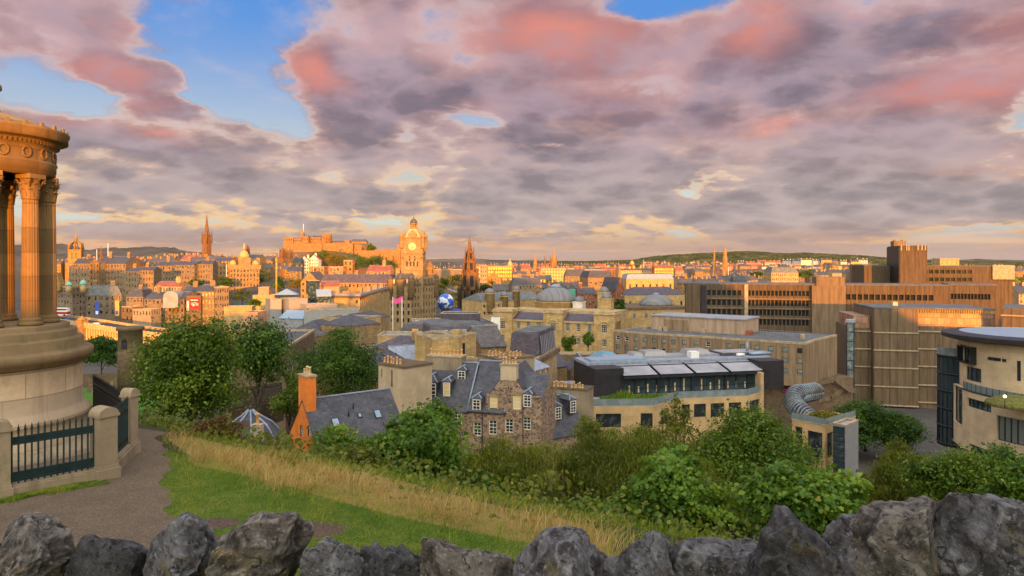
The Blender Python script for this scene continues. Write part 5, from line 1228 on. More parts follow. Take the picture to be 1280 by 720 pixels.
# ------------------------------------------------------------------ the glass office with its roof garden
def office():
 base = Z(600, 108); b = Bld('glass_office', 'sandstone and glass office with a black upper storey and a roof garden terrace', 'office', XY(742, 103), XY(972, 110), base)
 Y0 = 106; fx = b.on_front; W_ = b.W
 def zz(py, Y=Y0): return b.z(py, Y)
 zt = b.z(506, 104)                                   # terrace slab
 # the plan of the stone storey: a projecting left wing and a receding right wing
 xk, xk2 = fx(812), fx(856); poly = [(0, 0), (xk, -1.6), (xk2, 2.6), (W_ - 4, 2.2), (W_, 4.5), (W_, 22), (0, 22)]
 mb = MB(); zl = b.z(540, 104); n = len(poly)
 segs = [(poly[0], poly[1], [(.35, 4.2, 515.5, 533), (7.2, 10.0, 515.5, 534.5)]), (poly[1], poly[2], [(2.0, 4.6, 515, 533)]), (poly[2], poly[3], [(.8, 2.2, 514.5, 531), (2.9, 5.0, 514.5, 532), (5.8, 8.2, 514.5, 533), (9, 11.2, 514.5, 533)]), (poly[3], poly[4], [(.6, 4.0, 514.5, 531)])]
 wl = []
 for p, q, os_ in segs:
  a = Vector((q[0] - p[0], q[1] - p[1], 0)); ln = a.length; a.normalize(); nr = Vector((a.y, -a.x, 0))
  ops = [(s0, min(s1, ln - .2), zz(y1, 104), zz(y0, 104)) for s0, s1, y0, y1 in os_]
  mb.panel((p[0], p[1], 0), a, nr, ln, -4, zt - .9, ops, .35)
  for o in ops: wl.append((Vector((p[0], p[1], 0)) + a * ((o[0] + o[1]) / 2) - nr * .28, math.atan2(a.y, a.x), o))
 for p, q in ((poly[4], poly[5]), (poly[5], poly[6]), (poly[6], poly[0])):
  a = Vector((q[0] - p[0], q[1] - p[1], 0)); ln = a.length; a.normalize(); mb.panel((p[0], p[1], 0), a, Vector((a.y, -a.x, 0)), ln, -4, zt - .9, ())
 b.part('wall', mb, M['sand_clad'])
 for c, r, o in wl: put('window', window_mesh(o[1] - o[0], o[3] - o[2], 'dark'), b.root, (c.x, c.y, o[2]), r)
 mb = MB(); big = [(x + (-.4 if i in (0, 5) else .4 if i in (3, 4) else 0), y - (.5 if i < 4 else 0)) for i, (x, y) in enumerate(poly)]
 mb.prism(poly, zt - .9, zt - .06); b.part('fascia', mb, M['sand_clad'])
 mb = MB(); mb.prism([(x * .997 + .05, y + .05) for x, y in poly], zt - .06, zt); b.part('terrace', mb, M['membrane'])
 rl = MB()                                            # glass balustrade: panes leaning on thin posts
 for p, q, _ in segs:
  a = Vector((p[0], p[1], zt)); c = Vector((q[0], q[1], zt)); d = (c - a); ln = d.length; d.normalize(); nr = Vector((d.y, -d.x, 0))
  rl.rbox(a + d * ln / 2 + Vector((0, 0, .5)) - nr * .12, (ln / 2, .015, .5), d, nr, (0, 0, 1), 0)
  rl.rbox(a + d * ln / 2 + Vector((0, 0, 1.02)) - nr * .12, (ln / 2, .03, .025), d, nr, (0, 0, 1), 1)
 b.part('balustrade', rl, [M['glass_rail'], M['steel']])
 # the black upper storey
 u0, u1 = fx(745, 6), fx(966, 10); zu = zz(458, 113)
 mb = MB(); xg0, xg1 = fx(779, 7), fx(944, 8)
 mb.box(u0, xg0 - .1, 6.5, 17.4, zt, zu); mb.box(xg1 + .1, u1, 6.8, 17.4, zt, zu + .3); mb.box(xg0 - .1, xg1 + .1, 9.5, 17.4, zt + 3.6, zu - .1)
 b.part('upper_storey', mb, M['black_clad'])
 mb = MB(); zg = zz(470, 111); mb.box(xg0, xg1, 7.2, 9.4, zt + .02, zg - .4, 0)
 nmul = 12
 for i in range(nmul + 1): q = xg0 + (xg1 - xg0) * i / nmul; mb.box(q - .07, q + .07, 7.08, 7.2, zt, zg - .4, 1)
 for i in (0, 3, 6, 9, 12): q = xg0 + (xg1 - xg0) * i / nmul; mb.box(q - .22, q + .22, 6.95, 7.2, zt, zg - .35, 1)
 mb.box(xg0, xg1, 7.05, 7.19, zt + 1.0, zt + 1.08, 1); b.part('glazing', mb, [M['glass_green'], M['dark_frame']])
 rr = random.Random(4)
 for i in range(14): q = xg0 + 1 + (xg1 - xg0 - 2) * i / 14; b.part('blind', MB().box(q, q + .25, 7.12, 7.16, zt + .3, zt + rr.uniform(1.2, 2.4)), M['sand_pale'])
 nsl = 4
 for i in range(nsl):
  q0 = xg0 - .5 + (xg1 - xg0 + 1) * i / nsl; q1 = xg0 - .5 + (xg1 - xg0 + 1) * (i + 1) / nsl - .12
  s_ = MB(); s_.add([(q0, 5.6, zg - .35), (q1, 5.6, zg - .35), (q1, 10.5, zg + .95), (q0, 10.5, zg + .95), (q0, 5.6, zg + .05), (q1, 5.6, zg + .05), (q1, 10.5, zg + 1.25), (q0, 10.5, zg + 1.25)], [(0, 1, 5, 4), (1, 2, 6, 5), (2, 3, 7, 6), (3, 0, 4, 7), (3, 2, 1, 0)], 1)
  s_.add([(q0 + .2, 5.9, zg + .15), (q1 - .2, 5.9, zg + .15), (q1 - .2, 10.3, zg + 1.26), (q0 + .2, 10.3, zg + 1.26)], [(0, 1, 2, 3)], 0); b.part('canopy', s_, [M['membrane'], M['dark_frame']])
 mb = MB(); z1 = zu + .55
 mb.box(u0, u1, 10.5, 17.5, zu - .5, zu + .45, 2); mb.box(u0 + 1, fx(800, 14), 11, 15, zu + .45, zu + .8, 1); b.part('roof', mb, [M['felt'], M['blue_metal'], M['lead']])
 mb = MB(); mb.box(fx(742, 20), u1 - 2, 13.5, 17.9, zu + .46, z1, 0); mb.box(fx(742, 20) + .3, u1 - 2.3, 13.8, 17.6, z1, z1 + .15, 1); b.part('roof_storey', mb, [M['grey_metal'], M['membrane']])
 for pa, pb, y, h in ((806, 834, 14, 1.2), (860, 888, 14, 1.2), (792, 805, 14, .9)):
  m_ = MB(); m_.tbox(fx(pa, y), fx(pb, y), y, y + 3.4, z1 + .16, z1 + h * .8, .3, .3, 0); b.part('plant_box', m_, M['grey_metal'])
 m_ = MB(); m_.box(fx(906, 12), u1 - .6, 13, 17.5, zu + .46, z1 + .4, 0); m_.box(fx(906, 12) + .3, u1 - .9, 13.3, 17.2, z1 + .4, z1 + .5, 1); b.part('roof_storey', m_, [M['felt_dark'], M['membrane']])
 m_ = MB(); m_.box(fx(864, 12), fx(874, 12), 12, 13.6, zu + .45, zu + 1.5); b.part('plant_box', m_, M['white_plastic'])
 m_ = MB()
 for i in range(5): m_.tube([(fx(936, 13), 12.4 + i * .5, zu + .8), (fx(961, 13), 12.4 + i * .5, zu + .8)], .22, 8)
 b.part('duct', m_, M['blue_metal']); m_ = MB(); m_.tube([(fx(934, 14), 14, zu + .4), (fx(934, 14), 14, zu + 2.8)], .22, 8); b.part('flue', m_, M['steel'])
 m_ = MB(); m_.tube([(fx(921, 12), 12, zu + .75), (fx(930, 12), 12, zu + .75)], .3, 8); b.part('duct', m_, M['white_plastic'])
 # right end fin
 m_ = MB(); m_.box(W_ - .1, W_ + .5, 4.6, 6.2, zt - 5, zz(469, 112)); b.part('fin', m_, M['sand_clad'])
 # roof garden: soil trays and plants in one planted bed
 gx0, gx1 = fx(757, 1), fx(822, 1); m_ = MB(); m_.prism([(gx0, 1.2), (gx1, .6), (fx(846, 4), 4.6), (gx0 + 2, 5.8)], zt + .01, zt + .22); b.part('planting_bed', m_, simple('garden_turf', (.09, .15, .025), .95, 0, .1, .35, 2))
 rng = np.random.RandomState(3); n = 2600; gx = rng.uniform(gx0 + .3, fx(842, 3), n); gy = rng.uniform(1.2, 5.3, n)
 keep = (gy < 5.6) & (gx < gx1 + (gy - .6) * .9) & (gy > 1.2 - .1 * (gx - gx0)); gx, gy = gx[keep], gy[keep]; n = len(gx)
 mid = np.exp(-((gx - (gx0 + gx1) / 2) / 1.5) ** 2); hh = .2 + .25 * rng.rand(n) + 1.2 * mid * rng.rand(n)
 v = np.zeros((n, 3, 3)); a = rng.rand(n) * 6.28; v[:, 0] = np.stack([gx - .1 * np.cos(a), gy - .1 * np.sin(a), np.full(n, zt + .15)], 1); v[:, 1] = np.stack([gx + .1 * np.cos(a), gy + .1 * np.sin(a), np.full(n, zt + .15)], 1); v[:, 2] = np.stack([gx + rng.normal(size=n) * .12, gy, zt + .15 + hh], 1)
 put('garden_plants', np_mesh('garden_plants', v.reshape(-1, 3), np.arange(3 * n).reshape(n, 3), L['fresh'], dict(rnd=np.repeat(rng.rand(n) * .99, 3))), b.root)
office()
def annex():
 base = Z(600, 100); b = Bld('stone_annex', 'small sandstone cube with a planted roof mound beside the steel lattice tunnel', 'building', XY(990, 101), XY(1032, 97), base); D = 9
 b2 = b; zt = b.z(529, 98.5); fx = b.on_front
 fo = [(.5, 1.6, b.z(570, 99), b.z(536, 99)), (2.4, 4.6, b.z(570, 99), b.z(538, 99))]; so = [(.5, 2.2, b.z(570, 99), b.z(538, 99)), (4.0, 6.2, b.z(570, 99), b.z(534, 99))]
 walls(b, D, zt, 'sand_clad', fo, (), so, dep=.35, far=False, wins='dark'); roof(b, 'flat', D, zt, .12, 'membrane')
 n = 1500; rng = np.random.RandomState(8); a = rng.rand(n) * 6.28; r = np.sqrt(rng.rand(n)); h = .9 * (1 - r ** 2) + .1
 x = b.W * .5 + 2.3 * r * np.cos(a); y = D * .5 + 3.2 * r * np.sin(a); z = zt - .1 + h * rng.rand(n) ** .4 * 1.1; v = np.zeros((n, 3, 3)); q = rng.normal(size=(n, 3, 3)) * .16; v[:] = np.stack([x, y, z], 1)[:, None, :]; v += q
 put('roof_planting', np_mesh('roof_planting', v.reshape(-1, 3), np.arange(3 * n).reshape(n, 3), L['gold'], dict(rnd=np.repeat(rng.rand(n) * .5, 3))), b.root)
 rl = MB(); rl.box(-.05, b.W, -.04, 0, zt + .1, zt + 1.0, 0); rl.box(b.W - .02, b.W + .02, 0, D, zt + .1, zt + 1.0, 0); b.part('balustrade', rl, M['glass_rail'])
 b = generic('metal_box', 'plain grey metal box with a glazed left side, right of the sandstone cube', 1057, 92, 1073, 95, 529, Z(600, 96), 1.7, 'grey_metal', 'flat', 'membrane', .1)
 for k in range(7): b.win('left', .85, .4 + k * 1.15, 1.5, 1.05, 'green', dep=-.06)
annex()
def lattice_bridge():
 root = thing('lattice_tunnel', 'twisting tunnel of pale steel hoops over a footbridge', 'footbridge', (X(1005, 122), 122, Z(525, 122)))
 o = Vector(root.location); ctr = [P(1012, 524, 116), P(1000, 514, 118), P(992, 503, 121), P(996, 493, 125), P(1007, 491, 130), P(1019, 489, 134)]
 def cat(t):
  t = max(0, min(.9999, t)) * (len(ctr) - 1); i = int(t); f = t - i; g = lambda k: ctr[max(0, min(len(ctr) - 1, k))]
  a, b_, c, d = g(i - 1), g(i), g(i + 1), g(i + 2); return .5 * ((2 * b_) + (c - a) * f + (2 * a - 5 * b_ + 4 * c - d) * f * f + (3 * b_ - a - 3 * c + d) * f ** 3)
 mb = MB(); n = 24
 for i in range(n + 1):
  t = i / n; p = cat(t) - o; d = (cat(min(1, t + .02)) - cat(max(0, t - .02))).normalized(); s = d.cross(Vector((0, 0, 1))).normalized(); u = s.cross(d)
  tilt = .5 * math.sin(i * .5)
  mb.tube([p + s * (1.65 * math.cos(a)) + u * (1.65 * math.sin(a)) + d * (tilt * math.sin(a)) for a in np.linspace(0, 2 * math.pi, 17)], .10, 5)
 for k in range(6): a = k * math.pi / 3; mb.tube([cat(i / 20) - o + Vector((1.6 * math.cos(a) * .6, 1.6 * math.cos(a) * .8, 1.6 * math.sin(a))) for i in range(21)], .05, 4)
 mb.build('hoops', M['steel'], root)
 mb = MB(); mb.tube([cat(i / 16) - o + Vector((0, 0, -1.5)) for i in range(17)], .45, 6); mb.build('deck', M['felt_dark'], root)
lattice_bridge()
# ------------------------------------------------------------------ hotel, concrete blocks, round building
def hotel():
 pts = [(767, 190), (800, 184), (848, 178), (893, 173), (903, 171), (1009, 160), (1021, 168)]
 base = 66.0; root = Bld('hotel', 'long bent concrete hotel with small square windows and a beige rooftop box', 'hotel', XY(767, 190), XY(1009, 160), base)
 b = root; L0 = [b.loc(*q) for q in pts]; tops = [412, 420, 424, 429, 430, 431, 424]
 mb = MB(); back = [(L0[-1].x + 2, L0[-1].y + 14), (L0[0].x + 4, L0[0].y + 17)]
 zt = b.z(431, 160)
 rows = [(b.z(y + 6.6, 162), b.z(y, 162)) for y in (434.5, 447.5, 460.5)]
 zb = b.z(477, 168)
 rng = random.Random(5)
 for i in range(len(L0) - 1):
  p, q = L0[i], L0[i + 1]; a = Vector((q.x - p.x, q.y - p.y, 0)); ln = a.length; a.normalize(); nr = Vector((a.y, -a.x, 0))
  nb = 0 if i in (3,) else max(1, round(ln / (2.75 if i < 4 else 3.3)))
  if i == 5: nb = 0
  ops = [(ln * (k + .5) / nb - .6, ln * (k + .5) / nb + .6, z0, z1) for k in range(nb) for z0, z1 in rows]
  mb.panel((p.x, p.y, 0), a, nr, ln, zb, zt, ops, .25)
  for o in ops:
   c = Vector((p.x, p.y, 0)) + a * ((o[0] + o[1]) / 2) - nr * .17
   put('window', window_mesh(1.2, round(o[3] - o[2], 2), rng.choice(('hotel', 'hotel', 'hotel', 'dark', 'hotel_dark'))), b.root, (c.x, c.y, o[2]), math.atan2(a.y, a.x))
 for p, q in ((L0[-1], back[0]), (back[0], back[1]), (back[1], L0[0])):
  a = Vector((q[0] - p[0], q[1] - p[1], 0)); ln = a.length; a.normalize(); mb.panel((p[0], p[1], 0), a, Vector((a.y, -a.x, 0)), ln, zb, zt, ())
 b.part('wall', mb, M['hotel'])
 pl = [(q.x, q.y) for q in L0] + back
 mb = MB(); mb.prism(pl, zt, zt + .5, 0); b.part('parapet', mb, M['concrete_band'])
 c = Vector((sum(q[0] for q in pl) / len(pl), sum(q[1] for q in pl) / len(pl)))
 mb = MB(); mb.prism([(q[0] + (c.x - q[0]) * .03 , q[1] + .7 if q[1] < c.y else q[1] - .7) for q in pl], zt + .5, zt + .56, 0); b.part('roof', mb, M['felt'])
 mb = MB(); mb.prism([(L0[0].x + 1, L0[0].y + 3)] + [(q.x, q.y + 2.5) for q in L0[1:]] + back, -6, zb + .05); b.part('undercroft', mb, M['ashlar_dark'])
 x0, x1 = b.on_front(821, 12), b.on_front(934, 10); mb = MB(); zp = b.z(399, 180)
 mb.box(x0, x1, 8, 20, zt, zp, 0); mb.box(x0 - .3, x1 + .3, 7.7, 20.3, zp, zp + .3, 1); mb.box(x0 + 4, x0 + 11, 7.9, 8, zt + .8, zp - .8, 2); b.part('penthouse', mb, [M['hotel_top'], M['membrane'], M['hotel']])
 for px, y in ((803, 6), (823, 5), (829, 5), (876, 6), (1000, 7)): q = b.on_front(px, y); b.part('vent', MB().box(q, q + 1.0, y, y + 1, zt + .5, zt + 1.7), M['concrete_band'])
 mb = MB(); q = b.on_front(905, 8); mb.box(q, q + 7, 8.5, 10, zt + .5, zt + 1.6); b.part('roof_plant', mb, M['pantile'])
 mb = MB(); q0, q1 = b.on_front(936, 14), b.on_front(1012, 12)
 for i in range(20): q = q0 + (q1 - q0) * i / 19; mb.box(q - .03, q + .03, 13, 13.05, zt + .5, zt + 1.7)
 mb.box(q0, q1, 13, 13.05, zt + 1.65, zt + 1.72); mb.box(q0, q1, 13, 13.05, zt + 1.1, zt + 1.15); b.part('railing', mb, M['steel'])
 # letters low on the street side: a magenta smear of a sign
 mb = MB()
 x = b.on_front(976);
 for i in range(8): mb.box(x + i * .55, x + i * .55 + .38, 1.9, 2.0, zb - 2.0, zb - 1.2 + .25 * (i % 2))
 b.part('sign_letters', mb, M['magenta'])
hotel()
def concrete_blocks():
 base = 58.0
 # the long office range with dark bays
 b = Bld('concrete_office', 'long ribbed concrete office range with four rows of dark window slots', 'office', XY(856, 262), XY(1186, 240), base); W_ = b.W; fx = b.on_front; D = 16
 zt = b.z(355.5, 258); mb = MB(); ops = []
 rows = [(357, 371), (371, 387.5), (389, 399), (403, 413)]
 xs = [fx(p) for p in np.arange(886, 930, 6.35)] + [fx(p) for p in np.arange(936.5, 1014, 4.85)]
 for y0, y1 in ((364, 369.5), (376, 382), (388, 394), (400, 406)):
  for i, x in enumerate(xs): ops.append((x - .65 if i < 7 else x - .48, x + .65 if i < 7 else x + .48, b.z(y1 + .4, 254), b.z(y0 - .6, 254)))
 for p in np.arange(1060, 1170, 7.4): ops.append((fx(p) - .75, fx(p) + .75, b.z(375, 246), b.z(368, 246)))
 x1 = fx(1186)
 segs = sorted(ops)
 mb.panel((0, 0, 0), (1, 0, 0), (0, -1, 0), W_, -3, zt, [o for o in ops if o[0] < W_], .6, 0, 1)
 mb.panel((0, 0, 0), (0, 1, 0), (-1, 0, 0), D, -3, zt, (), .5); mb.panel((W_, 0, 0), (0, 1, 0), (1, 0, 0), D, -3, zt, ()); mb.panel((0, D, 0), (1, 0, 0), (0, 1, 0), W_, -3, zt, ())
 b.part('wall', mb, [M['concrete_dark'], M['glass']])
 mb = MB(); mb.box(fx(857), fx(875), -1.0, -.02, -3, zt + .3); b.part('stair_pier', mb, M['concrete_dark'])
 mb = MB(); mb.box(fx(876), fx(883), -.3, -.05, -3, zt - .4); b.part('shade_strip', mb, M['black_clad'])  # black strip standing proud of the wall, painted as a recess in shade
 mb = MB(); mb.box(fx(930.5), fx(935), -.5, -.02, -3, zt); b.part('pier', mb, M['concrete_band'])
 for y in (373, 385, 397): mb = MB(); mb.box(fx(886), fx(1014), -.35, -.02, b.z(y + 1.6, 254), b.z(y, 254)); b.part('sill_band', mb, M['concrete_fine'])
 mb = MB(); mb.box(0, W_, 0, D, zt, zt + .5); b.part('roof', mb, M['felt'])
 c = MB(); z2 = b.z(346, 252); c.box(fx(1014), fx(1056), -1.6, 12, -3, zt - .2, 0); c.box(fx(1020), fx(1055), -.8, 9, zt - .2, z2, 0); b.part('stair_tower', c, M['concrete_fine'])
 # curved right range
 b = Bld('concrete_office', 'curved concrete range with one row of square windows above the ribbed block', 'office', XY(1186, 240), XY(1248, 234), base); zt = b.z(357.5, 230)
 ops = [(b.on_front(p) - .42, b.on_front(p) + .42, b.z(376, 228), b.z(369, 228)) for p in np.arange(1190, 1238, 4.2)]
 mb = MB(); mb.panel((0, 0, 0), (1, 0, 0), (0, -1, 0), b.W, -3, zt, ops, .5, 0, 1); mb.panel((b.W, 0, 0), (0, 1, 0), (1, 0, 0), 16, -3, zt, ()); mb.panel((0, 0, 0), (0, 1, 0), (-1, 0, 0), 16, -3, zt, ()); b.part('wall', mb, [M['concrete_dark'], M['glass']])
 mb = MB(); mb.box(0, b.W, 0, 16, zt, zt + .4); b.part('roof', mb, M['felt'])
 # block behind and its tower
 b = Bld('concrete_office', 'stepped concrete block with two rows of windows right of the tall tower', 'office', XY(1080, 330), XY(1266, 316), base); zt = b.z(333, 318); fx = b.on_front
 ops = [(fx(p) - .9, fx(p) + .9, b.z(y + 4.8, 314), b.z(y, 314)) for p in np.arange(1143, 1216, 6.9) for y in (337.5, 347.5)]
 mb = MB(); mb.panel((0, 0, 0), (1, 0, 0), (0, -1, 0), b.W, -3, zt, ops, .5, 0, 1); mb.panel((b.W, 0, 0), (0, 1, 0), (1, 0, 0), 22, -3, zt, ()); mb.panel((0, 0, 0), (0, 1, 0), (-1, 0, 0), 22, -3, zt, ()); mb.panel((0, 22, 0), (1, 0, 0), (0, 1, 0), b.W, -3, zt, ()); b.part('wall', mb, [M['concrete_dark'], M['glass']])
 mb = MB(); mb.box(0, b.W, 0, 22, zt, zt + .4); b.part('roof', mb, M['felt']); mb = MB(); mb.box(fx(1240), b.W + .4, -.8, 20, b.z(350, 305), zt + .6); b.part('end_block', mb, M['concrete_band'])
 b = Bld('concrete_tower', 'dark sided square concrete tower rising above the office roofs', 'tower', XY(1125, 312), XY(1159, 309), base); zt = b.z(307, 312); D = 22
 mb = MB(); mb.box(0, b.W, 0, D, -3, zt); b.part('wall', mb, M['concrete_dark']); mb = MB(); mb.box(-.4, -.02, .2, D - .2, -3, zt - .4); b.part('dark_side_panel', mb, M['iron_black']); mb = MB()  # near-black panel over the left face only
 for f_ in (.02, .22, .3, .64, .78, .9): mb.box(b.W * f_, b.W * f_ + .5, -.35, -.02, zt - 2.2, zt + .3)
 b.part('fins', mb, M['concrete_band'])
 mb = MB(); q = b.W * .0; mb.box(-.1, 5, 10, 16, zt, b.z(301, 320)); mb.box(0, 1, 11, 12, b.z(301, 320), b.z(299.5, 320)); mb.box(3, 4, 11, 12, b.z(301, 320), b.z(299.5, 320)); b.part('roof_hut', mb, M['concrete_fine'])
 generic('flat_building', 'small orange lit block at the left foot of the dark sided tower', 1079, 345, 1098, 345, 331, 58, 14, 'concrete_fine', 'flat', 'felt', .3)
 # ribbed block with pale bands
 b = Bld('ribbed_block', 'tall windowless ribbed concrete block striped by pale ledges, with orange reflecting glazing on top', 'building', XY(1068, 190), XY(1248, 182), 62.0); fx = b.on_front; W_ = b.W
 zs = [b.z(y, 184) for y in (390, 417, 439.5, 462, 486, 510, 532, 560)]
 xa, xb = fx(1091), fx(1146); zt0 = b.z(387, 183)
 mb = MB(); mb.box(0, xa, 1.8, 22, -4, b.z(411, 188)); mb.box(xb, W_, .6, 22, -4, b.z(410, 181)); mb.box(xa, xb, .8, 22, -4, b.z(512, 183)); b.part('wall', mb, M['concrete'])
 mb = MB(); mb.box(xa, xb, -1.0, 20, b.z(512, 183), zt0); b.part('bay', mb, M['concrete'])
 mb = MB()
 for z_ in (417, 439.5, 462, 486): mb.box(xa - .1, xb + .1, -1.25, -.9, b.z(z_ + 1.6, 183), b.z(z_, 183)); mb.box(xb + .12, W_, .25, .58, b.z(z_ - 1.0 + 1.6, 181), b.z(z_ - 1.0, 181)); mb.box(0, xa - .12, 1.45, 1.78, b.z(z_ - 2 + 1.6, 187), b.z(z_ - 2, 187))
 mb.box(xa - .1, xb + .1, -1.25, -.9, b.z(511.5, 183), b.z(509.8, 183)); mb.box(xb + .12, W_, .25, .58, b.z(509, 181), b.z(507.5, 181)); mb.box(xb + .12, W_, .25, .58, b.z(531, 181), b.z(529.5, 181)); b.part('ledge', mb, M['concrete_band'])
 mb = MB(); mb.box(xb + .1, W_ - .3, 1.2, 20, b.z(410, 181), b.z(393.5, 181), 0); mb.box(xb + .1, W_ - .2, .7, 21, b.z(388.5, 181), b.z(386.5, 181), 1); b.part('glazed_storey', mb, [M['reflection_panel'], M['felt']])
 mb = MB()
 for i in range(46): q = xb + .3 + (W_ - xb - .8) * i / 45; mb.box(q - .07, q + .07, .9, 1.15, b.z(393.5, 181), b.z(388.5, 181))
 b.part('louvres', mb, M['gold']); mb = MB(); mb.box(.3, xa - .2, 2.2, 20, b.z(411, 188), b.z(396, 188)); b.part('glazed_end', mb, M['reflection_panel'])
 mb = MB(); mb.box(xa - .1, xb + .1, -1.1, 20, zt0, zt0 + .25); b.part('roof', mb, M['felt']); mb = MB(); mb.box(fx(1115, 10), fx(1121, 10), 9, 11, zt0, b.z(378.5, 192)); b.part('chimney', mb, M['sand_pale'])
 b = Bld('ribbed_block', 'ribbed concrete block cut by the right edge, next to the orange glazed block', 'building', XY(1252, 178), XY(1310, 172), 62.0); zt = b.z(386.5, 176); mb = MB(); mb.box(0, b.W, 0, 20, -4, zt); b.part('wall', mb, M['concrete'])
 mb = MB()
 for z_ in (393.5, 417, 439): mb.box(-.15, b.W, -.25, -.02, b.z(z_ + 1.6, 177), b.z(z_, 177))
 b.part('ledge', mb, M['concrete_band']); mb = MB(); mb.box(0, b.W, 0, 20, zt, zt + .3); b.part('roof', mb, M['felt'])
 # glazed lift tower between
 b = Bld('lift_tower', 'narrow glass lift tower at the left corner of the ribbed block', 'tower', XY(1058.5, 190), XY(1067.5, 189), 62.0); zt = b.z(403, 190); mb = MB(); mb.box(0, b.W, 0, 3, -3, zt, 0)
 for i in range(9): z_ = zt * i / 8; mb.box(-.08, b.W + .08, -.1, -.01, z_, z_ + .18, 1)
 for q in (0, b.W): mb.box(q - .12, q + .12, -.12, -.005, -3, zt, 1)
 b.part('glazing', mb, [M['glass_lit'], M['dark_frame']]); mb = MB(); mb.box(-.3, b.W + .3, -.3, 3.3, zt, zt + .8); b.part('cap', mb, M['membrane'])
 # stepped terrace and stairs
 b = Bld('stair_terrace', 'dark concrete terrace with a zigzag outdoor stair behind the lattice tunnel', 'stairs', XY(1013, 168), XY(1072, 172), 62.0); mb = MB(); zt = b.z(474, 170)
 mb.box(0, b.W, 1.5, 14, -4, zt); b.part('terrace', mb, M['ashlar_dark'])
 mb = MB()
 def ramp(p0, y0, p1, y1, yy):
  a, c = Vector((b.on_front(p0, yy), yy, b.z(y0, 168))), Vector((b.on_front(p1, yy), yy, b.z(y1, 168))); d = (c - a); ln = d.length; d.normalize(); mb.rbox((a + c) / 2, (ln / 2, .12, .55), d, (0, 1, 0), d.cross(Vector((0, 1, 0))))
 ramp(1042, 474, 1063, 492, .2); ramp(1063, 492, 1070, 492, .2); ramp(1038, 501, 1061, 486, 1.2); ramp(1020, 480, 1042, 477, .1); ramp(1022, 503, 1040, 501, 1.2); b.part('stair', mb, M['concrete_fine'])
 for f_, z_ in ((.1, 0), (.2, .4), (.05, .9), (.27, .2)): mb = MB(); mb.box(b.W * f_ + .5, b.W * f_ + 2.2, 3 + z_ * 4, 5 + z_ * 4, zt + .02, zt + 1.6 + z_); b.part('plant_box', mb, M['membrane'])
 b = generic('slate_shed', 'windowless purple clad shed at the foot of the concrete offices', 1022, 212, 1046, 212, 438, 62, 9, 'slate_purple', 'gable', 'slate_purple', 1.2)
concrete_blocks()
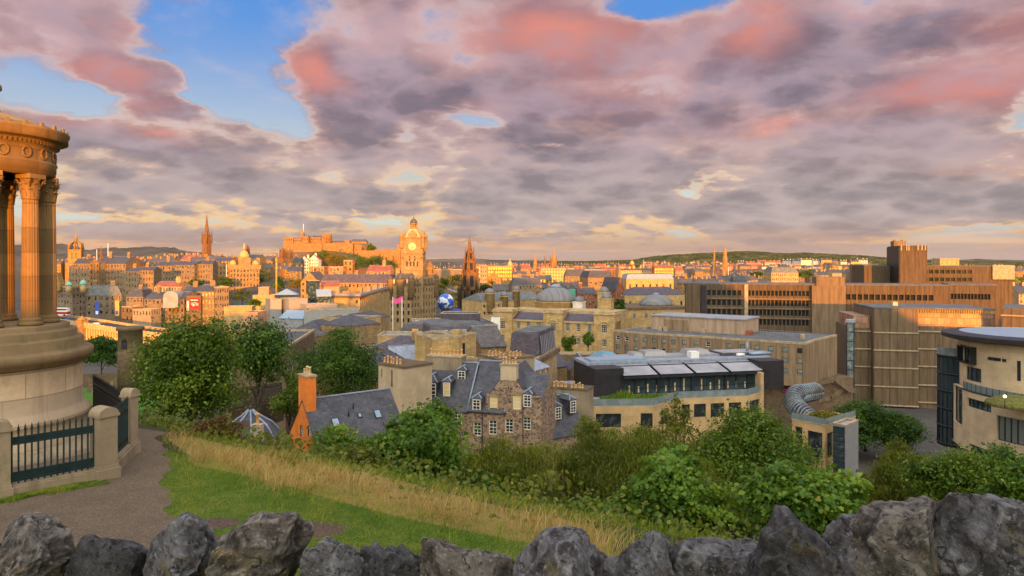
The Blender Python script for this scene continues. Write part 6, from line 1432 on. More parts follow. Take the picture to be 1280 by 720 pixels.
def round_building():
 base = 64.0; root = thing('round_building', 'curved pale stone building with an oval metal roof at the right edge', 'building', (X(1360, 105), 105, base)); ox, oy = X(1360, 105), 105
 def zz(py, Y): return Z(py, Y) - base
 def ang(px, R, cx, cy):                          # bearing round the drum where column px meets its near side
  k = (px - 640) / F; A_ = k * k + 1; B_ = -2 * (k * cx + cy); C_ = cx * cx + cy * cy - R * R; disc = max(0, B_ * B_ - 4 * A_ * C_); Y = (-B_ - math.sqrt(disc)) / (2 * A_); return math.atan2(Y - cy, k * Y - cx) % (2 * math.pi)
 def drum(mb, cx, cy, R, a0, a1, z0, z1, ops=(), n=40, dep=.4, mi=0):
  """curved wall with openings given in (angle0, angle1, z0, z1)"""
  cuts = sorted(set(list(np.linspace(a0, a1, n)) + [o[0] for o in ops] + [o[1] for o in ops]))
  for u, v in zip(cuts[:-1], cuts[1:]):
   m_ = (u + v) / 2; zs = [(z0, z1)]
   for o in ops:
    if o[0] < m_ < o[1]: zs = [q for s, e in zs for q in ((s, min(e, o[2])), (max(s, o[3]), e)) if q[1] > q[0] + 1e-4]
   pu, pv = (cx + R * math.cos(u), cy + R * math.sin(u)), (cx + R * math.cos(v), cy + R * math.sin(v))
   for s, e in zs: mb.quad((*pu, s), (*pv, s), (*pv, e), (*pu, e), mi)
  for o in ops:
   for t in (o[0], o[1]):
    c, s = math.cos(t), math.sin(t); mb.quad((cx + R * c, cy + R * s, o[2]), (cx + (R - dep) * c, cy + (R - dep) * s, o[2]), (cx + (R - dep) * c, cy + (R - dep) * s, o[3]), (cx + R * c, cy + R * s, o[3]), mi)
   m_ = 6
   for k in range(m_):
    u, v = o[0] + (o[1] - o[0]) * k / m_, o[0] + (o[1] - o[0]) * (k + 1) / m_
    for z_ in (o[2], o[3]): mb.quad((cx + R * math.cos(u), cy + R * math.sin(u), z_), (cx + R * math.cos(v), cy + R * math.sin(v), z_), (cx + (R - dep) * math.cos(v), cy + (R - dep) * math.sin(v), z_), (cx + (R - dep) * math.cos(u), cy + (R - dep) * math.sin(u), z_), mi)
 def pane(cx, cy, R, o, bars, st='glass_green', dep=.3):
  g = MB(); nn = 8
  for k in range(nn):
   u, v = o[0] + (o[1] - o[0]) * k / nn, o[0] + (o[1] - o[0]) * (k + 1) / nn; r = R - dep
   g.quad((cx + r * math.cos(u), cy + r * math.sin(u), o[2]), (cx + r * math.cos(v), cy + r * math.sin(v), o[2]), (cx + r * math.cos(v), cy + r * math.sin(v), o[3]), (cx + r * math.cos(u), cy + r * math.sin(u), o[3]), 0)
  for k in range(bars + 1):
   t = o[0] + (o[1] - o[0]) * k / bars; g.rbox((cx + (R - dep + .06) * math.cos(t), cy + (R - dep + .06) * math.sin(t), (o[2] + o[3]) / 2), (.06, .06, (o[3] - o[2]) / 2 - .01), (math.cos(t), math.sin(t), 0), (-math.sin(t), math.cos(t), 0), (0, 0, 1), 1)
  for z_ in (o[2] + .06, o[3] - .06):
   pts = [(cx + (R - dep + .07) * math.cos(t), cy + (R - dep + .07) * math.sin(t), z_) for t in np.linspace(o[0], o[1], 9)]; g.tube(pts, .06, 4, 1)
  g.build('window', [M[st], M['dark_frame']], root)
 # upper drum
 cx, cy, R = X(1299, 108) - ox, 108 - oy, 10.6; wx, wy = X(1299, 108), 108
 def A_(px): return ang(px, R, wx, wy)
 zt, zf = zz(434, 98), zz(489, 98)
 def op(p0, p1, y0, y1): Yn = 99; return (A_(p0), A_(p1), zz(y1, Yn), zz(y0, Yn))
 wins = [(op(1204, 1219, 445, 465), 3), (op(1207.5, 1226.5, 471, 490), 3), (op(1234, 1251, 453, 457.5), 2), (op(1252, 1258, 453.5, 457.5), 1), (op(1271, 1276, 454, 480), 1)]
 mb = MB(); drum(mb, cx, cy, R, math.radians(150), math.radians(400), zf - 3, zt, [w[0] for w in wins]); mb.build('upper_drum', M['sand_pale'], root)
 for o, n_ in wins: pane(cx, cy, R, o, n_)
 bx = MB(); o = wins[0][0]; t = (o[0] + o[1]) / 2; w = R * (o[1] - o[0]) / 2 + .15
 for sx in (-1, 1): bx.rbox((cx + (R + .2) * math.cos(t) - math.sin(t) * w * sx, cy + (R + .2) * math.sin(t) + math.cos(t) * w * sx, (o[2] + o[3]) / 2), (.5, .12, (o[3] - o[2]) / 2 + .2), (math.cos(t), math.sin(t), 0), (-math.sin(t), math.cos(t), 0), (0, 0, 1))
 for z_ in (o[2] - .1, o[3] + .1): bx.rbox((cx + (R + .2) * math.cos(t), cy + (R + .2) * math.sin(t), z_), (.5, w, .1), (math.cos(t), math.sin(t), 0), (-math.sin(t), math.cos(t), 0), (0, 0, 1))
 bx.build('box_window_frame', M['dark_frame'], root)
 # oval roof
 mb = MB(); n = 72; ex, ey = 12.7, 12.0; vs = []
 for r_, z_ in ((.93, zt - .1), (1.0, zt + .15), (1.0, zt + .75), (.985, zt + .85), (.80, zt + 1.05), (.79, zt + .98), (0, zt + 1.4)):
  for i in range(n): a = 2 * math.pi * i / n; vs.append((cx - .8 + ex * r_ * math.cos(a), cy + ey * r_ * math.sin(a), z_))
 fs = [(j * n + i, j * n + (i + 1) % n, (j + 1) * n + (i + 1) % n, (j + 1) * n + i) for j in range(6) for i in range(n)]
 mb.v += vs; mb.f += fs; mb.mi += [0 if k < 4 * n else 1 for k in range(len(fs))]; mb.sm += [False] * len(fs); mb.f.append(tuple(reversed(range(n)))); mb.mi.append(0); mb.sm.append(False)
 mb.build('oval_roof', [M['black_clad'], M['blue_metal']], root)
 mb = MB(); q = X(1246, 106) - ox; mb.box(q, q + 14, cy - 1, cy + 5, zt + 1.0, zz(422.5, 107)); mb.build('roof_plant', M['blue_metal'], root)
 # glazed quarter drum at the left
 gx, gy, gR = X(1201, 117) - ox, 117 - oy, 3.4
 mb = MB(); drum(mb, gx, gy, gR, math.radians(120), math.radians(330), zz(580, 106), zz(455, 106), (), 24, mi=0)
 for k in range(6):
  z_ = zz(456 + k * 24, 106); mb.tube([(gx + (gR + .05) * math.cos(t), gy + (gR + .05) * math.sin(t), z_) for t in np.linspace(math.radians(120), math.radians(330), 20)], .22, 4, 1)
 for t in np.linspace(math.radians(125), math.radians(325), 14): mb.tube([(gx + (gR + .05) * math.cos(t), gy + (gR + .05) * math.sin(t), z_) for z_ in (zz(580, 106), zz(456, 106))], .09, 4, 1)
 mb.build('glazed_stair', [M['glass_green'], M['dark_frame']], root)
 mb = MB(); drum(mb, gx, gy, gR + .1, math.radians(120), math.radians(330), zz(455, 106), zz(444.5, 106), (), 24); mb.build('balcony_glass', M['glass_rail'], root)
 # lower drum with terrace
 lx, ly, lR = 0.0, 0.0, 17.6; wx2, wy2 = ox, oy
 def LA(px): return ang(px, lR, wx2, wy2)
 z_ter = zz(490, 105)
 def op2(p0, p1, y0, y1):
  a0, a1 = LA(p0), LA(p1); Yn = oy + lR * math.sin((a0 + a1) / 2); return (a0, a1, zz(y1, Yn), zz(y0, Yn))
 z2a, z2b = zz(532, 94), zz(519, 94)
 lw = [((LA(1192), LA(1203), zz(556, 97), zz(503, 97)), 2), ((LA(1208.5), LA(1239), z2a, z2b), 5), ((LA(1246), LA(1330), z_ter - 6.3, z_ter - 2.6), 9), ((LA(1211), LA(1330), z_ter - 11.6, z_ter - 8.2), 18)]
 mb = MB(); drum(mb, lx, ly, lR, math.radians(165), math.radians(330), zz(600, 92), z_ter, [w[0] for w in lw], 60, .6); mb.build('lower_drum', M['sand_pale'], root)
 for o, n_ in lw: pane(lx, ly, lR, o, n_, 'glass_lit' if n_ == 9 else 'glass_green', .45)
 mb = MB(); mb.prism([(lx + (lR - .05) * math.cos(t), ly + (lR - .05) * math.sin(t)) for t in np.linspace(math.radians(165), math.radians(330), 50)], z_ter - .35, z_ter - .05); mb.build('terrace', M['concrete_band'], root)
 mb = MB(); drum(mb, lx, ly, lR - .15, math.radians(170), math.radians(330), z_ter + .05, z_ter + 1.15, (), 60, mi=0)
 for t in np.linspace(math.radians(170), math.radians(330), 46): mb.tube([(lx + (lR - .12) * math.cos(t), ly + (lR - .12) * math.sin(t), z_) for z_ in (z_ter, z_ter + 1.2)], .035, 4, 1)
 mb.tube([(lx + (lR + .02) * math.cos(t), ly + (lR + .02) * math.sin(t), z_ter - .05) for t in np.linspace(math.radians(165), math.radians(330), 50)], .14, 4, 1)
 mb.build('balustrade', [M['glass_rail'], M['dark_frame']], root)
 mb = MB(); gxm, gym = X(1268, 95) - ox, 95 - oy
 mb.lathe([(3.6, z_ter), (3.3, z_ter + .5), (2.4, z_ter + 1.0), (1.2, z_ter + 1.35), (0, z_ter + 1.45)], 24, gxm, gym); mb.build('turf_mound', simple('dry_turf', (.13, .13, .035), .95, 0, .1, .35, 3), root)
 for px, Y in ((1253, 93.5), (1254, 94.5)):
  pass
 lp = thing('terrace_lamp', 'tiny lit globe lamp on the terrace of the round building', 'lamp', (X(1256, 93), 93, z_ter + base)); m_ = MB(); m_.tube([(0, 0, 0), (0, 0, 1.5)], .05, 6); m_.build('lamp_post', M['dark_frame'], lp)
 g = MB(); g.lathe([(0, 1.5), (.14, 1.55), (.2, 1.68), (.14, 1.82), (0, 1.88)], 12); lm, t, bs = mat('lamp_glow'); bs.inputs['Emission Color'].default_value = (1, .75, .4, 1); bs.inputs['Emission Strength'].default_value = 4; g.build('lamp_globe', lm, lp)
round_building()
# ------------------------------------------------------------------ middle distance: register building, domes, hotel with the clock tower
def lathe_part(b, name, m, prof, cx, cy, n=24): mb = MB(); mb.lathe(prof, n, cx, cy); return b.part(name, mb, m)
def dome_prof(R, h, z, n=9): return [(R * math.cos(t), z + h * math.sin(t)) for t in np.linspace(0, math.pi / 2 * .97, n)]
def register_building():
 base = Z(447, 262); b = Bld('register_building', 'long pale golden stone building with three pavilions before the great ribbed lead dome', 'building', XY(617, 275), XY(769, 255), base); fx = b.on_front; W_ = b.W; D = 26
 def zz(py, Y=265): return b.z(py, Y)
 zc = zz(400); zp = zz(391.5); pav = [(fx(617), fx(641)), (fx(680), fx(704)), (fx(743), W_)]; wings = [(pav[0][1], pav[1][0]), (pav[1][1], pav[2][0])]
 up, lo = (zz(413), zz(403.5)), (zz(429.5), zz(421)); mb = MB(); allw = []
 for i, (x0, x1) in enumerate(pav):
  c = (x0 + x1) / 2; ops = [(c - 1.0 - x0, c + 1.0 - x0, *up), (c - .9 - x0, c + .9 - x0, *lo)]
  mb.panel((x0, -.8, 0), (1, 0, 0), (0, -1, 0), x1 - x0, -8, zp, ops, .4)
  for x in (x0, x1): mb.panel((x, -.8, 0), (0, 1, 0), (-1 if x == x0 else 1, 0, 0), 9, -8, zp, ())
  allw += [(x0 + (o[0] + o[1]) / 2, -.8 + .3, o) for o in ops]
 for (x0, x1), ps in zip(wings, ((648, 660.5, 673.5), (709.3, 723, 736.8))):
  ops = [(fx(p) - .75 - x0, fx(p) + .75 - x0, *r) for p in ps for r in (up, lo)]
  mb.panel((x0, 0, 0), (1, 0, 0), (0, -1, 0), x1 - x0, -8, zc, ops, .4); allw += [(x0 + (o[0] + o[1]) / 2, .3, o) for o in ops]
 mb.panel((W_, 0, 0), (0, 1, 0), (1, 0, 0), D, -8, zc, ()); mb.panel((0, 0, 0), (0, 1, 0), (-1, 0, 0), D, -8, zc, ()); b.part('wall', mb, M['ashlar_gold'])
 for x, y, o in allw: put('window', window_mesh(round(o[1] - o[0], 2), round(o[3] - o[2], 2), 'sash'), b.root, (x, y, o[2]))
 mb = MB()
 for i, (x0, x1) in enumerate(pav):
  mb.box(x0 - .3, x1 + .3, -1.2, 8, zp, zp + .5); mb.box(x0, x1, -.8, 8, zp + .5, zp + 1.2); c = (x0 + x1) / 2
  mb.tube([(c + 1.9 * math.cos(t), -.95, up[1] - .2 + 1.3 * math.sin(t)) for t in np.linspace(0, math.pi, 9)], .2, 4)
 for x0, x1 in wings: mb.box(x0, x1, -.35, .3, zc - .9, zc - .3)
 mb.box(0, W_, -.2, -.01, zz(418.5), zz(417)); b.part('cornice', mb, M['ashlar_pale'])
 for x0, x1 in wings: mb = MB(); mb.add([(x0, -.2, zc), (x1, -.2, zc), (x1, 6, zz(392, 268)), (x0, 6, zz(392, 268)), (x0, 12, zc), (x1, 12, zc)], [(0, 1, 2, 3), (3, 2, 5, 4)]); b.part('roof', mb, M['slate_purple'])
 mb = MB(); mb.box(2, W_ - 2, 10, D, 0, zz(388, 275)); b.part('court_block', mb, M['ashlar_pale'])
 cx, cy = fx(694.5, 30), 30; R = 24.6 / F * 295; zd0, zd1 = b.z(391, 295), b.z(376.5, 295)
 lathe_part(b, 'drum', M['ashlar_gold'], [(R + .3, zd0 - 10), (R + .3, zd1 - .4), (R + .6, zd1 - .3), (R + .6, zd1)], cx, cy, 48)
 lathe_part(b, 'dome', M['lead_dome'], dome_prof(R, b.z(358.5, 295) - zd1, zd1, 12) , cx, cy, 48)
 lathe_part(b, 'lantern', M['lead'], [(R * .3, b.z(359.5, 295)), (R * .27, b.z(357, 295)), (R * .1, b.z(355.5, 295)), (0, b.z(355, 295))], cx, cy, 16)
 for px, Y in ((758.5, 268), (755, 292), (724, 290)):
  q = b.loc(px, Y); w = 2.2; zt0 = b.z(392 if px != 724 else 388, Y); zt1 = b.z({758.5: 374, 755: 366, 724: 378}[px], Y)
  mb = MB(); mb.box(q.x - w, q.x + w, q.y - w, q.y + w, zt0 - 2, zt1); mb.box(q.x - w - .25, q.x + w + .25, q.y - w - .25, q.y + w + .25, zt1, zt1 + .4); b.part('turret', mb, M['ashlar_gold'] if px != 724 else M['render_white'])
  lathe_part(b, 'turret_dome', M['lead_dome'], dome_prof(w * 1.0, 2.3, zt1 + .4, 6), q.x, q.y, 12)
register_building()
def corner_block():
 base = Z(420, 300); b = Bld('slate_roofed_block', 'pale stone block with a domed corner turret and a long grey green slate roof', 'building', XY(603, 300), XY(676, 318), base); D = 18; zt = b.z(380, 308); fx = b.on_front
 of = [(fx(p) - .6, fx(p) + .6, b.z(y + 4, 303), b.z(y, 303)) for p in (605.5, 611, 617.5, 624, 630) for y in (380, 389)]
 walls(b, D, b.z(376, 305), 'ashlar_gold', [o for o in of if o[3] < b.z(376.5, 305)], (), ()); r = MB(); z0, z1 = b.z(376, 305), b.z(365.5, 312)
 r.add([(-.2, -.3, z0), (b.W, -.3, z0), (b.W, 7, z1), (1.5, 7, z1), (b.W, 18, z0), (-.2, 18, z0)], [(0, 1, 2, 3), (3, 2, 4, 5), (0, 3, 5), (1, 4, 2)]); b.part('roof', r, M['slate_green'])
 for px, y0, y1, w in ((611.5, 381, 367.5, 2.2), (629.5, 388, 372, 1.7), (644.5, 378, 365.5, 1.7)):
  x = fx(px, 1); mb = MB(); mb.lathe([(w, b.z(y0, 302) - 3), (w, b.z(y1, 302)), (w + .3, b.z(y1, 302) + .1), (w + .3, b.z(y1, 302) + .5)], 8, x, .5); b.part('turret', mb, M['ashlar_gold'])
  lathe_part(b, 'turret_dome', M['lead_dome'], dome_prof(w, 2.1, b.z(y1, 302) + .5, 6) , x, .5, 10)
corner_block()
def domed_records():
 base = Z(410, 330); b = Bld('records_building', 'golden stone building with a shallow blue grey ribbed dome behind the hotel', 'building', XY(783, 322), XY(862, 330), base); fx = b.on_front; zt = b.z(386, 326); D = 30
 ops = [(fx(p) - .85, fx(p) + .85, b.z(398, 326), b.z(391, 326)) for p in (793, 808, 818.5, 829, 839.5)]
 walls(b, D, zt, 'ashlar_gold', ops, (), (), far=False); mb = MB(); mb.box(-.4, b.W + .4, -.5, D + .4, zt - .2, zt + .9); b.part('cornice', mb, M['ashlar_dark'])
 cx, cy = fx(820, 12), 12; R = 20.5 / F * 338; lathe_part(b, 'dome', M['lead_dome'], dome_prof(R, b.z(368, 338) - zt - .9, zt + .9, 10), cx, cy, 40); lathe_part(b, 'lantern', M['lead'], [(1.6, b.z(369, 338)), (1.4, b.z(366.5, 338)), (0, b.z(366, 338))], cx, cy, 10)
 b = generic('records_wing', 'stone wing with a low hipped slate roof right behind the shallow dome', 781, 372, 858, 378, 368.5, 55, 16, 'ashlar_gold', 'hip', 'slate_purple', 4.2, 6, 3, 1.3, 2.6, 0, far=True)
 generic('stone_terrace', 'long pale terrace with a row of windows above the hipped slate roof', 783, 470, 842, 474, 348.5, 50, 14, 'ashlar_gold', 'mansard', 'lead', 3.2, 7, 4, 1.5, 3.0, 0, far=True)
 generic('red_turret_house', 'narrow dark red sandstone tenement with a pointed gable beside the domed turret', 770, 340, 780, 342, 362, 55, 14, 'red_stone', 'cross', 'slate', 6, 2, 6, 1.0, 2.0, 0, far=True)
 generic('tenement', 'beige tenement with a slate mansard at the right of the bright yellow roof', 735, 430, 767, 434, 347, 52, 16, 'tenement', 'mansard', 'slate', 4.0, 5, 5, 1.2, 2.4, 0, far=True)
domed_records()
def clock_hotel():
 base = Z(409, 425); b = Bld('clock_tower_hotel', 'grand sandstone hotel with a tall square clock tower and an open crown lantern', 'hotel', XY(487, 425), XY(514, 425), base); fx = b.on_front; W1 = b.W
 ba = b.loc(545, 452); zt = b.z(357, 425); u2 = Vector((ba.x - W1, ba.y, 0)); L2 = u2.length; u2.normalize(); n2 = Vector((u2.y, -u2.x, 0)); D = 34
 def ops(ln, nb, ww=1.25): return [(ln * (i + .5) / nb - ww / 2, ln * (i + .5) / nb + ww / 2, z_, z_ + 2.6) for i in range(nb) for z_ in np.arange(3.0, zt - 3, 4.6)]
 mb = MB(); mb.panel((0, 0, 0), (1, 0, 0), (0, -1, 0), W1, -4, zt, ops(W1, 4), .35, 0, 1); mb.panel((W1, 0, 0), u2, n2, L2, -4, zt, ops(L2, 9), .35, 0, 1); mb.panel((0, 0, 0), (0, 1, 0), (-1, 0, 0), D, -4, zt, ops(D, 8), .35, 0, 1)
 b.part('wall', mb, [M['ashlar'], M['glass']])
 e = Vector((W1, 0, 0)) + u2 * L2; pl = [(0, 0), (W1, 0), (e.x, e.y), (e.x - 16, e.y + 20), (0, D)]
 mb = MB(); mb.prism([(x * 1.0 - .3 if x < 1 else x + .3, y - .4) for x, y in pl], zt - .2, zt + .7); b.part('cornice', mb, M['ashlar_dark'])
 cx_ = sum(p[0] for p in pl) / 5; cy_ = sum(p[1] for p in pl) / 5
 mb = MB(); k = .62; zr = zt + 7.5; vs = [(x, y, zt + .7) for x, y in pl] + [(cx_ + (x - cx_) * k, cy_ + (y - cy_) * k, zr) for x, y in pl]; mb.add(vs, [(i, (i + 1) % 5, 5 + (i + 1) % 5, 5 + i) for i in range(5)] + [(5, 6, 7, 8, 9)]); b.part('mansard_roof', mb, M['slate_brown'])
 rng = random.Random(3)
 for i in range(3): c = W1 * (i + .5) / 3; dormer(b, c, 1.9, 3.0, .9, zt + 1.0, 3, 'blind', 'slate_brown', 'ashlar')
 for i in range(7):
  p = Vector((W1, 0, 0)) + u2 * (L2 * (i + .5) / 7); g = MB(); g.rbox(p - n2 * .8 + Vector((0, 0, zt + 2.2)), (.9, .6, 1.6), u2, n2, (0, 0, 1)); q = p - n2 * .2 + Vector((0, 0, zt + 3.8)); g.add([q - u2 * 1.1, q + u2 * 1.1, q + Vector((0, 0, 1.5)), q - n2 * 2.5 - u2 * 1.1, q - n2 * 2.5 + u2 * 1.1, q - n2 * 2.5 + Vector((0, 0, 1.5))], [(0, 1, 2), (0, 2, 5, 3), (1, 4, 5, 2)]); b.part('dormer', g, M['ashlar'])
 for x, y, r in ((0.4, .4, 1.7), (W1 * .5, .3, 2.4), (W1, .2, 2.0), (e.x, e.y, 2.0)):
  lathe_part(b, 'corner_turret', M['ashlar'], [(r, zt - 8), (r, zt + 3.2), (r + .25, zt + 3.4), (r + .25, zt + 3.8)], x, y, 14); lathe_part(b, 'turret_dome', M['slate_brown'], dome_prof(r, r * 1.5, zt + 3.8, 6) + [(.12, zt + 3.8 + r * 2.1)], x, y, 14)
 for px, y, n in ((497, 10, 4), (508, 14, 4), (524, 14, 4), (537, 26, 4)): q = fx(px, y); chimney(b, q - 1.3, q + 1.3, y, y + 1.2, zt + 3, zt + 10, 'ashlar', n, 'pot', each=False)
 # the tower
 tx0, tx1 = fx(502, 10), fx(528.5, 10); w = tx1 - tx0; ty = 10; YT = 436
 def zz(py): return b.z(py, YT)
 tw = thing('x', None, None); bpy.data.objects.remove(tw)
 zt1 = zz(297); mb = MB()
 ops = [(w * f - .55, w * f + .55, z0, z0 + 3.2) for f in (.25, .42, .58, .75) for z0 in (zz(333),)] + [(w * f - .5, w * f + .5, z0, z0 + 3.0) for f in (.38, .62) for z0 in (zz(326),)]
 mb.panel((tx0, ty, 0), (1, 0, 0), (0, -1, 0), w, 10, zt1, ops, .5, 0, 1)
 for s, x in ((-1, tx0), (1, tx1)): mb.panel((x, ty, 0), (0, 1, 0), (s, 0, 0), w, 10, zt1, [(w * f - .55, w * f + .55, z0, z0 + 3.0) for f in (.3, .5, .7) for z0 in (zz(333), zz(310))], .5, 0, 1)
 mb.panel((tx0, ty + w, 0), (1, 0, 0), (0, 1, 0), w, 10, zt1, ()); t = b.part('clock_tower', mb, [M['ashlar'], M['dark_frame']])
 mb = MB()
 for z_, h_, o in ((316.5, .7, .55), (323, .5, .35), (338, .6, .4), (297.5, .8, .6)): MB().box(tx0 - o, tx1 + o, ty - o, ty + w + o, zz(z_), zz(z_) + h_).build('string_course', M['ashlar'], t)
 for f0, f1 in ((0, .09), (.91, 1)): mb.box(tx0 + w * f0 - .05, tx0 + w * f1 + .05, ty - .35, ty - .01, zz(345), zz(317));
 for i in range(9): q = tx0 + w * (i + .5) / 9; mb.box(q - .4, q + .4, ty - .5, ty - .02, zz(318.5), zz(316.6))
 mb.build('strips_and_corbels', M['ashlar'], t)  # corner strips and corbels together in one mesh
 for x, y in ((tx0, ty), (tx1, ty), (tx0, ty + w), (tx1, ty + w)):
  q = MB(); q.lathe([(1.0, zz(311)), (1.25, zz(308)), (1.25, zz(296)), (1.4, zz(295.6)), (1.4, zz(294.8)), (.9, zz(293)), (.25, zz(290.5)), (0, zz(289))], 10, x, y); q.build('bartizan', M['ashlar'], t)
 mx, my = (tx0 + tx1) / 2, ty + w / 2
 for dx, dy, r in ((0, -1, 0), (1, 0, 1)):           # gabled dormers on the faces
  g = MB(); c = Vector((mx + dx * w / 2, my + dy * w / 2, 0)); uu = Vector((-dy, dx, 0)); nn = Vector((dx, dy, 0));
  za, zb_ = zz(297), zz(292); p = [c - uu * 2.6, c + uu * 2.6]; vs = [p[0] + Vector((0, 0, za)), p[1] + Vector((0, 0, za)), p[1] + Vector((0, 0, zb_)), c + Vector((0, 0, zz(287.5))), p[0] + Vector((0, 0, zb_))]; vs2 = [v - nn * 3 for v in vs]
  g.add(vs + vs2, [(0, 1, 2, 3, 4), (2, 7, 8, 3), (4, 3, 8, 9), (0, 4, 9, 5), (1, 6, 7, 2)]); g.build('gable', M['ashlar'], t)
 rf = MB(); rf.tbox(tx0 + 1.8, tx1 - 1.8, ty + 1.8, ty + w - 1.8, zt1 + .4, zz(285.5), w * .22, w * .22); rf.build('crown_base', M['gold'], t)
 lt = MB(); r = 2.0
 lt.lathe([(2.5, zz(285.5)), (2.5, zz(284)), (2.0, zz(283.8))], 8, mx, my)
 for i in range(8): a = i * math.pi / 4 + .39; lt.box(mx + r * math.cos(a) - .28, mx + r * math.cos(a) + .28, my + r * math.sin(a) - .28, my + r * math.sin(a) + .28, zz(284), zz(279.5))
 lt.lathe([(1.1, zz(284)), (1.1, zz(279.5))], 8, mx, my); lt.lathe([(2.5, zz(279.5)), (2.6, zz(279)), (2.3, zz(278.5))], 12, mx, my); lt.build('lantern', M['ashlar'], t)
 dm = MB(); dm.lathe(dome_prof(2.35, 3.2, zz(278.6), 7) + [(.35, zz(271.6)), (.12, zz(270)), (.05, zz(265))], 14, mx, my); dm.build('lantern_dome', M['slate_brown'], t)
 # clock faces
 for nm, (px_, py_, r_) in (('f', (mx, ty - .05, 0)), ('r', (tx1 + .05, my, math.pi / 2))):
  R = 4.6 / F * YT; fc = MB(); zc = 0
  def disc(mb, R0, R1, y0, y1, mi, n=36):
   vs = [];
   for i in range(n): a = 2 * math.pi * i / n; vs += [(R0 * math.cos(a), y0, R0 * math.sin(a)), (R1 * math.cos(a), y1, R1 * math.sin(a))]
   mb.add(vs, [(2 * i, 2 * ((i + 1) % n), 2 * ((i + 1) % n) + 1, 2 * i + 1) for i in range(n)], mi)
  vs = [(R * math.cos(2 * math.pi * i / 36), -.12, R * math.sin(2 * math.pi * i / 36)) for i in range(36)]; fc.add(vs, [tuple(range(36))], 0); disc(fc, R, R + .25, -.12, -.3, 1); disc(fc, R + .25, R + .4, -.3, .0, 1)
  for i in range(12):
   a = i * math.pi / 6; fc.rbox((.82 * R * math.sin(a), -.16, .82 * R * math.cos(a)), (.06, .03, .22), (math.cos(a), 0, -math.sin(a)), (0, 1, 0), (math.sin(a), 0, math.cos(a)), 2)
  for a, ln in ((math.radians(-166), R * .5), (math.radians(165), R * .78)): fc.rbox((ln / 2 * math.sin(a), -.2, ln / 2 * math.cos(a)), (.11, .03, ln / 2), (math.cos(a), 0, -math.sin(a)), (0, 1, 0), (math.sin(a), 0, math.cos(a)), 2)
  cf = fc.build('clock_face', [M['cream_blind'], M['gold'], M['iron_black']], t, (px_, py_, zz(308)), r_)
clock_hotel()
def gothic_monument():
 Y = 600; zb = Z(389, Y); x0 = X(587, Y); root = thing('gothic_monument', 'tall soot dark gothic spire monument with open arches left of the domes', 'monument', (x0, Y, zb), .5); q = lambda py: Z(py, Y) - zb
 mb = MB(); s = 4.2
 for sx in (-1, 1):
  for sy in (-1, 1):
   mb.box(sx * s - 1.5, sx * s + 1.5, sy * s - 1.5, sy * s + 1.5, -3, q(362))
   for dx, dy in ((sx * 4.4, 0), (0, sy * 4.4)): mb.tbox(sx * s + dx - .9, sx * s + dx + .9, sy * s + dy - .9, sy * s + dy + .9, -3, q(362), .2, .2); mb.lathe([(.8, q(362)), (.1, q(353))], 6, sx * s + dx, sy * s + dy)
   mb.lathe([(1.3, q(362)), (1.0, q(354)), (.1, q(343))], 6, sx * s, sy * s)
 for a in range(4):                                 # pointed arches between the piers
  c, sn = math.cos(a * math.pi / 2), math.sin(a * math.pi / 2)
  for sg in (-1, 1):
   pts = [(sg * (2.9 - 2.9 * t), s, q(372) + (q(362) - q(372)) * math.sin(t * 1.57)) for t in np.linspace(0, 1, 6)]
   mb.tube([(x * c - y * sn, x * sn + y * c, z) for x, y, z in pts], .7, 6)
 mb.build('base_arches', M['soot'], root)
 for nm, w0, w1, y0, y1, n in (('lower_stage', 4.7, 4.0, 362, 340, 4), ('middle_stage', 3.6, 3.0, 340, 326, 4), ('upper_stage', 2.6, 2.0, 326, 314, 4)):
  m_ = MB(); m_.tbox(-w0, w0, -w0, w0, q(y0), q(y1), w0 - w1, w0 - w1)
  for sx in (-1, 1):
   for sy in (-1, 1): m_.lathe([(.8, q(y0)), (.7, q(y1)), (.05, q(y1) + 6)], 6, sx * w0, sy * w0)
  for a in range(4):
   c, sn = math.cos(a * math.pi / 2), math.sin(a * math.pi / 2); zz_ = (q(y0) + q(y1)) / 2; m_.rbox((w0 * c, w0 * sn, zz_), (.5, w0 * .32, (q(y1) - q(y0)) * .3), (c, sn, 0), (-sn, c, 0), (0, 0, 1), 1)
  m_.build(nm, [M['spire'], M['black_clad']], root)
 m_ = MB(); m_.lathe([(2.4, q(314)), (1.7, q(309)), (1.9, q(308)), (1.0, q(302)), (.3, q(297)), (.05, q(293.5))], 8); m_.build('spire', M['spire'], root)
 st = MB(); st.lathe([(1.6, q(389)), (1.5, q(384)), (.9, q(380)), (.4, q(376)), (0, q(375.5))], 10); st.build('statue', M['white_plastic'], root)
gothic_monument()
def globe():
 Y = 520; R = 10.5 / F * Y; root = thing('globe', 'huge blue and white globe standing among the trees left of the gothic monument', 'globe', (X(557, Y), Y, Z(388, Y)))
 m, t, b = mat('painted_globe'); o = t.node('ShaderNodeTexCoord').outputs['Object']; n = t.noise(o, .22, 4, .5, 1.0)
 c = t.mix(t.step(n, .50, .53), (.03, .14, .62), (.75, .80, .85)); c = t.mix(t.step(t.noise(o, .3, 3, .5), .60, .63), c, (.02, .03, .06)); t.put(b.inputs['Base Color'], c); b.inputs['Roughness'].default_value = .35
 mb = MB(); mb.lathe([(max(.001, R * math.sin(a)), R - R * math.cos(a)) for a in np.linspace(0, math.pi, 24)], 40); mb.build('sphere', m, root)
 mb = MB(); mb.lathe([(R * .5, -4), (R * .5, .8)], 16); mb.build('base', M['felt_dark'], root)
 fr = thing('blue_tent', 'small bright blue canopy beside the foot of the globe', 'tent', (X(571, 505), 505, Z(392, 505))); mb = MB(); mb.tbox(-4, 4, -3, 3, 0, 3.5, 1.5, 1.2); mb.build('canopy', M['blue_banner'], fr)
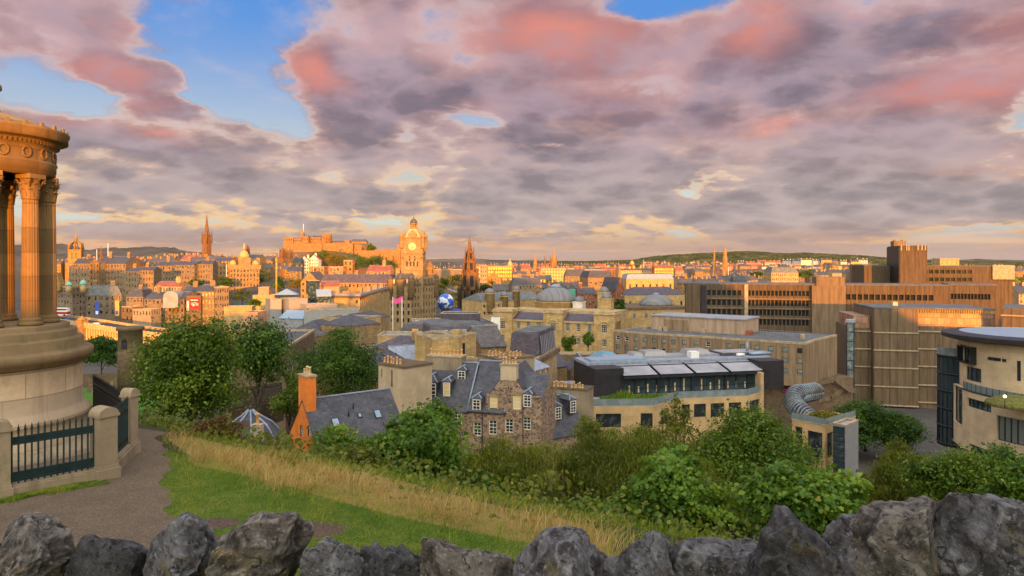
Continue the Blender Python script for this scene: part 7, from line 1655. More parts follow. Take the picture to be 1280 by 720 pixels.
globe()
def flags():
 for px, h, lab in ((491, 371, 'left flagpole of the pair before the clock tower hotel, carrying a pink flag'), (502.5, 373, 'right flagpole of the pair before the clock tower hotel, without a flag of its own')):
  Y = 300; r = thing('flagpole', lab, 'flagpole', (X(px, Y), Y, Z(420, Y)), 0, 'flagpoles before the clock tower hotel'); mb = MB(); mb.tube([(0, 0, -6), (0, 0, Z(h, Y) - Z(420, Y))], .22, 8, r1=.15); mb.build('pole', M['white_plastic'], r)
  if px < 495:
   m_ = MB(); z1 = Z(372.5, Y) - Z(420, Y); n = 14; vs = []
   for i in range(n + 1): f = i / n; y_ = .5 * math.sin(f * 7); vs += [(.2 + 4.3 * f, y_, z1 - 2.1 - .5 * math.sin(f * 5)), (.2 + 4.3 * f, y_, z1 - .5 * math.sin(f * 5) + .3 * f)]
   m_.add(vs, [(2 * i, 2 * i + 2, 2 * i + 3, 2 * i + 1) for i in range(n)]); m_.build('flag', M['pink_flag'], r)
flags()
def post_office_range():
 """the long stone range that runs back to the clock tower hotel, and the modern boxes on its roof"""
 base = Z(420, 330); b = Bld('stone_range', 'long stone range with a sunlit blank end wall, running back to the clock tower hotel', 'building', XY(413, 318), XY(450, 312), base); zt = b.z(372, 316); bk = b.loc(487, 410); u2 = Vector((bk.x - b.W, bk.y, 0)); L2 = u2.length; u2.normalize(); n2 = Vector((u2.y, -u2.x, 0))
 mb = MB(); x = b.on_front(446); mb.panel((0, 0, 0), (1, 0, 0), (0, -1, 0), b.W, -4, zt, [(x - .6, x + .6, b.z(379, 314), b.z(374.5, 314))], .3, 0, 1)
 rows = [zt - 4.2, zt - 9.5, zt - 15]; mb.panel((b.W, 0, 0), u2, n2, L2, -4, zt - 1, [(L2 * (i + .5) / 16 - .7, L2 * (i + .5) / 16 + .7, z_, z_ + 2.8) for i in range(16) for z_ in rows if z_ > 0], .4, 0, 1); mb.panel((0, 0, 0), (0, 1, 0), (-1, 0, 0), 30, -4, zt, ()); b.part('wall', mb, [M['ashlar_gold'], M['glass']])
 e = Vector((b.W, 0, 0)) + u2 * L2; mb = MB(); mb.prism([(-.3, -.4), (b.W + .3, -.4), (e.x + .3, e.y), (e.x - 14, e.y + 6), (-.3, 32)], zt - .1, zt + .8); b.part('cornice', mb, M['ashlar_dark'])
 mb = MB(); mb.prism([(1, 1.5), (b.W - .8, 1.5), (e.x - 2, e.y), (e.x - 12, e.y + 5), (1, 28)], zt + .8, zt + 1.8); b.part('roof', mb, M['lead'])
 mb = MB()
 for f_ in (.15, .4, .62, .85): p = Vector((b.W, 0, 0)) + u2 * (L2 * f_) - n2 * 2.5; mb.rbox(p + Vector((0, 0, zt + 2.0)), (1.7, 1.0, 2.2), u2, n2, (0, 0, 1))
 b.part('chimney', mb, M['ashlar']); mb = MB(); mb.box(b.W * .3, b.W * .75, 2, 6, zt, zt + 3.0); b.part('attic', mb, M['ashlar'])
post_office_range()
gen = generic
def council_boxes():
 g = 'grey modern boxes on the flat roofs'
 gen('roof_box', 'grey windowless box left of the glass stair, on the modern office roofs', 338, 250, 352, 252, 374.5, 55, 10, 'grey_metal', 'flat', 'membrane', .2, group=g)
 gen('roof_box', 'middle grey box with a dark glazed right side', 361, 248, 384, 252, 374, 55, 10, 'grey_metal', 'flat', 'membrane', .2, group=g)
 gen('roof_box', 'wide low grey box under the planted roof strip', 383, 244, 421, 250, 381, 55, 9, 'grey_metal', 'flat', 'membrane', .2, group=g)
 gen('roof_box', 'wide grey clad plant box nearest to the lower stone houses', 380, 205, 449, 208, 388, 55, 9, 'grey_metal', 'flat', 'membrane', .25, group=g)
 gen('roof_box', 'long pale roofed glass hall left of the wide grey plant box', 349, 215, 379, 213, 398, 55, 9, 'membrane', 'gable', 'blue_metal', 2.2, group=g)
 gen('glass_pavilion', 'low green glass pavilion with a blue grey roof at the left of the grey boxes', 343, 285, 371, 287, 368.5, 55, 10, 'glass_green', 'hip', 'blue_metal', 2.4, cat='pavilion')
 gen('glass_pavilion', 'green glass pavilion under a sloping roof beside the sunlit end wall', 396, 290, 414, 292, 370, 55, 8, 'glass_green', 'gable', 'blue_metal', 2.6, cat='pavilion')
 gen('glass_tower', 'olive green glass stair tower in front of the sunlit dormers', 385, 300, 399, 302, 351, 55, 6, 'glass_green', 'flat', 'felt', .2, cat='tower')
 gen('pink_house', 'small orange pink rendered house in front of the sunlit dormers', 401, 330, 424, 332, 357.5, 55, 8, 'render_pink', 'gable', 'pantile', 2.2, 3, 3, .9, 1.5, 0, far=True)
 gen('pink_house', 'pink rendered flat roofed house behind the dark green trees', 304, 205, 322, 205, 391, 55, 8, 'render_pink', 'flat', 'felt', .25)
 gen('slate_building', 'stone house with a low grey hipped roof left of the three sash windows', 361, 160, 401, 158, 415.5, 58, 12, 'ashlar_gold', 'hip', 'slate', 2.6, 6, 3, .9, 1.8, 4)
 gen('slate_building', 'stone house cut by the trees with a grey roof, lowest of the left row', 340, 148, 374, 146, 424, 58, 12, 'ashlar', 'hip', 'slate_brown', 2.0, 5, 3, .9, 1.8, 4)
 gen('stone_house', 'stone house with three white sash windows and two slate roof peaks', 401, 160, 432, 154, 406.5, 56, 10, 'ashlar', 'hip', 'slate', 2.2, 3, 3, 1.3, 2.3, 3, style='sash')
 gen('stone_house', 'flat parapet stone house with a long sunlit ledge under the grey plant box', 400, 180, 452, 176, 398.5, 56, 10, 'ashlar_gold', 'flat', 'felt', .3)
 gen('stone_house', 'narrow stone house with five small windows left of the flagpoles', 451, 190, 470, 200, 400, 56, 9, 'ashlar', 'gable', 'slate', 1.8, 5, 3, .8, 1.7, 0)
 gen('stone_house', 'stone house with a slate roof right below the flagpoles', 462, 210, 487, 225, 397, 56, 9, 'ashlar', 'hip', 'slate', 2.0, 5, 3, 1.0, 1.9, 0)
 gen('classical_building', 'soot dark classical street front with tall pilasters, right of the dark round tree', 357, 118, 393, 150, 424, 56, 9, 'ashlar_dark', 'flat', 'slate', .4, 7, 4, .9, 2.2, 0)
 gen('sunlit_pavilion', 'low sunlit stone pavilion with a square attic left of the green glass pavilion', 316, 395, 343, 397, 369.5, 52, 12, 'ashlar_gold', 'flat', 'felt', .4, 3, 2, 1.3, 1.8, 0, far=True)
 gen('sunlit_attic', 'square orange attic block standing on the low sunlit pavilion', 323, 400, 336, 401, 359.5, 52, 8, 'render_pink', 'flat', 'felt', .3)
 gen('sunlit_wall', 'low long sunlit stone terrace wall below the yellow autumn tree', 280, 300, 315, 302, 384, 52, 8, 'ashlar_gold', 'flat', 'felt', .3, 5, 2, 1.4, 1.8, 0, far=True, cat='wall')
council_boxes()
def north_bridge():
 Yc = lambda px: 345 - (px - 60) * .18
 A, B = XY(40, Yc(40)), XY(262, Yc(262)); base = Z(450, 325); b = Bld('bridge', 'sunlit stone and iron arch bridge with a row of parapet posts, at the left', 'bridge', A, B, base); fx = b.on_front; W_ = b.W
 # deck heights along the bridge follow the parapet line in the photo
 def par(x):
  px = [40, 70, 105, 150, 200, 262]; py = [395, 398, 403, 410, 416, 423]
  xs = [fx(p) for p in px]; return float(np.interp(x, xs, [Z(y, Yc(p)) - base for y, p in zip(py, px)]))
 xs = np.linspace(0, W_, 90); piers = [fx(101), fx(213)]; spans = [(fx(-10), fx(101)), (fx(101), fx(213)), (fx(213), fx(330))]
 mb, bp = MB(), MB()
 def arch(x):
  for s0, s1 in spans:
   if s0 <= x <= s1: m_ = (s0 + s1) / 2; h = (s1 - s0) / 2 - 1.4; t = (x - m_) / h; return par(m_) - 5.0 - (0 if abs(t) >= 1 else 0) - 12.5 * (1 - math.sqrt(max(0, 1 - t * t * .86))) if abs(t) < 1 else -99
  return -99
 for y0, nm in ((0, 'f'),):
  for i in range(len(xs) - 1):
   a, c = xs[i], xs[i + 1]; mb.quad((a, 0, par(a) - 2.6), (c, 0, par(c) - 2.6), (c, 0, par(c)), (a, 0, par(a)))
   mb.quad((a, 0, par(a)), (c, 0, par(c)), (c, .6, par(c)), (a, .6, par(a))); bp.quad((a, 14, par(a)), (c, 14, par(c)), (c, 14, par(c) - 3), (a, 14, par(a) - 3)); bp.quad((a, 13.4, par(a)), (c, 13.4, par(c)), (c, 14, par(c)), (a, 14, par(a)))
   bp.quad((c, 13.4, par(c) - 1.2), (a, 13.4, par(a) - 1.2), (a, 13.4, par(a)), (c, 13.4, par(c)))
   mb.quad((a, .6, par(a) - 1.2), (a, .6, par(a)), (c, .6, par(c)), (c, .6, par(c) - 1.2))
 b.part('parapet', mb, M['bridge']); b.part('parapet', bp, M['bridge'])
 mb = MB()
 for i in range(len(xs) - 1): a, c = xs[i], xs[i + 1]; mb.quad((a, .6, par(a) - 1.2), (c, .6, par(c) - 1.2), (c, 13.4, par(c) - 1.2), (a, 13.4, par(a) - 1.2)); mb.quad((a, .2, par(a) - 2.6), (a, 13.9, par(a) - 2.6), (c, 13.9, par(c) - 2.6), (c, .2, par(c) - 2.6))
 b.part('roadway', mb, M['asphalt'])
 for s0, s1 in spans:
  s0_, s1_ = max(s0, 0), min(s1, W_); m_ = (s0 + s1) / 2
  if s1_ - s0_ < 3: continue
  for yo in (0.3, 5, 9, 13):
   rb = MB(); pts = [(x, yo, arch(x)) for x in np.linspace(s0_ + 1.5, s1_ - 1.5, 30) if arch(x) > -50]; rb.tube(pts, .75, 6); rb.build('arch_rib', M['gold'], b.root)
  sp = MB()
  for x in np.arange(s0_ + 2, s1_ - 2, 1.75):
   z_ = arch(x)
   if z_ > -50 and z_ < par(x) - 3.0: sp.box(x - .28, x + .28, .1, .6, z_, par(x) - 2.55)
  b.part('spandrel_posts', sp, M['bridge_iron'])
  pn = MB()
  for i, x in enumerate(np.linspace(s0_ + 1.6, s1_ - 1.6, 40)[:-1]):
   x2 = x + (s1_ - s0_ - 3.2) / 39; pn.quad((x, .55, arch(x)), (x2, .55, arch(x2)), (x2, .55, par(x2) - 2.6), (x, .55, par(x) - 2.6))
  b.part('spandrel', pn, M['spire_lit'])
 for x in piers:
  p = MB(); p.box(x - 2.4, x + 2.4, -1.0, 15, -14, par(x) - 1); p.box(x - 2.0, x + 2.0, -1.3, 2.5, par(x) - 3, par(x) + 1.0); p.lathe([(2.1, par(x) + 1.0), (2.3, par(x) + 1.3), (1.5, par(x) + 1.9), (.4, par(x) + 2.8), (0, par(x) + 3.4)], 8, x, .6); b.part('pier', p, M['spire_lit'])
 po = MB()
 for x in np.arange(1, W_, 2.6): po.box(x - .22, x + .22, -.12, -.01, par(x) - 1.3, par(x) + .25)
 b.part('parapet_posts', po, M['bridge_iron'])
 rng = random.Random(5)
 bus = thing('bus', 'red and white double deck bus at the far left end of the bridge', 'bus', P(74, 389.5, 352) - Vector((0, 0, 2.2))); m_ = MB(); m_.box(-5, 5, -1.2, 1.2, .4, 4.2); m_.build('body', M['white_plastic'], bus); m_ = MB(); m_.box(-5.02, 5.02, -1.22, 1.22, .9, 2.2); m_.box(-4.6, 4.6, -1.25, 1.25, 2.9, 3.7, 1); m_.build('stripe_and_windows', [M['red_banner'], M['glass']], bus)
 for k in (-3.4, 3.4): m_ = MB(); m_.tube([(k, -1.25, .5), (k, 1.25, .5)], .5, 10); m_.build('wheel', M['felt_dark'], bus)
 for px, c, lab in ((84, 'blue_banner', 'small blue car on the bridge behind the bus'), (178, 'red_banner', 'small red car near the right end of the bridge'), (120, 'white_plastic', 'small white van in the middle of the bridge')):
  Y = Yc(px) + 5; r = thing('car', lab, 'car', (X(px, Y), Y, par(fx(px)) - 1.2 + base), b.rz, 'vehicles on the bridge'); m_ = MB(); m_.box(-2.1, 2.1, -.85, .85, .3, .9); m_.tbox(-1.3, 1.4, -.8, .8, .9, 1.5, .4, .1); m_.build('body', M[c], r); m_ = MB()
  for kx in (-1.3, 1.3): m_.tube([(kx, -.9, .32), (kx, .9, .32)], .32, 8)
  m_.build('wheels', M['felt_dark'], r)
north_bridge()
def graveyard():
 Y = 150; r = thing('round_tomb', 'round stone mausoleum tower with a moulded rim and a small niche, among the trees', 'mausoleum', (X(163, Y), Y, Z(440, Y))); z1 = Z(412, Y) - Z(440, Y); R = 14 / F * Y
 mb = MB(); mb.lathe([(R * 1.02, -8), (R, 0), (R * .98, z1 - .2), (R * 1.12, z1 - .1), (R * 1.15, z1 + .55), (R * 1.05, z1 + .7), (R * .9, z1 + .7), (R * .88, z1 + .2), (0, z1 + .1)], 32); mb.build('drum', M['ashlar_dark'], r)
 mb = MB(); mb.box(-.55, .55, -R - .1, -R + .3, z1 - 4.0, z1 - 2.2); mb.lathe([(.55, z1 - 2.2), (.4, z1 - 1.85), (0, z1 - 1.65)], 10, 0, -R + .1); mb.build('niche', M['black_clad'], r)  # black block on the drum paints the shade inside the niche
 st = [(112, 458, 142, .9, 1.6), (121, 472, 132, .8, 1.2), (127, 488, 122, .7, 1.3), (136, 486, 124, .8, 1.1), (117, 466, 138, .6, 1.4), (124, 449, 160, .8, 1.4), (133, 447, 165, .8, 1.4), (140, 455, 150, .5, 2.0)]
 for i, (px, py, Y, w, h) in enumerate(st):
  x = X(px, Y); z0 = G(x, Y) - .1; m_ = MB(); m_.box(-w / 2, w / 2, -.1, .1, -.3, h * .8); m_.tube([(w / 2 * math.cos(t), 0, h * .8 + w / 2 * math.sin(t)) for t in np.linspace(0, math.pi, 7)], .1, 4); m_.tbox(-w * .7, w * .7, -.3, .3, -.3, .15, .05, .05)
  o = m_.build('gravestone', M[('ashlar_dark', 'post', 'ashlar')[i % 3]], None, (x, Y, z0), .2 * (i % 3)); tag(o, ('pale gravestone nearest to the steps of the monument', 'small grey gravestone on the lower graveyard lawn', 'short dark gravestone nearest the iron railing', 'squat brown gravestone beside the short dark one', 'thin gravestone beside the pale one', 'far gravestone under the graveyard wall, left', 'far gravestone under the graveyard wall, right', 'tall narrow dark grave pillar at the graveyard wall')[i], 'gravestone', 'gravestones on the lawn', 'thing')
 for lab, p0, p1, h in (('brown sloping graveyard wall across the lawn', (112, 461, 150), (152, 484, 122), 1.2), ('dark tall graveyard wall behind the lawn', (104, 447, 172), (150, 449, 168), 3.4)):
  a, c = Vector((X(p0[0], p0[2]), p0[2], 0)), Vector((X(p1[0], p1[2]), p1[2], 0)); d = c - a; ln = d.length; r = MB(); n = 12
  for i in range(n):
   q0, q1 = a + d * (i / n), a + d * ((i + 1) / n); za, zb = G(q0.x, q0.y), G(q1.x, q1.y); t = Vector((-d.y, d.x, 0)).normalized() * .25
   r.add([q0 - t + Vector((0, 0, za - .5)), q1 - t + Vector((0, 0, zb - .5)), q1 - t + Vector((0, 0, zb + h)), q0 - t + Vector((0, 0, za + h)), q0 + t + Vector((0, 0, za - .5)), q1 + t + Vector((0, 0, zb - .5)), q1 + t + Vector((0, 0, zb + h)), q0 + t + Vector((0, 0, za + h))], [(0, 1, 2, 3), (5, 4, 7, 6), (3, 2, 6, 7), (0, 3, 7, 4), (1, 5, 6, 2)])
  o = r.build('graveyard_wall', M['ashlar_dark']); tag(o, lab, 'wall', None, 'thing')
 # street railing and the conical roof between the trees
 Y = 60; a, c = P(286, 515, 72), P(352, 500, 96); r = thing('street_railing', 'long dark iron street railing between the round tree and the light green tree', 'railing', (a.x, a.y, a.z)); d = c - a; mb = MB(); ln = d.length; d.normalize(); s = d.cross(Vector((0, 0, 1))).normalized()
 for z_ in (.2, 2.1): mb.rbox(d * ln / 2 + Vector((0, 0, z_)), (ln / 2, .04, .05), d, s, (0, 0, 1))
 for i in range(60): mb.rbox(d * (ln * i / 59) + Vector((0, 0, 1.2)), (.03, .03, 1.25), d, s, (0, 0, 1))
 mb.build('bars', M['iron_black'], r); mb = MB(); mb.rbox(d * ln / 2 + Vector((0, 0, -1.4)), (ln / 2, .3, 1.5), d, s, (0, 0, 1)); mb.build('plinth', M['ashlar_dark'], r)
 Y = 56; r = thing('pavilion', 'pale grey tent shaped pavilion roof with a small cap, left of the orange gable', 'pavilion', (X(313, Y), Y, Z(545, Y)), .4); q = lambda py: Z(py, Y) - Z(545, Y)
 mb = MB(); mb.lathe([(2.5, q(545)), (1.7, q(530)), (.6, q(519)), (.16, q(513)), (.16, q(508)), (0, q(506))], 8, smooth=False); mb.build('roof', M['slate'], r); mb = MB()
 for i in range(8): t = i * math.pi / 4; mb.tube([(R_ * math.cos(t), R_ * math.sin(t), q(y_) + .05) for R_, y_ in ((2.5, 545), (1.7, 530), (.6, 519), (.18, 513))], .09, 5)
 mb.build('ridges', M['lead'], r); mb = MB(); mb.lathe([(2.3, -3), (2.3, .1)], 8); mb.build('wall', M['ashlar_dark'], r)
 r = thing('chimney_stack', 'small cream chimney with one orange pot before the tent shaped roof', 'chimney', (X(322, 50), 50, Z(550, 50))); mb = MB(); mb.box(-.35, .35, -.3, .3, -4, Z(530, 50) - Z(550, 50)); mb.build('stack', M['render_cream'], r); put('chimney_pot', pot_mesh('pot', 1), r, (0, 0, Z(530, 50) - Z(550, 50)))
graveyard()
# ------------------------------------------------------------------ the old town ridge, the castle and the far spires
def church_crown():
 Y = 720; zb = Z(330, Y); r = thing('crown_church', 'old church tower with an open stone crown spire, left part of the ridge', 'church', (X(95, Y), Y, zb), .35); q = lambda py: Z(py, Y) - zb; w = 6.0
 mb = MB(); mb.panel((-w, -w, 0), (1, 0, 0), (0, -1, 0), 2 * w, -20, q(313), [(3, 5.2, q(324), q(316)), (6.8, 9, q(324), q(316))], .6, 0, 1)
 for sx in (-1, 1): mb.panel((sx * w, -w, 0), (0, 1, 0), (sx, 0, 0), 2 * w, -20, q(313), [(3, 5.2, q(324), q(316)), (6.8, 9, q(324), q(316))], .6, 0, 1)
 mb.panel((-w, w, 0), (1, 0, 0), (0, 1, 0), 2 * w, -20, q(313), ()); mb.box(-w - .4, w + .4, -w - .4, w + .4, q(313), q(312)); mb.build('tower', [M['spire_lit'], M['dark_frame']], r)
 mb = MB(); top = Vector((0, 0, q(301)))
 for i in range(8):
  a = i * math.pi / 4 + math.pi / 4; R = w * (1.3 if i % 2 == 0 else .98); p0 = Vector((R * math.cos(a), R * math.sin(a), q(312))); p1 = Vector((R * .82 * math.cos(a), R * .82 * math.sin(a), q(305.5))); mb.tube([p0, p1, p1.lerp(top, .55) + Vector((0, 0, .8)), top], .75, 6, r1=.6)
  mb.lathe([(.8, q(312)), (.7, q(307)), (.1, q(303))], 6, p0.x, p0.y); mb.lathe([(.5, q(305.5)), (.4, q(304)), (.05, q(302))], 5, p1.x, p1.y)
 mb.build('crown', M['spire_lit'], r); mb = MB(); mb.lathe([(1.6, q(302)), (1.5, q(299)), (1.9, q(298.5)), (.9, q(295.5)), (.3, q(292)), (.15, q(287.5))], 8); mb.build('spire', M['spire_lit'], r)
church_crown()
def slim_spire(name, label, px, Y, base_y, parts, m, n=8, pinn=None, cat='spire', group=None):
 """parts: rows (half width in pixels, row) from the foot to the tip"""
 zb = Z(base_y, Y); r = thing(name, label, cat, (X(px, Y), Y, zb), .4, group); mb = MB(); k = next((i for i, p in enumerate(parts) if len(p) > 2), 1)
 tw = [(w / F * Y, Z(y, Y) - zb) for w, y, *_ in parts]
 mb.lathe([(tw[0][0], -30)] + tw[:k + 1], 4 if n == 8 else n, smooth=False); mb.build('tower', M[m], r)
 mb = MB(); mb.lathe(tw[k:], n, smooth=False); mb.build('spire', M[m], r)
 if pinn:
  mb = MB(); R, y0, y1 = pinn; R = R / F * Y
  for i in range(4): a = i * math.pi / 2; mb.lathe([(R * .2, Z(y0 + 8, Y) - zb), (R * .2, Z(y0, Y) - zb), (.02, Z(y1, Y) - zb)], 5, R * math.cos(a), R * math.sin(a))
  mb.build('pinnacles', M[m], r)
 return r
slim_spire('church_spire', 'dark reddish gothic church spire, tallest on the ridge left of the castle', 258.5, 980, 325, [(5.5, 325), (5.2, 297), (4.4, 294, 1), (2.6, 290), (.15, 268)], 'spire', 8, (5.4, 296, 287))
slim_spire('church_spire', 'left dark twin tower of the church under the castle', 353.5, 760, 365, [(3.6, 365), (3.4, 318), (3.2, 314, 1), (3.0, 312), (.5, 310)], 'spire', 8, (3.6, 314, 308))
slim_spire('church_spire', 'right sooty twin tower of the church under the castle', 362.5, 765, 365, [(3.4, 365), (3.2, 320), (3.0, 316, 1), (2.8, 314), (.5, 312)], 'ashlar_dark', 8, (3.3, 316, 309))
slim_spire('church_spire', 'left thin dark spire beside the great cathedral spires', 681, 1500, 340, [(1.6, 340), (1.5, 330, 1), (1.6, 329), (.1, 319.5)], 'spire')
slim_spire('cathedral_spire', 'main tall cathedral spire on the horizon', 692.3, 2000, 345, [(3.4, 345), (3.2, 329), (2.9, 326, 1), (2.3, 322), (.1, 311.5)], 'spire_lit', 8, (3.3, 328, 321))
slim_spire('cathedral_spire', 'small left flanking spire of the cathedral', 688.5, 1990, 345, [(1.3, 345), (1.2, 328, 1), (1.2, 326), (.1, 319)], 'spire')
slim_spire('cathedral_spire', 'right flanking spire of the cathedral, half hidden by the main one', 695.3, 2010, 345, [(1.3, 345), (1.2, 328, 1), (1.2, 326), (.1, 320)], 'spire')
slim_spire('church_spire', 'needle sharp orange spire left of the pair before the wooded hill', 893, 820, 360, [(3.6, 360), (3.2, 346), (2.6, 343, 1), (2.4, 338), (.12, 306)], 'spire_lit')
slim_spire('church_tower', 'stepped orange bell tower right of the needle sharp spire', 906.2, 800, 360, [(3.6, 360), (3.4, 336), (3.7, 335, 1), (3.0, 332), (3.1, 323), (2.2, 320), (2.4, 315), (1.6, 313), (1.2, 311), (.3, 309)], 'spire_lit', 8, (3.4, 335, 327), 'tower')
slim_spire('bell_tower', 'slim sunlit tower with a pale domed top left of the cathedral', 669, 1150, 345, [(2.4, 345), (2.2, 331, 1), (2.6, 330), (2.0, 327), (1.5, 323), (1.0, 321), (.1, 317)], 'spire_lit', 8, None, 'tower')
slim_spire('church_spire', 'pale thin spire right of the golden dome', 804.5, 1400, 340, [(1.3, 340), (1.1, 333, 1), (.9, 330), (.1, 324)], 'ashlar_pale')
slim_spire('church_spire', 'small stone spire rising above the dark red tenement', 774.5, 800, 360, [(2.0, 360), (1.8, 342, 1), (1.4, 338), (.12, 331)], 'ashlar')
slim_spire('church_spire', 'short thin spire behind the tall tenements, right of the crown church', 126.5, 700, 330, [(1.6, 330), (1.4, 316, 1), (1.0, 314), (.1, 307)], 'spire')
def domed(name, label, px, Y, base_y, R, dy0, dy1, m_w, m_d, fin, cat='building'):
 zb = Z(base_y, Y); r = thing(name, label, cat, (X(px, Y), Y, zb)); k = R / F * Y; mb = MB(); mb.lathe([(k * 1.05, -25), (k * 1.05, Z(dy0, Y) - zb), (k * 1.15, Z(dy0, Y) - zb + .2), (k * 1.15, Z(dy0, Y) - zb + 1)], 16); mb.build('drum', M[m_w], r)
 mb = MB(); mb.lathe(dome_prof(k, Z(dy1, Y) - Z(dy0, Y) - 1, Z(dy0, Y) - zb + 1, 8), 20); mb.build('dome', M[m_d], r); mb = MB(); mb.lathe([(k * .25, Z(dy1, Y) - zb - .4), (k * .2, Z(dy1, Y) - zb + 1.5), (.05, Z(fin, Y) - zb)], 8); mb.build('lantern', M[m_w], r); return r
domed('domed_church', 'sunlit church with a bright pale dome, right of the gothic monument', 637.5, 900, 352, 3.4, 334, 326, 'gold', 'gold', 323)
domed('domed_church', 'golden domed church on the skyline before the wooded hill', 790, 1700, 345, 2.9, 331, 326, 'spire_lit', 'gold', 321)
domed('twin_dome', 'left dark dome of the twin domed gallery', 550.5, 820, 345, 3.3, 336, 330.5, 'ashlar', 'slate', 329)
domed('twin_dome', 'right dark dome of the twin domed gallery', 561, 820, 345, 3.6, 336, 330, 'ashlar', 'slate', 328.5)
generic('gallery', 'pale columned gallery under the two dark domes', 543, 800, 578, 800, 337.5, 45, 25, 'tenement_grey', 'flat', 'slate', .8, 9, 2, 1.6, 6.0, 0, far=True, sill=.1)  # grey wall stone puts the gallery's shade into its colour
generic('temple_gallery', 'low golden temple front among the trees left of the gothic monument', 546, 640, 572, 640, 366, 48, 20, 'spire_lit', 'cross', 'lead', 3, 6, 1, 1.2, 4, 0, far=True)
def bank():
 Y = 600; b = Bld('domed_bank', 'grand bank with a pale gilded dome and statue topped towers over the gardens', 'bank', XY(287, 590), XY(324, 600), Z(385, Y) - 0); zt = b.z(336, 596); W_ = b.W
 of = grid_ops(W_, b.z(366, 596), zt, 9, 5, 1.3, 3.0); walls(b, 24, zt, 'ashlar', of, grid_ops(24, b.z(366, 596), zt, 6, 5, 1.3, 3.0), (), z0=-10); mb = MB()
 for y_ in (366, 352, 337): mb.box(-.5, W_ + .5, -.6, 24, b.z(y_, 596), b.z(y_, 596) + .8)
 b.part('cornice', mb, M['ashlar'])
 for f_, w, top, dm in ((.12, 4.5, 331, 0), (.5, 5.0, 322, 1), (.88, 4.5, 331, 0)):
  c = W_ * f_; m_ = MB(); m_.box(c - w, c + w, 1, 1 + 2 * w, zt, b.z(top, 598)); b.part('tower_block', m_, M['ashlar'])
  if dm: lathe_part(b, 'dome', M['gold'], dome_prof(w * .85, 6.5, b.z(top, 598), 8) + [(1.2, b.z(313, 598)), (1.0, b.z(309, 598)), (.2, b.z(304, 598))], c, 1 + w, 18)
  else: lathe_part(b, 'cupola', M['gold'], dome_prof(w * .7, 4, b.z(top, 598), 6), c, 1 + w, 14)
 lathe_part(b, 'red_cupola', M['red_stone'], [(2.2, b.z(318, 620)), (2.2, b.z(311, 620)), (1.6, b.z(309, 620)), (0, b.z(306, 620))], W_ * .65, 24, 12)
 generic('bank_wing', 'sunlit stone wing left of the domed bank, stepped against the ridge', 266, 600, 286, 598, 326, Z(352, 600), 16, 'spire_lit', 'gable', 'slate', 3.0, 5, 4, 1.4, 2.8, 0, far=True)
 generic('bank_wing', 'tall sunlit stone wing on the right of the domed bank', 308, 640, 325, 640, 322, 55, 14, 'ashlar', 'gable', 'slate', 3.0, 4, 5, 1.4, 2.8, 0, far=True)
bank()
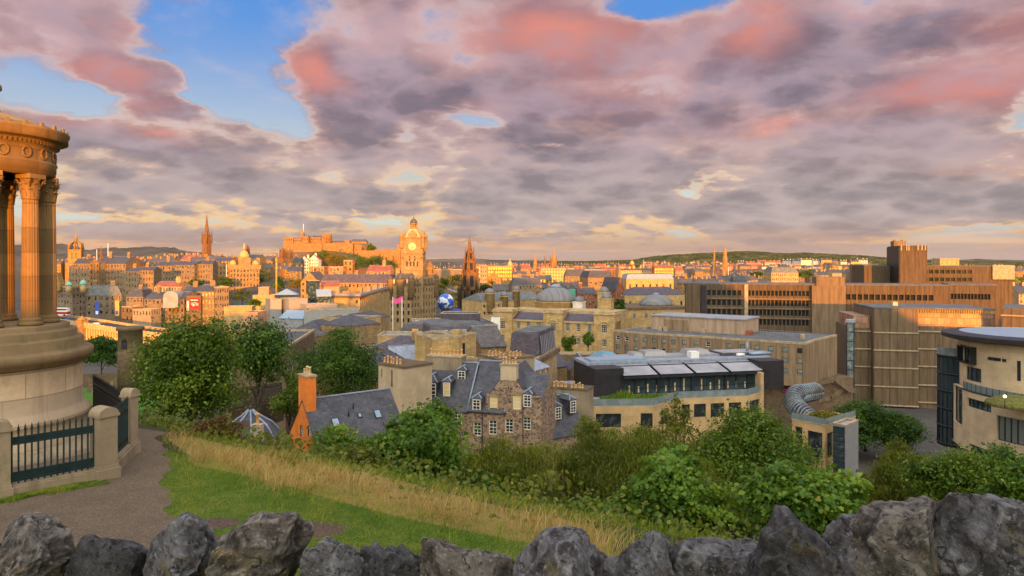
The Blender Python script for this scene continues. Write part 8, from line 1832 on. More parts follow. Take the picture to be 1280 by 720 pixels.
def castle():
 # the crag
 Y0 = 1120; xs = np.linspace(X(338, Y0), X(512, Y0), 150); ys = np.linspace(Y0 - 95, Y0 + 110, 60); Xg, Yg = np.meshgrid(xs, ys)
 topz = np.interp(xs, [X(p, Y0) for p in (338, 352, 360, 395, 420, 445, 470, 500, 512)], [Z(y, Y0) for y in (352, 330, 316, 315, 314, 318, 325, 330, 350)])
 rng = np.random.RandomState(2); fr = sm(Yg, Y0 - 92, Y0 - 25) * sm(-Yg, -Y0 - 108, -Y0 - 60); rock = sum(np.sin(Xg * f + rng.rand() * 6 + .4 * np.sin(Yg * f * .7)) * np.cos(Yg * f * .8 + rng.rand() * 6) / (i + 1) for i, f in enumerate((.09, .19, .41, .77)))
 Zg = 45 + (topz[None, :] - 45) * fr ** .75 + 4.0 * rock * fr * (1 - fr) * 2.4; n, k = Xg.shape; idx = np.arange(n * k).reshape(n, k); f = np.stack([idx[:-1, :-1], idx[:-1, 1:], idx[1:, 1:], idx[1:, :-1]], -1).reshape(-1, 4)
 o = put('castle_crag', np_mesh('castle_crag', np.stack([Xg.ravel(), Yg.ravel(), Zg.ravel()], 1), f, hillmat('crag_rock_and_scrub', (.10, .075, .045), (.17, .12, .07), .05, (.045, .06, .015)))); o['kind'] = 'structure'
 r = thing('castle', 'great orange lit castle with ramparts and towers on its crag', 'castle', (X(430, Y0), Y0, Z(330, Y0))); ox, oz = X(430, Y0), Z(330, Y0)
 def blk(name, p0, p1, y0, y1, yo=0, d=16, ops=0, rows=2, cren=True, m='castle', hip=0):
  Y = Y0 + yo; x0, x1 = X(p0, Y) - ox, X(p1, Y) - ox; z0, z1 = Z(y1, Y) - oz, Z(y0, Y) - oz; mb = MB(); wd = x1 - x0
  of = [(wd * (i + .5) / ops - .8, wd * (i + .5) / ops + .8, z1 - (z1 - z0) * (j + .7) / rows, z1 - (z1 - z0) * (j + .7) / rows + 2.0) for i in range(ops) for j in range(rows)] if ops else ()
  mb.panel((x0, yo, 0), (1, 0, 0), (0, -1, 0), wd, z0 - 14, z1, of, .6, 0, 1); mb.panel((x0, yo, 0), (0, 1, 0), (-1, 0, 0), d, z0 - 14, z1, ()); mb.panel((x1, yo, 0), (0, 1, 0), (1, 0, 0), d, z0 - 14, z1, ()); mb.panel((x0, yo + d, 0), (1, 0, 0), (0, 1, 0), wd, z0 - 14, z1, ()); mb.quad((x0, yo, z1), (x1, yo, z1), (x1, yo + d, z1), (x0, yo + d, z1))
  if cren:
   q = x0
   while q + 1.6 < x1: mb.box(q, q + 1.5, yo - .1, yo + .6, z1 + .002, z1 + 1.3); q += 2.8
  o = mb.build(name, [M[m], M['dark_frame']], r)
  if hip: h = MB(); h.tbox(x0 - .3, x1 + .3, yo - .3, yo + d, z1 + .01, z1 + hip, min(wd * .3, 3), d * .35); h.build('roof', M['slate_brown'], o)
 blk('palace_block', 354.5, 366, 297, 312, -8, 18, 4, 3); blk('palace_block', 366, 377, 298.5, 312, -4, 18, 4, 3, True, 'castle', 2.0); blk('palace_block', 377, 385.5, 295.8, 312, -2, 16, 3, 3, True, 'castle', 2.0)
 blk('memorial_hall', 388, 402, 296.5, 306, 10, 20, 5, 2, False, 'castle', 3.0); blk('barrack_block', 402.5, 411.5, 293.5, 306, 4, 16, 2, 2, True)
 blk('flag_turret', 375.6, 379.4, 290.5, 300, 4, 6, 0, 1, True)
 blk('battery_wall', 354, 402, 304.5, 316, -20, 10, 0); blk('battery_wall', 402, 441, 304.5, 317, -16, 10, 0); blk('low_building', 412, 436, 303, 308, 22, 14, 8, 1, False, 'castle', 3.0); blk('gate_house', 431, 437, 300.5, 312, -10, 12, 1, 1, True)
 blk('upper_barracks', 438, 458, 302, 313, 34, 16, 9, 2, False, 'castle', 4.0); blk('stair_wall', 441, 452, 309, 322, -6, 12, 0); blk('long_wall', 448, 478, 313.5, 326, -22, 8, 0); blk('long_wall', 476, 500, 312.5, 330, -30, 10, 0); blk('end_tower', 496, 503, 306, 330, -26, 12, 1, 2, True); blk('dark_hall', 452, 461, 307, 314, 6, 12, 2, 1, False, 'ashlar_dark', 4)
 blk('lower_wall', 455, 474, 318, 332, -44, 8, 0); blk('buttress', 477, 482, 321, 340, -46, 10, 0, 1, False); blk('buttress', 486, 491, 320, 342, -48, 10, 0, 1, False)
 m_ = MB(); rd = X(411.5, Y0) - X(402.5, Y0); m_.lathe([(5.5, Z(306, Y0) - oz), (5.5, Z(294, Y0) - oz), (6, Z(293.5, Y0) - oz), (4.5, Z(292.6, Y0) - oz), (1.2, Z(291.3, Y0) - oz), (0, Z(290.8, Y0) - oz)], 20, X(409, Y0) - ox, 8); m_.build('round_tower', M['castle'], r)
 m_ = MB(); m_.tube([(X(377.4, Y0) - ox, 8, Z(291, Y0) - oz), (X(377.4, Y0) - ox, 8, Z(279.5, Y0) - oz)], .42, 6); m_.build('flagpole', M['white_plastic'], r)
castle()
# ---- hand placed buildings of the old town and the station side
OT = [  # name, label, pxA, YA, pxB, YB, top, base, D, wall, roof kind, roof mat, rh, bays, storeys
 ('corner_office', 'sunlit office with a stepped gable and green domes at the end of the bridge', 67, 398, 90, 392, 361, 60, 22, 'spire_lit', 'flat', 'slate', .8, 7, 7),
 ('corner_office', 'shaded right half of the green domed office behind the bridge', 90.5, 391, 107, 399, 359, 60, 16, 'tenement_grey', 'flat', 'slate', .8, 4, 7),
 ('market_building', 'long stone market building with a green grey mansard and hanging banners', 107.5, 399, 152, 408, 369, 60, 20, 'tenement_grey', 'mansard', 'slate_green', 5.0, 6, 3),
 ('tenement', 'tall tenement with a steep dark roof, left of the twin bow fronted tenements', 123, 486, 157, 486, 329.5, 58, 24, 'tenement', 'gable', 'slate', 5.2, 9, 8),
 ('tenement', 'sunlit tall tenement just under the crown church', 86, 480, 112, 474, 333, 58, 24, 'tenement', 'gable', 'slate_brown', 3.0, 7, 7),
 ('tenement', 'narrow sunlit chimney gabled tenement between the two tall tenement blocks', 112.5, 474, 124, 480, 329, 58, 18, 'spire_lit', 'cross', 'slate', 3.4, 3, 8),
 ('tenement', 'left bow fronted tenement of the pair with sunlit chimneys', 157, 470, 174, 470, 339, 58, 20, 'tenement', 'gable', 'slate', 2.6, 5, 7),
 ('tenement', 'right bow fronted tenement of the pair with sunlit chimneys', 174.5, 470, 192, 472, 338, 58, 20, 'tenement', 'gable', 'slate', 2.6, 5, 7),
 ('tenement', 'pale windowed terrace with a dark roof right of the bow fronted pair', 192.5, 540, 217, 540, 332, 62, 20, 'tenement', 'gable', 'slate', 3.4, 7, 5),
 ('tenement', 'middle terrace with close set pale windows under the gothic spire', 217.5, 540, 243, 540, 331, 62, 20, 'tenement_grey', 'gable', 'slate', 3.0, 8, 5),
 ('tenement', 'right terrace in shade, ending at the dark trees below the bank', 243.5, 545, 266, 548, 330, 62, 20, 'tenement_grey', 'gable', 'slate', 3.0, 7, 5),
 ('low_terrace', 'low pale terrace with a red roof below the middle terrace', 193, 452, 224, 452, 358, 58, 14, 'ashlar_pale', 'gable', 'pantile', 3.0, 9, 3),
 ('station_house', 'grey house with a slate mansard right of the market building', 158, 392, 179, 392, 371, 58, 12, 'tenement_grey', 'mansard', 'slate', 4.0, 5, 4),
 ('station_house', 'stone house with tall orange chimney stacks near the white fabric roof', 180, 388, 230, 382, 373.5, 58, 14, 'tenement_grey', 'gable', 'slate', 3.6, 10, 4),
 ('station_house', 'small brick front with a row of pale panels at the bridge end', 166, 372, 189, 370, 387, 58, 8, 'render_beige', 'flat', 'felt', .4, 6, 1),
 ('station_house', 'dark shed with a flat roof left of the pale panels', 152, 376, 166, 374, 384, 58, 8, 'ashlar_dark', 'flat', 'felt', .4, 3, 2),
 ('station_house', 'stone house with a pointed turret roof right of the red mural', 252, 382, 268, 384, 364, 58, 14, 'tenement_grey', 'gable', 'slate', 3.4, 4, 5),
 ('station_house', 'square grey stone block with a flat roof left of the bank gardens', 268.5, 384, 286, 388, 359.5, 58, 16, 'tenement_grey', 'flat', 'lead', .6, 6, 5),
 ('station_house', 'slate roofed house behind the red mural', 228, 420, 262, 420, 364, 58, 14, 'tenement', 'gable', 'slate', 3.0, 6, 4),
 ('white_red_houses', 'white harled house with red roofs under the castle rock, left', 375, 900, 386, 900, 326, 70, 14, 'render_white', 'cross', 'pantile', 6, 4, 5),
 ('white_red_houses', 'white harled house with red roofs under the castle rock, right', 386.5, 905, 398, 905, 324, 70, 14, 'render_white', 'cross', 'pantile', 6, 4, 5),
 ('white_red_houses', 'grey sided house between the twin church towers and the white houses', 366, 880, 376, 880, 326, 70, 14, 'tenement_grey', 'gable', 'slate', 4, 4, 5),
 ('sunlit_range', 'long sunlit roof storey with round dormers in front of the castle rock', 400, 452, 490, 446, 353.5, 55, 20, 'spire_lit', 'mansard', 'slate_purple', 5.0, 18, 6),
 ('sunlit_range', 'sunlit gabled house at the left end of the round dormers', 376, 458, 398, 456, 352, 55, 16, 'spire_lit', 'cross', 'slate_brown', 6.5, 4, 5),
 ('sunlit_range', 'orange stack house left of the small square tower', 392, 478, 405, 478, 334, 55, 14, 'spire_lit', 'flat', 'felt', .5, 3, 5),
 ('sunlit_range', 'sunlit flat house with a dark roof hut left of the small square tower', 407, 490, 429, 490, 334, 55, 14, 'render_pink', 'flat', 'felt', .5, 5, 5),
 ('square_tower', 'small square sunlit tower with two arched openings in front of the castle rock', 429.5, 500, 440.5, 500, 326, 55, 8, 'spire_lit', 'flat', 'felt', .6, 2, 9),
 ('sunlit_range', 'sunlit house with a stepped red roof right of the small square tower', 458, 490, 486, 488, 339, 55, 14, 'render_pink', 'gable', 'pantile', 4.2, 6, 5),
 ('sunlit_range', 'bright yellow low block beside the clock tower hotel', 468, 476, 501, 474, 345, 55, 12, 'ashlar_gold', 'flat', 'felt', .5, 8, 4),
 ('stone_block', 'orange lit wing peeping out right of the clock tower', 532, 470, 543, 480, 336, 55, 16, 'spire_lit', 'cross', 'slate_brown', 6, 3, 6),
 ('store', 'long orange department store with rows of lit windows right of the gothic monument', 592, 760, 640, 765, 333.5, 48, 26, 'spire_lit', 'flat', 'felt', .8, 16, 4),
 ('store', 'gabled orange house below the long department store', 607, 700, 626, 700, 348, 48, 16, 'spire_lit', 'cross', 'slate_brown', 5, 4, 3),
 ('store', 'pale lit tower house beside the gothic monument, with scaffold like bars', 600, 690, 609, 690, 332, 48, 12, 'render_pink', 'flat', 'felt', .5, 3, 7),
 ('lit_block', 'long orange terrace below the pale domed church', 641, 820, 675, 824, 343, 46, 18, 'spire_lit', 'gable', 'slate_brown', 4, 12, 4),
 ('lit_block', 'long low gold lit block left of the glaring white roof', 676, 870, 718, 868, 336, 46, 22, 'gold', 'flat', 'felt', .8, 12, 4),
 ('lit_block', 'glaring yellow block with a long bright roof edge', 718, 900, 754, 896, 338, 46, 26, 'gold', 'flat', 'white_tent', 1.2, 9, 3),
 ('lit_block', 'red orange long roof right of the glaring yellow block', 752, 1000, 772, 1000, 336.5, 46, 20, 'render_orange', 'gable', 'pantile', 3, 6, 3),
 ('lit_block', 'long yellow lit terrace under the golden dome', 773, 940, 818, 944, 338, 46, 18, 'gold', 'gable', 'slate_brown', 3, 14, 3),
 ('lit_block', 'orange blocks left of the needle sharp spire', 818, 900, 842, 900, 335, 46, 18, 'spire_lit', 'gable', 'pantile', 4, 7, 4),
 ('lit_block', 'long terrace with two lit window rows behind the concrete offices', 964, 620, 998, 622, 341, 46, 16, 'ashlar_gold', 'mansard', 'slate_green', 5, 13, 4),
 ('lit_block', 'white block with a pale tower top right of the dark concrete tower', 1175, 900, 1199, 900, 323.5, 46, 18, 'ashlar_gold', 'flat', 'felt', .6, 4, 4),
 ('tenement', 'row of dark roofed houses left of the ribbed lead dome', 640, 480, 678, 482, 356, 50, 16, 'tenement', 'mansard', 'slate', 4.5, 9, 4),
 ('tenement', 'dark red brick house right of the ribbed lead dome', 722, 420, 744, 420, 367, 50, 14, 'red_stone', 'gable', 'slate', 3.6, 5, 4),
 ('tenement', 'dark roofed tenement with lit dormers above the ribbed lead dome', 706, 560, 735, 560, 345, 48, 16, 'tenement_grey', 'mansard', 'slate', 5, 7, 4),
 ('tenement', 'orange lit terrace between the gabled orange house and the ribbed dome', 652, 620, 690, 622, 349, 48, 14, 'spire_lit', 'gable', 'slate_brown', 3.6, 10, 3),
]
rng_ot = random.Random(11)
for row in OT:
 nm, lab, pa, ya, pb, yb, top, base, D, wm, rk, rm, rh, bays, st = row
 W_ = (Vector(XY(pa, ya)) - Vector(XY(pb, yb))).length; ch = []
 if rk in ('gable', 'mansard', 'cross'):
  for i in range(max(1, int(W_ / 9))): ch.append((min(.95, max(.05, (i + rng_ot.uniform(.2, .8)) / max(1, int(W_ / 9)))), D * (.38 if rk != 'mansard' else .3), rng_ot.uniform(1.8, 3.0), 1.1, rh + rng_ot.uniform(1.5, 3.0), 4))
 z0 = max(0, Z(top, ya) - base - st * 4.2)
 b = generic(nm, lab, pa, ya, pb, yb, top, base, D, wm, rk, rm, rh, bays, st, min(1.3, W_ / bays * .45), 2.1, None, True, chim=ch, cat='tenement' if nm == 'tenement' else 'building', z0=z0, group='tenements of the old town' if nm == 'tenement' else None)
def extras():
 b = thing('white_canopy', 'white vaulted fabric roof on the station houses', 'canopy', P(218.5, 371, 385), .1); mb = MB(); w, d = 4.0, 6; vs = []; n = 10
 for i in range(n + 1):
  a = math.pi * i / n; vs += [(-w * math.cos(a) * .98, -d, 3.4 * math.sin(a) ** .7), (-w * math.cos(a) * .98, d, 3.4 * math.sin(a) ** .7)]
 mb.add(vs, [(2 * i, 2 * i + 2, 2 * i + 3, 2 * i + 1) for i in range(n)] + [tuple(range(0, 2 * n + 2, 2)), tuple(reversed(range(1, 2 * n + 2, 2)))]); mb.box(-w, w, -d, d, -6, 0); mb.build('vault', M['membrane'], b)
 Y = 380; b = thing('mural_building', 'narrow house front covered by a large red mural with pale curls', 'building', P(242, 391, Y)); mb = MB(); w = 9 / F * Y; h = 18 / F * Y; mb.box(-w, w, 0, 8, -8, h + 1.5); mb.build('wall', M['ashlar_dark'], b)
 mb = MB(); mb.add([(-w * .55, -.12, 1.8), (w * .9, -.12, 1.8), (w * .9, -.12, h + .5), (-w * .55, -.12, h + .5), (-w * .55, .1, 1.8), (w * .9, .1, 1.8), (w * .9, .1, h + .5), (-w * .55, .1, h + .5)], [(0, 1, 2, 3), (3, 2, 6, 7), (0, 3, 7, 4), (1, 5, 6, 2)]); mb.build('mural', M['red_banner'], b)
 mb = MB()
 for i, (x, z, r) in enumerate(((-.6, 5.0, .7), (.9, 5.1, .75), (2.2, 4.7, .6), (.1, 4.2, .5))): mb.tube([(x + r * math.cos(t), -.2, z + r * math.sin(t)) for t in np.linspace(.9 * i, .9 * i + 6.3, 14)], .14, 5); mb.lathe([(.25, z - .2), (.25, z + .2)], 8, x, -.2)
 mb.box(-1.6, 2.4, -.2, -.13, h - 1.2, h - .7); mb.box(-w * .92, -w * .66, -.15, -.01, .6, h - 1.5); mb.build('mural_marks', M['white_plastic'], b)
 for px, y0, y1, m_, lab, Y in ((121.5, 377, 395, 'blue_banner', 'tall blue banner on the front of the market building', 396), (146.5, 376, 395, 'yellow_banner', 'tall yellow and blue banner at the right end of the market building', 402)):
  r = thing('banner', lab, 'banner', P(px, y1, Y)); mb = MB(); w = 2.6 / F * Y; h = (y1 - y0) / F * Y; mb.box(-w, w, -.15, 0, 0, h); mb.build('cloth', M[m_], r); mb = MB(); mb.box(-w * .7, w * .6, -.2, -.16, h * .12, h * .35); mb.build('print', M['white_plastic'] if m_ == 'blue_banner' else M['blue_banner'], r)
 for px, y0, y1, Y, m_, lab in ((71.5, 361, 341, 392, 'spire_lit', 'sunlit stepped gable turret over the bridge end office'), (86, 361, 351, 388, 'copper', 'small pale green dome at the sunlit corner of the bridge end office'), (104, 361, 348.5, 392, 'copper', 'small green copper dome at the shaded corner of the bridge end office')):
  r = thing('corner_dome' if m_ == 'copper' else 'gable_turret', lab, 'turret', P(px, y0, Y)); h = (y0 - y1) / F * Y; w = 4.0 / F * Y; mb = MB()
  if m_ == 'copper': mb.lathe([(w * .9, -2), (w * .9, h * .4)], 12); mb.build('drum', M['ashlar_gold'], r); mb = MB(); mb.lathe(dome_prof(w, h * .5, h * .4, 7) + [(.2, h)], 14); mb.build('dome', M['copper'], r)
  else: mb.add([(-w, 0, -1), (w, 0, -1), (w * .9, 0, h * .3), (w * .25, 0, h * .75), (0, 0, h), (-w * .25, 0, h * .75), (-w * .9, 0, h * .3)] + [(x, 4, z) for x, z in ((-w, -1), (w, -1), (w * .9, h * .3), (w * .25, h * .75), (0, h), (-w * .25, h * .75), (-w * .9, h * .3))], [(0, 1, 2, 3, 4, 5, 6)] + [(i, i + 7, (i + 1) % 7 + 7, (i + 1) % 7) for i in range(7)]); mb.build('gable', M['spire_lit'], r)
 for px, y0, y1, Y, w, m_, lab in ((345.5, 352, 326, 520, .7, 'ashlar_gold', 'tall pale stone column with a small statue before the twin church towers'), (283, 352, 331, 560, .25, 'white_plastic', 'thin white flagpole left of the domed bank'), (135, 318, 304, 600, .3, 'white_plastic', 'thin white mast above the tall tenement with a steep roof'), (121, 318, 311.5, 600, .25, 'white_plastic', 'short thin mast left of the tall white mast on the ridge'), (910.5, 342, 334, 830, .3, 'white_plastic', 'thin white mast right of the stepped bell tower')):
  r = thing('column' if w > .5 else 'mast', lab, 'column' if w > .5 else 'mast', P(px, y0, Y)); mb = MB(); mb.tube([(0, 0, -14), (0, 0, (y0 - y1) / F * Y)], w, 8, r1=w * .8); mb.build('shaft', M[m_], r)
  if w > .5: mb = MB(); mb.lathe([(1.2, (y0 - y1) / F * Y), (1.2, (y0 - y1) / F * Y + .6), (.5, (y0 - y1) / F * Y + .7), (.6, (y0 - y1) / F * Y + 2), (0, (y0 - y1) / F * Y + 3)], 8); mb.build('statue', M[m_], r)
 b = thing('green_netting_block', 'small block wrapped in bright green netting behind the ribbed dome', 'building', P(715, 369, 470)); mb = MB(); mb.box(-2.4, 2.4, 0, 5, -8, 4.0); mb.build('wall', M['green_cover'], b)
 b = thing('blue_canopy', 'blue slate canopy roof at the left end of the glass office', 'canopy', P(757, 446, 140), .3); mb = MB(); mb.tbox(-3.2, 3.2, -4, 4, -.8, 1.1, 2.2, 2.6); mb.build('roof', M['teal'], b); mb = MB(); mb.box(-2.8, 2.8, -3.5, 3.5, -14, -.8); mb.build('wall', M['ashlar'], b)
 b = thing('wheel_frame', 'grey steel grandstand frame on the skyline right of the bank', 'grandstand', P(327, 321, 900)); mb = MB()
 for i in range(9): x = -17 + i * 4.2; mb.tube([(x, 0, -5), (x + 1, 4, 10)], .3, 5)
 for z_ in (0, 5, 9.5): mb.tube([(-17, z_ * .4, z_), (18, z_ * .4, z_)], .3, 5)
 mb.box(-18, 18, 5, 9, -6, 5); mb.build('frame', M['steel'], b)
extras()
def street():
 Y = 118; r = thing('van', 'small white van parked on the grey road below the ribbed concrete block', 'van', (X(1149, Y), Y, G(X(1149, Y), Y) + .02), .3); m_ = MB(); m_.tbox(-2.4, 1.2, -.95, .95, .35, 2.2, .1, .12); m_.tbox(1.2, 2.4, -.95, .95, .35, 1.3, .2, .1); m_.build('body', M['white_plastic'], r); m_ = MB(); m_.box(-1.9, 1.0, -.97, -.86, 1.2, 1.8); m_.build('window', M['glass'], r)
 for kx in (-1.6, 1.5): m_ = MB(); m_.tube([(kx, -1.0, .36), (kx, 1.0, .36)], .36, 12); m_.build('wheel', M['felt_dark'], r)
 Y = 128; r = thing('hedge', 'low clipped hedge along the foot of the ribbed concrete wall', 'hedge', (X(1160, Y), Y, G(X(1160, Y), Y)), .1); put('foliage', crown_mesh('foliage', 77, L['deep'], 90, 80, .3, (5.5, 1.2, 1.3), spread=.22), r, (0, 0, .9))
street()
# ---- far roofs of the city: 1) individual houses in rows, 2) the rest of the far-off mass
def house_mesh(key, wm, rm, w, d, h, rh, bays, storeys):
 a, r = MB(), MB(); ops = grid_ops(w, 0, h, bays, storeys, min(1.4, w / bays * .45), min(2.2, h / storeys * .6)) if bays else ()
 a.panel((-w / 2, -d / 2, 0), (1, 0, 0), (0, -1, 0), w, -25, h, ops, .25, 0, 1)
 for s in (-1, 1): a.panel((s * w / 2, -d / 2, 0), (0, 1, 0), (s, 0, 0), d, -25, h, ()); a.add([(s * w / 2, -d / 2, h), (s * w / 2, d / 2, h), (s * w / 2, 0, h + rh)], [(0, 1, 2)])
 a.panel((-w / 2, d / 2, 0), (1, 0, 0), (0, 1, 0), w, -25, h, ())
 for f_ in (-.42, .1, .45): a.box(w * f_ - .9, w * f_ + .9, -.5, .5, h + rh * .6, h + rh + 1.8)
 r.add([(-w / 2 - .2, -d / 2 - .3, h - .1), (w / 2 + .2, -d / 2 - .3, h - .1), (w / 2 + .2, 0, h + rh), (-w / 2 - .2, 0, h + rh), (-w / 2 - .2, d / 2 + .3, h - .1), (w / 2 + .2, d / 2 + .3, h - .1)], [(0, 1, 2, 3), (3, 2, 5, 4)])
 return a.mesh('wall', [M[wm], M['glass_far']]), r.mesh('roof', [M[rm]])
HM = {}
KINDS_ = [('spire_lit', 'slate_brown', 'orange stone'), ('tenement', 'slate', 'brown stone'), ('ashlar', 'slate', 'golden stone'), ('tenement_grey', 'slate', 'grey stone'), ('render_pink', 'pantile', 'pinkish red roofed'), ('ashlar_pale', 'slate', 'pale stone'), ('render_white', 'slate_brown', 'white walled')]
ORD = ['first', 'second', 'third', 'fourth', 'fifth', 'sixth', 'seventh', 'eighth', 'ninth', 'tenth', 'eleventh', 'twelfth', 'thirteenth', 'fourteenth', 'fifteenth', 'sixteenth', 'seventeenth', 'eighteenth', 'nineteenth', 'twentieth', 'twenty-first', 'twenty-second', 'twenty-third', 'twenty-fourth', 'twenty-fifth', 'twenty-sixth']
def far_row(where, p0, p1, Y, top0, top1, n, kinds, jit=1.0, size=(12, 20), group=None):
 rng = random.Random(int(p0 * 7 + Y)); step = (p1 - p0) / n
 for i in range(n):
  px = p0 + step * (i + .5) + rng.uniform(-.15, .15) * step; YY = Y * rng.uniform(.97, 1.03); k = rng.choice(kinds); v = rng.randrange(3)
  if (k, v) not in HM: w_ = (13, 17, 22)[v]; HM[(k, v)] = house_mesh(k, KINDS_[k][0], KINDS_[k][1], w_, 12, (12, 14, 13)[v], 4.5, (4, 5, 7)[v], 4)
  wall, rf = HM[(k, v)]; zt = Z(top0 + (top1 - top0) * i / max(1, n - 1) + rng.uniform(-1, 1) * jit, YY)
  sc = max(.8, step / F * YY / (13, 17, 22)[v] * 1.05); sz = rng.uniform(.9, 1.1) * max(1.0, min(1.6, Y / 900))
  r = thing('far_house', '%s house, %s from left, %s' % (KINDS_[k][2], ORD[i], where), 'house', (X(px, YY), YY, zt - 18.5 * sz), rng.uniform(-.35, .35), group or 'rows of houses across the city'); r.scale = (min(sc, 2.2), 1.2, sz)
  put('wall', wall, r); put('roof', rf, r)
far_row('sunlit ridge roofs left of the gothic spire', 160, 252, 640, 322, 320, 13, (0, 0, 1, 4, 2), 2.2)
far_row('in the row behind the bow fronted tenements', 150, 250, 580, 328, 328, 11, (0, 1, 3, 0), 2.5)
far_row('ridge top row left of the bank', 262, 345, 800, 318, 322, 10, (0, 1, 3, 4), 2.5)
far_row('row behind the twin church towers', 326, 372, 700, 330, 333, 6, (3, 1, 0), 2.5)
far_row('row on the ridge behind the crown church', 66, 150, 850, 324, 322, 9, (1, 3, 0), 1.5)
far_row('row in the valley left of the sunlit pavilion', 268, 330, 660, 350, 352, 6, (3, 1), 2)
far_row('row right of the clock tower', 534, 600, 1000, 333, 334, 9, (0, 2, 5, 3), 1.5)
far_row('row above the long department store', 590, 660, 1150, 331, 332, 11, (0, 0, 2, 4), 1.4)
far_row('row below the cathedral spires', 655, 745, 1300, 333, 335, 13, (0, 2, 2, 4), 1.4)
far_row('row behind the ribbed lead dome', 625, 745, 560, 353, 353, 13, (1, 0, 3, 0), 2.2)
far_row('row behind the red brick house and stone terrace', 690, 785, 500, 358, 357, 9, (1, 3, 4), 2)
far_row('row left of the needle sharp spire', 745, 885, 1100, 335, 335, 17, (0, 2, 0, 4), 1.6)
far_row('row behind the shallow dome', 800, 890, 620, 346, 347, 9, (0, 2, 1, 3), 2)
far_row('row under the needle sharp spire', 870, 965, 720, 344, 345, 11, (1, 3, 3, 0), 1.6)
far_row('row behind the long concrete office range', 915, 1030, 900, 340, 340, 13, (3, 2, 0, 5), 1.5)
far_row('row left of the dark concrete tower', 990, 1080, 1200, 336, 336, 11, (5, 3, 0, 2), 1.2)
far_row('row under the wooded hill, left part', 800, 930, 2400, 331, 331, 18, (4, 0, 2, 5), 1.3)
far_row('row under the wooded hill, right part', 930, 1085, 2500, 330, 329, 20, (4, 2, 5, 6, 0), 1.6)
far_row('row on the wooded hill slope', 920, 1085, 3300, 325, 324, 14, (4, 6, 2, 4), 1.5)
far_row('horizon row right of the gothic monument', 598, 790, 2300, 329.5, 330, 24, (0, 4, 2, 0), .8)
far_row('row right of the pale tower', 1200, 1285, 1500, 331, 334, 10, (5, 0, 3), 1.4)
far_row('row right of the stepped concrete block', 1255, 1300, 420, 352, 354, 3, (3, 5), 1.5)
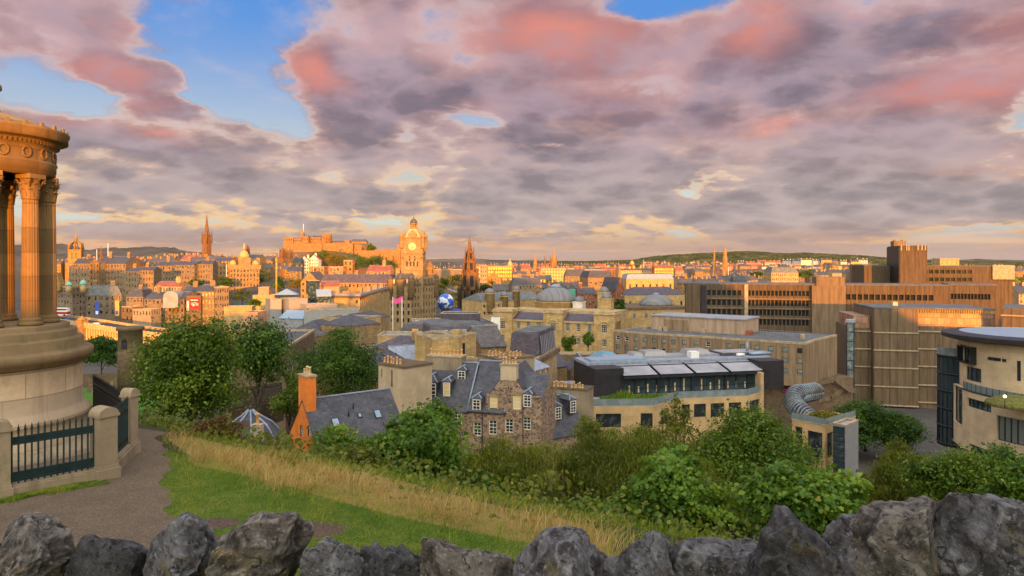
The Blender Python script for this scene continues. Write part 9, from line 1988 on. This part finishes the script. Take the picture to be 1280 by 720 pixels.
def distant_mass():
 rng = np.random.RandomState(21); n = 2600; Y = np.exp(rng.uniform(math.log(1500), math.log(5200), n)); px = rng.uniform(500, 1310, n); x = (px - 640) / F * Y; w = rng.uniform(8, 20, n); d = rng.uniform(8, 14, n); h = rng.uniform(6, 13, n); z0 = gh(x, Y)
 hillz = np.where((px > 800) & (px < 1090), np.interp(Y, [2600, 4300], [0, 42]), 0); z0 = z0 + hillz; rot = rng.uniform(-.5, .5, n); c, s = np.cos(rot), np.sin(rot)
 loc = np.array([(-1, -1, 0), (1, -1, 0), (1, 1, 0), (-1, 1, 0), (-1, -1, 1), (1, -1, 1), (1, 1, 1), (-1, 1, 1), (-1, 0, 1.45), (1, 0, 1.45)], float)
 V = np.zeros((n, 10, 3)); lx, ly = loc[None, :, 0] * w[:, None] / 2, loc[None, :, 1] * d[:, None] / 2; V[..., 0] = x[:, None] + lx * c[:, None] - ly * s[:, None]; V[..., 1] = Y[:, None] + lx * s[:, None] + ly * c[:, None]; V[..., 2] = z0[:, None] - 6 + loc[None, :, 2] * (h[:, None] + 6)
 wf = np.array([(0, 1, 5, 4), (1, 2, 6, 5), (2, 3, 7, 6), (3, 0, 4, 7), (4, 5, 9, 8), (8, 9, 6, 7), (5, 6, 9, 9), (7, 4, 8, 8)]); F_ = (np.arange(n)[:, None, None] * 10 + wf[None]).reshape(-1, 4)
 m, t, b = mat('distant_walls_and_roofs'); r = t.node('ShaderNodeAttribute', attribute_name='rnd').outputs['Fac']; g = t.node('ShaderNodeAttribute', attribute_name='top').outputs['Fac']
 cw = t.mix(t.step(r, .2, .5), (.34, .20, .10), (.44, .33, .20)); cw = t.mix(t.step(r, .75, .9), cw, (.62, .55, .44)); cr = t.mix(t.step(r, .3, .7), (.10, .09, .085), (.24, .09, .05)); t.put(b.inputs['Base Color'], t.mix(t.step(g, 1.0, 1.05), cw, cr)); b.inputs['Roughness'].default_value = .9
 tri = []
 for f in F_: pass
 me = np_mesh('distant_houses', V.reshape(-1, 3), np.concatenate([F_[:, :3], F_[:, [0, 2, 3]]]), m, dict(rnd=np.repeat(rng.rand(n), 10), top=np.tile(loc[:, 2], n))); o = put('distant_houses', me); o['kind'] = 'stuff'
 # tree canopy dots between them
 n = 9000; Y = np.exp(rng.uniform(math.log(1300), math.log(5600), n)); px = rng.uniform(480, 1310, n); x = (px - 640) / F * Y; z0 = gh(x, Y) + np.where((px > 800) & (px < 1090), np.interp(Y, [2600, 4300], [0, 42]), 0); k = 7; nn = n * k
 P_ = np.repeat(np.stack([x, Y, z0], 1), k, 0) + rng.normal(size=(nn, 3)) * np.array([5, 3, 2.5]) + np.array([0, 0, 5]); sh = lobed('oval'); q = len(sh); sz = rng.uniform(4, 9, nn); ax = rng.normal(size=(nn, 3)) + np.array([1, 0, 0]); ax /= np.linalg.norm(ax, axis=1, keepdims=True); ay = np.cross(ax, np.array([0, -1, .5])); ay /= np.linalg.norm(ay, axis=1, keepdims=True)
 V = P_[:, None, :] + sz[:, None, None] * (sh[None, :, 0, None] * ax[:, None, :] + (sh[None, :, 1, None] - .5) * ay[:, None, :]); me = np_mesh('distant_woods', V.reshape(-1, 3), np.arange(nn * q).reshape(nn, q), L['olive'], dict(rnd=np.repeat(rng.rand(nn) * .7, q))); o = put('distant_woods', me); o['kind'] = 'stuff'
distant_mass()
def haze():
 m = bpy.data.materials.new('haze'); m.use_nodes = True; t = NT(m.node_tree); t.n.clear(); o = t.node('ShaderNodeOutputMaterial'); v = t.node('ShaderNodeVolumePrincipled', {'Density': 0.5e-5, 'Color': (.82, .84, .88, 1)}); t.l.new(v.outputs[0], o.inputs['Volume'])
 mb = MB(); mb.box(-27500, 27500, -27500, 27500, -1.5, 460); h = mb.build('haze', m); h['kind'] = 'stuff'
haze()
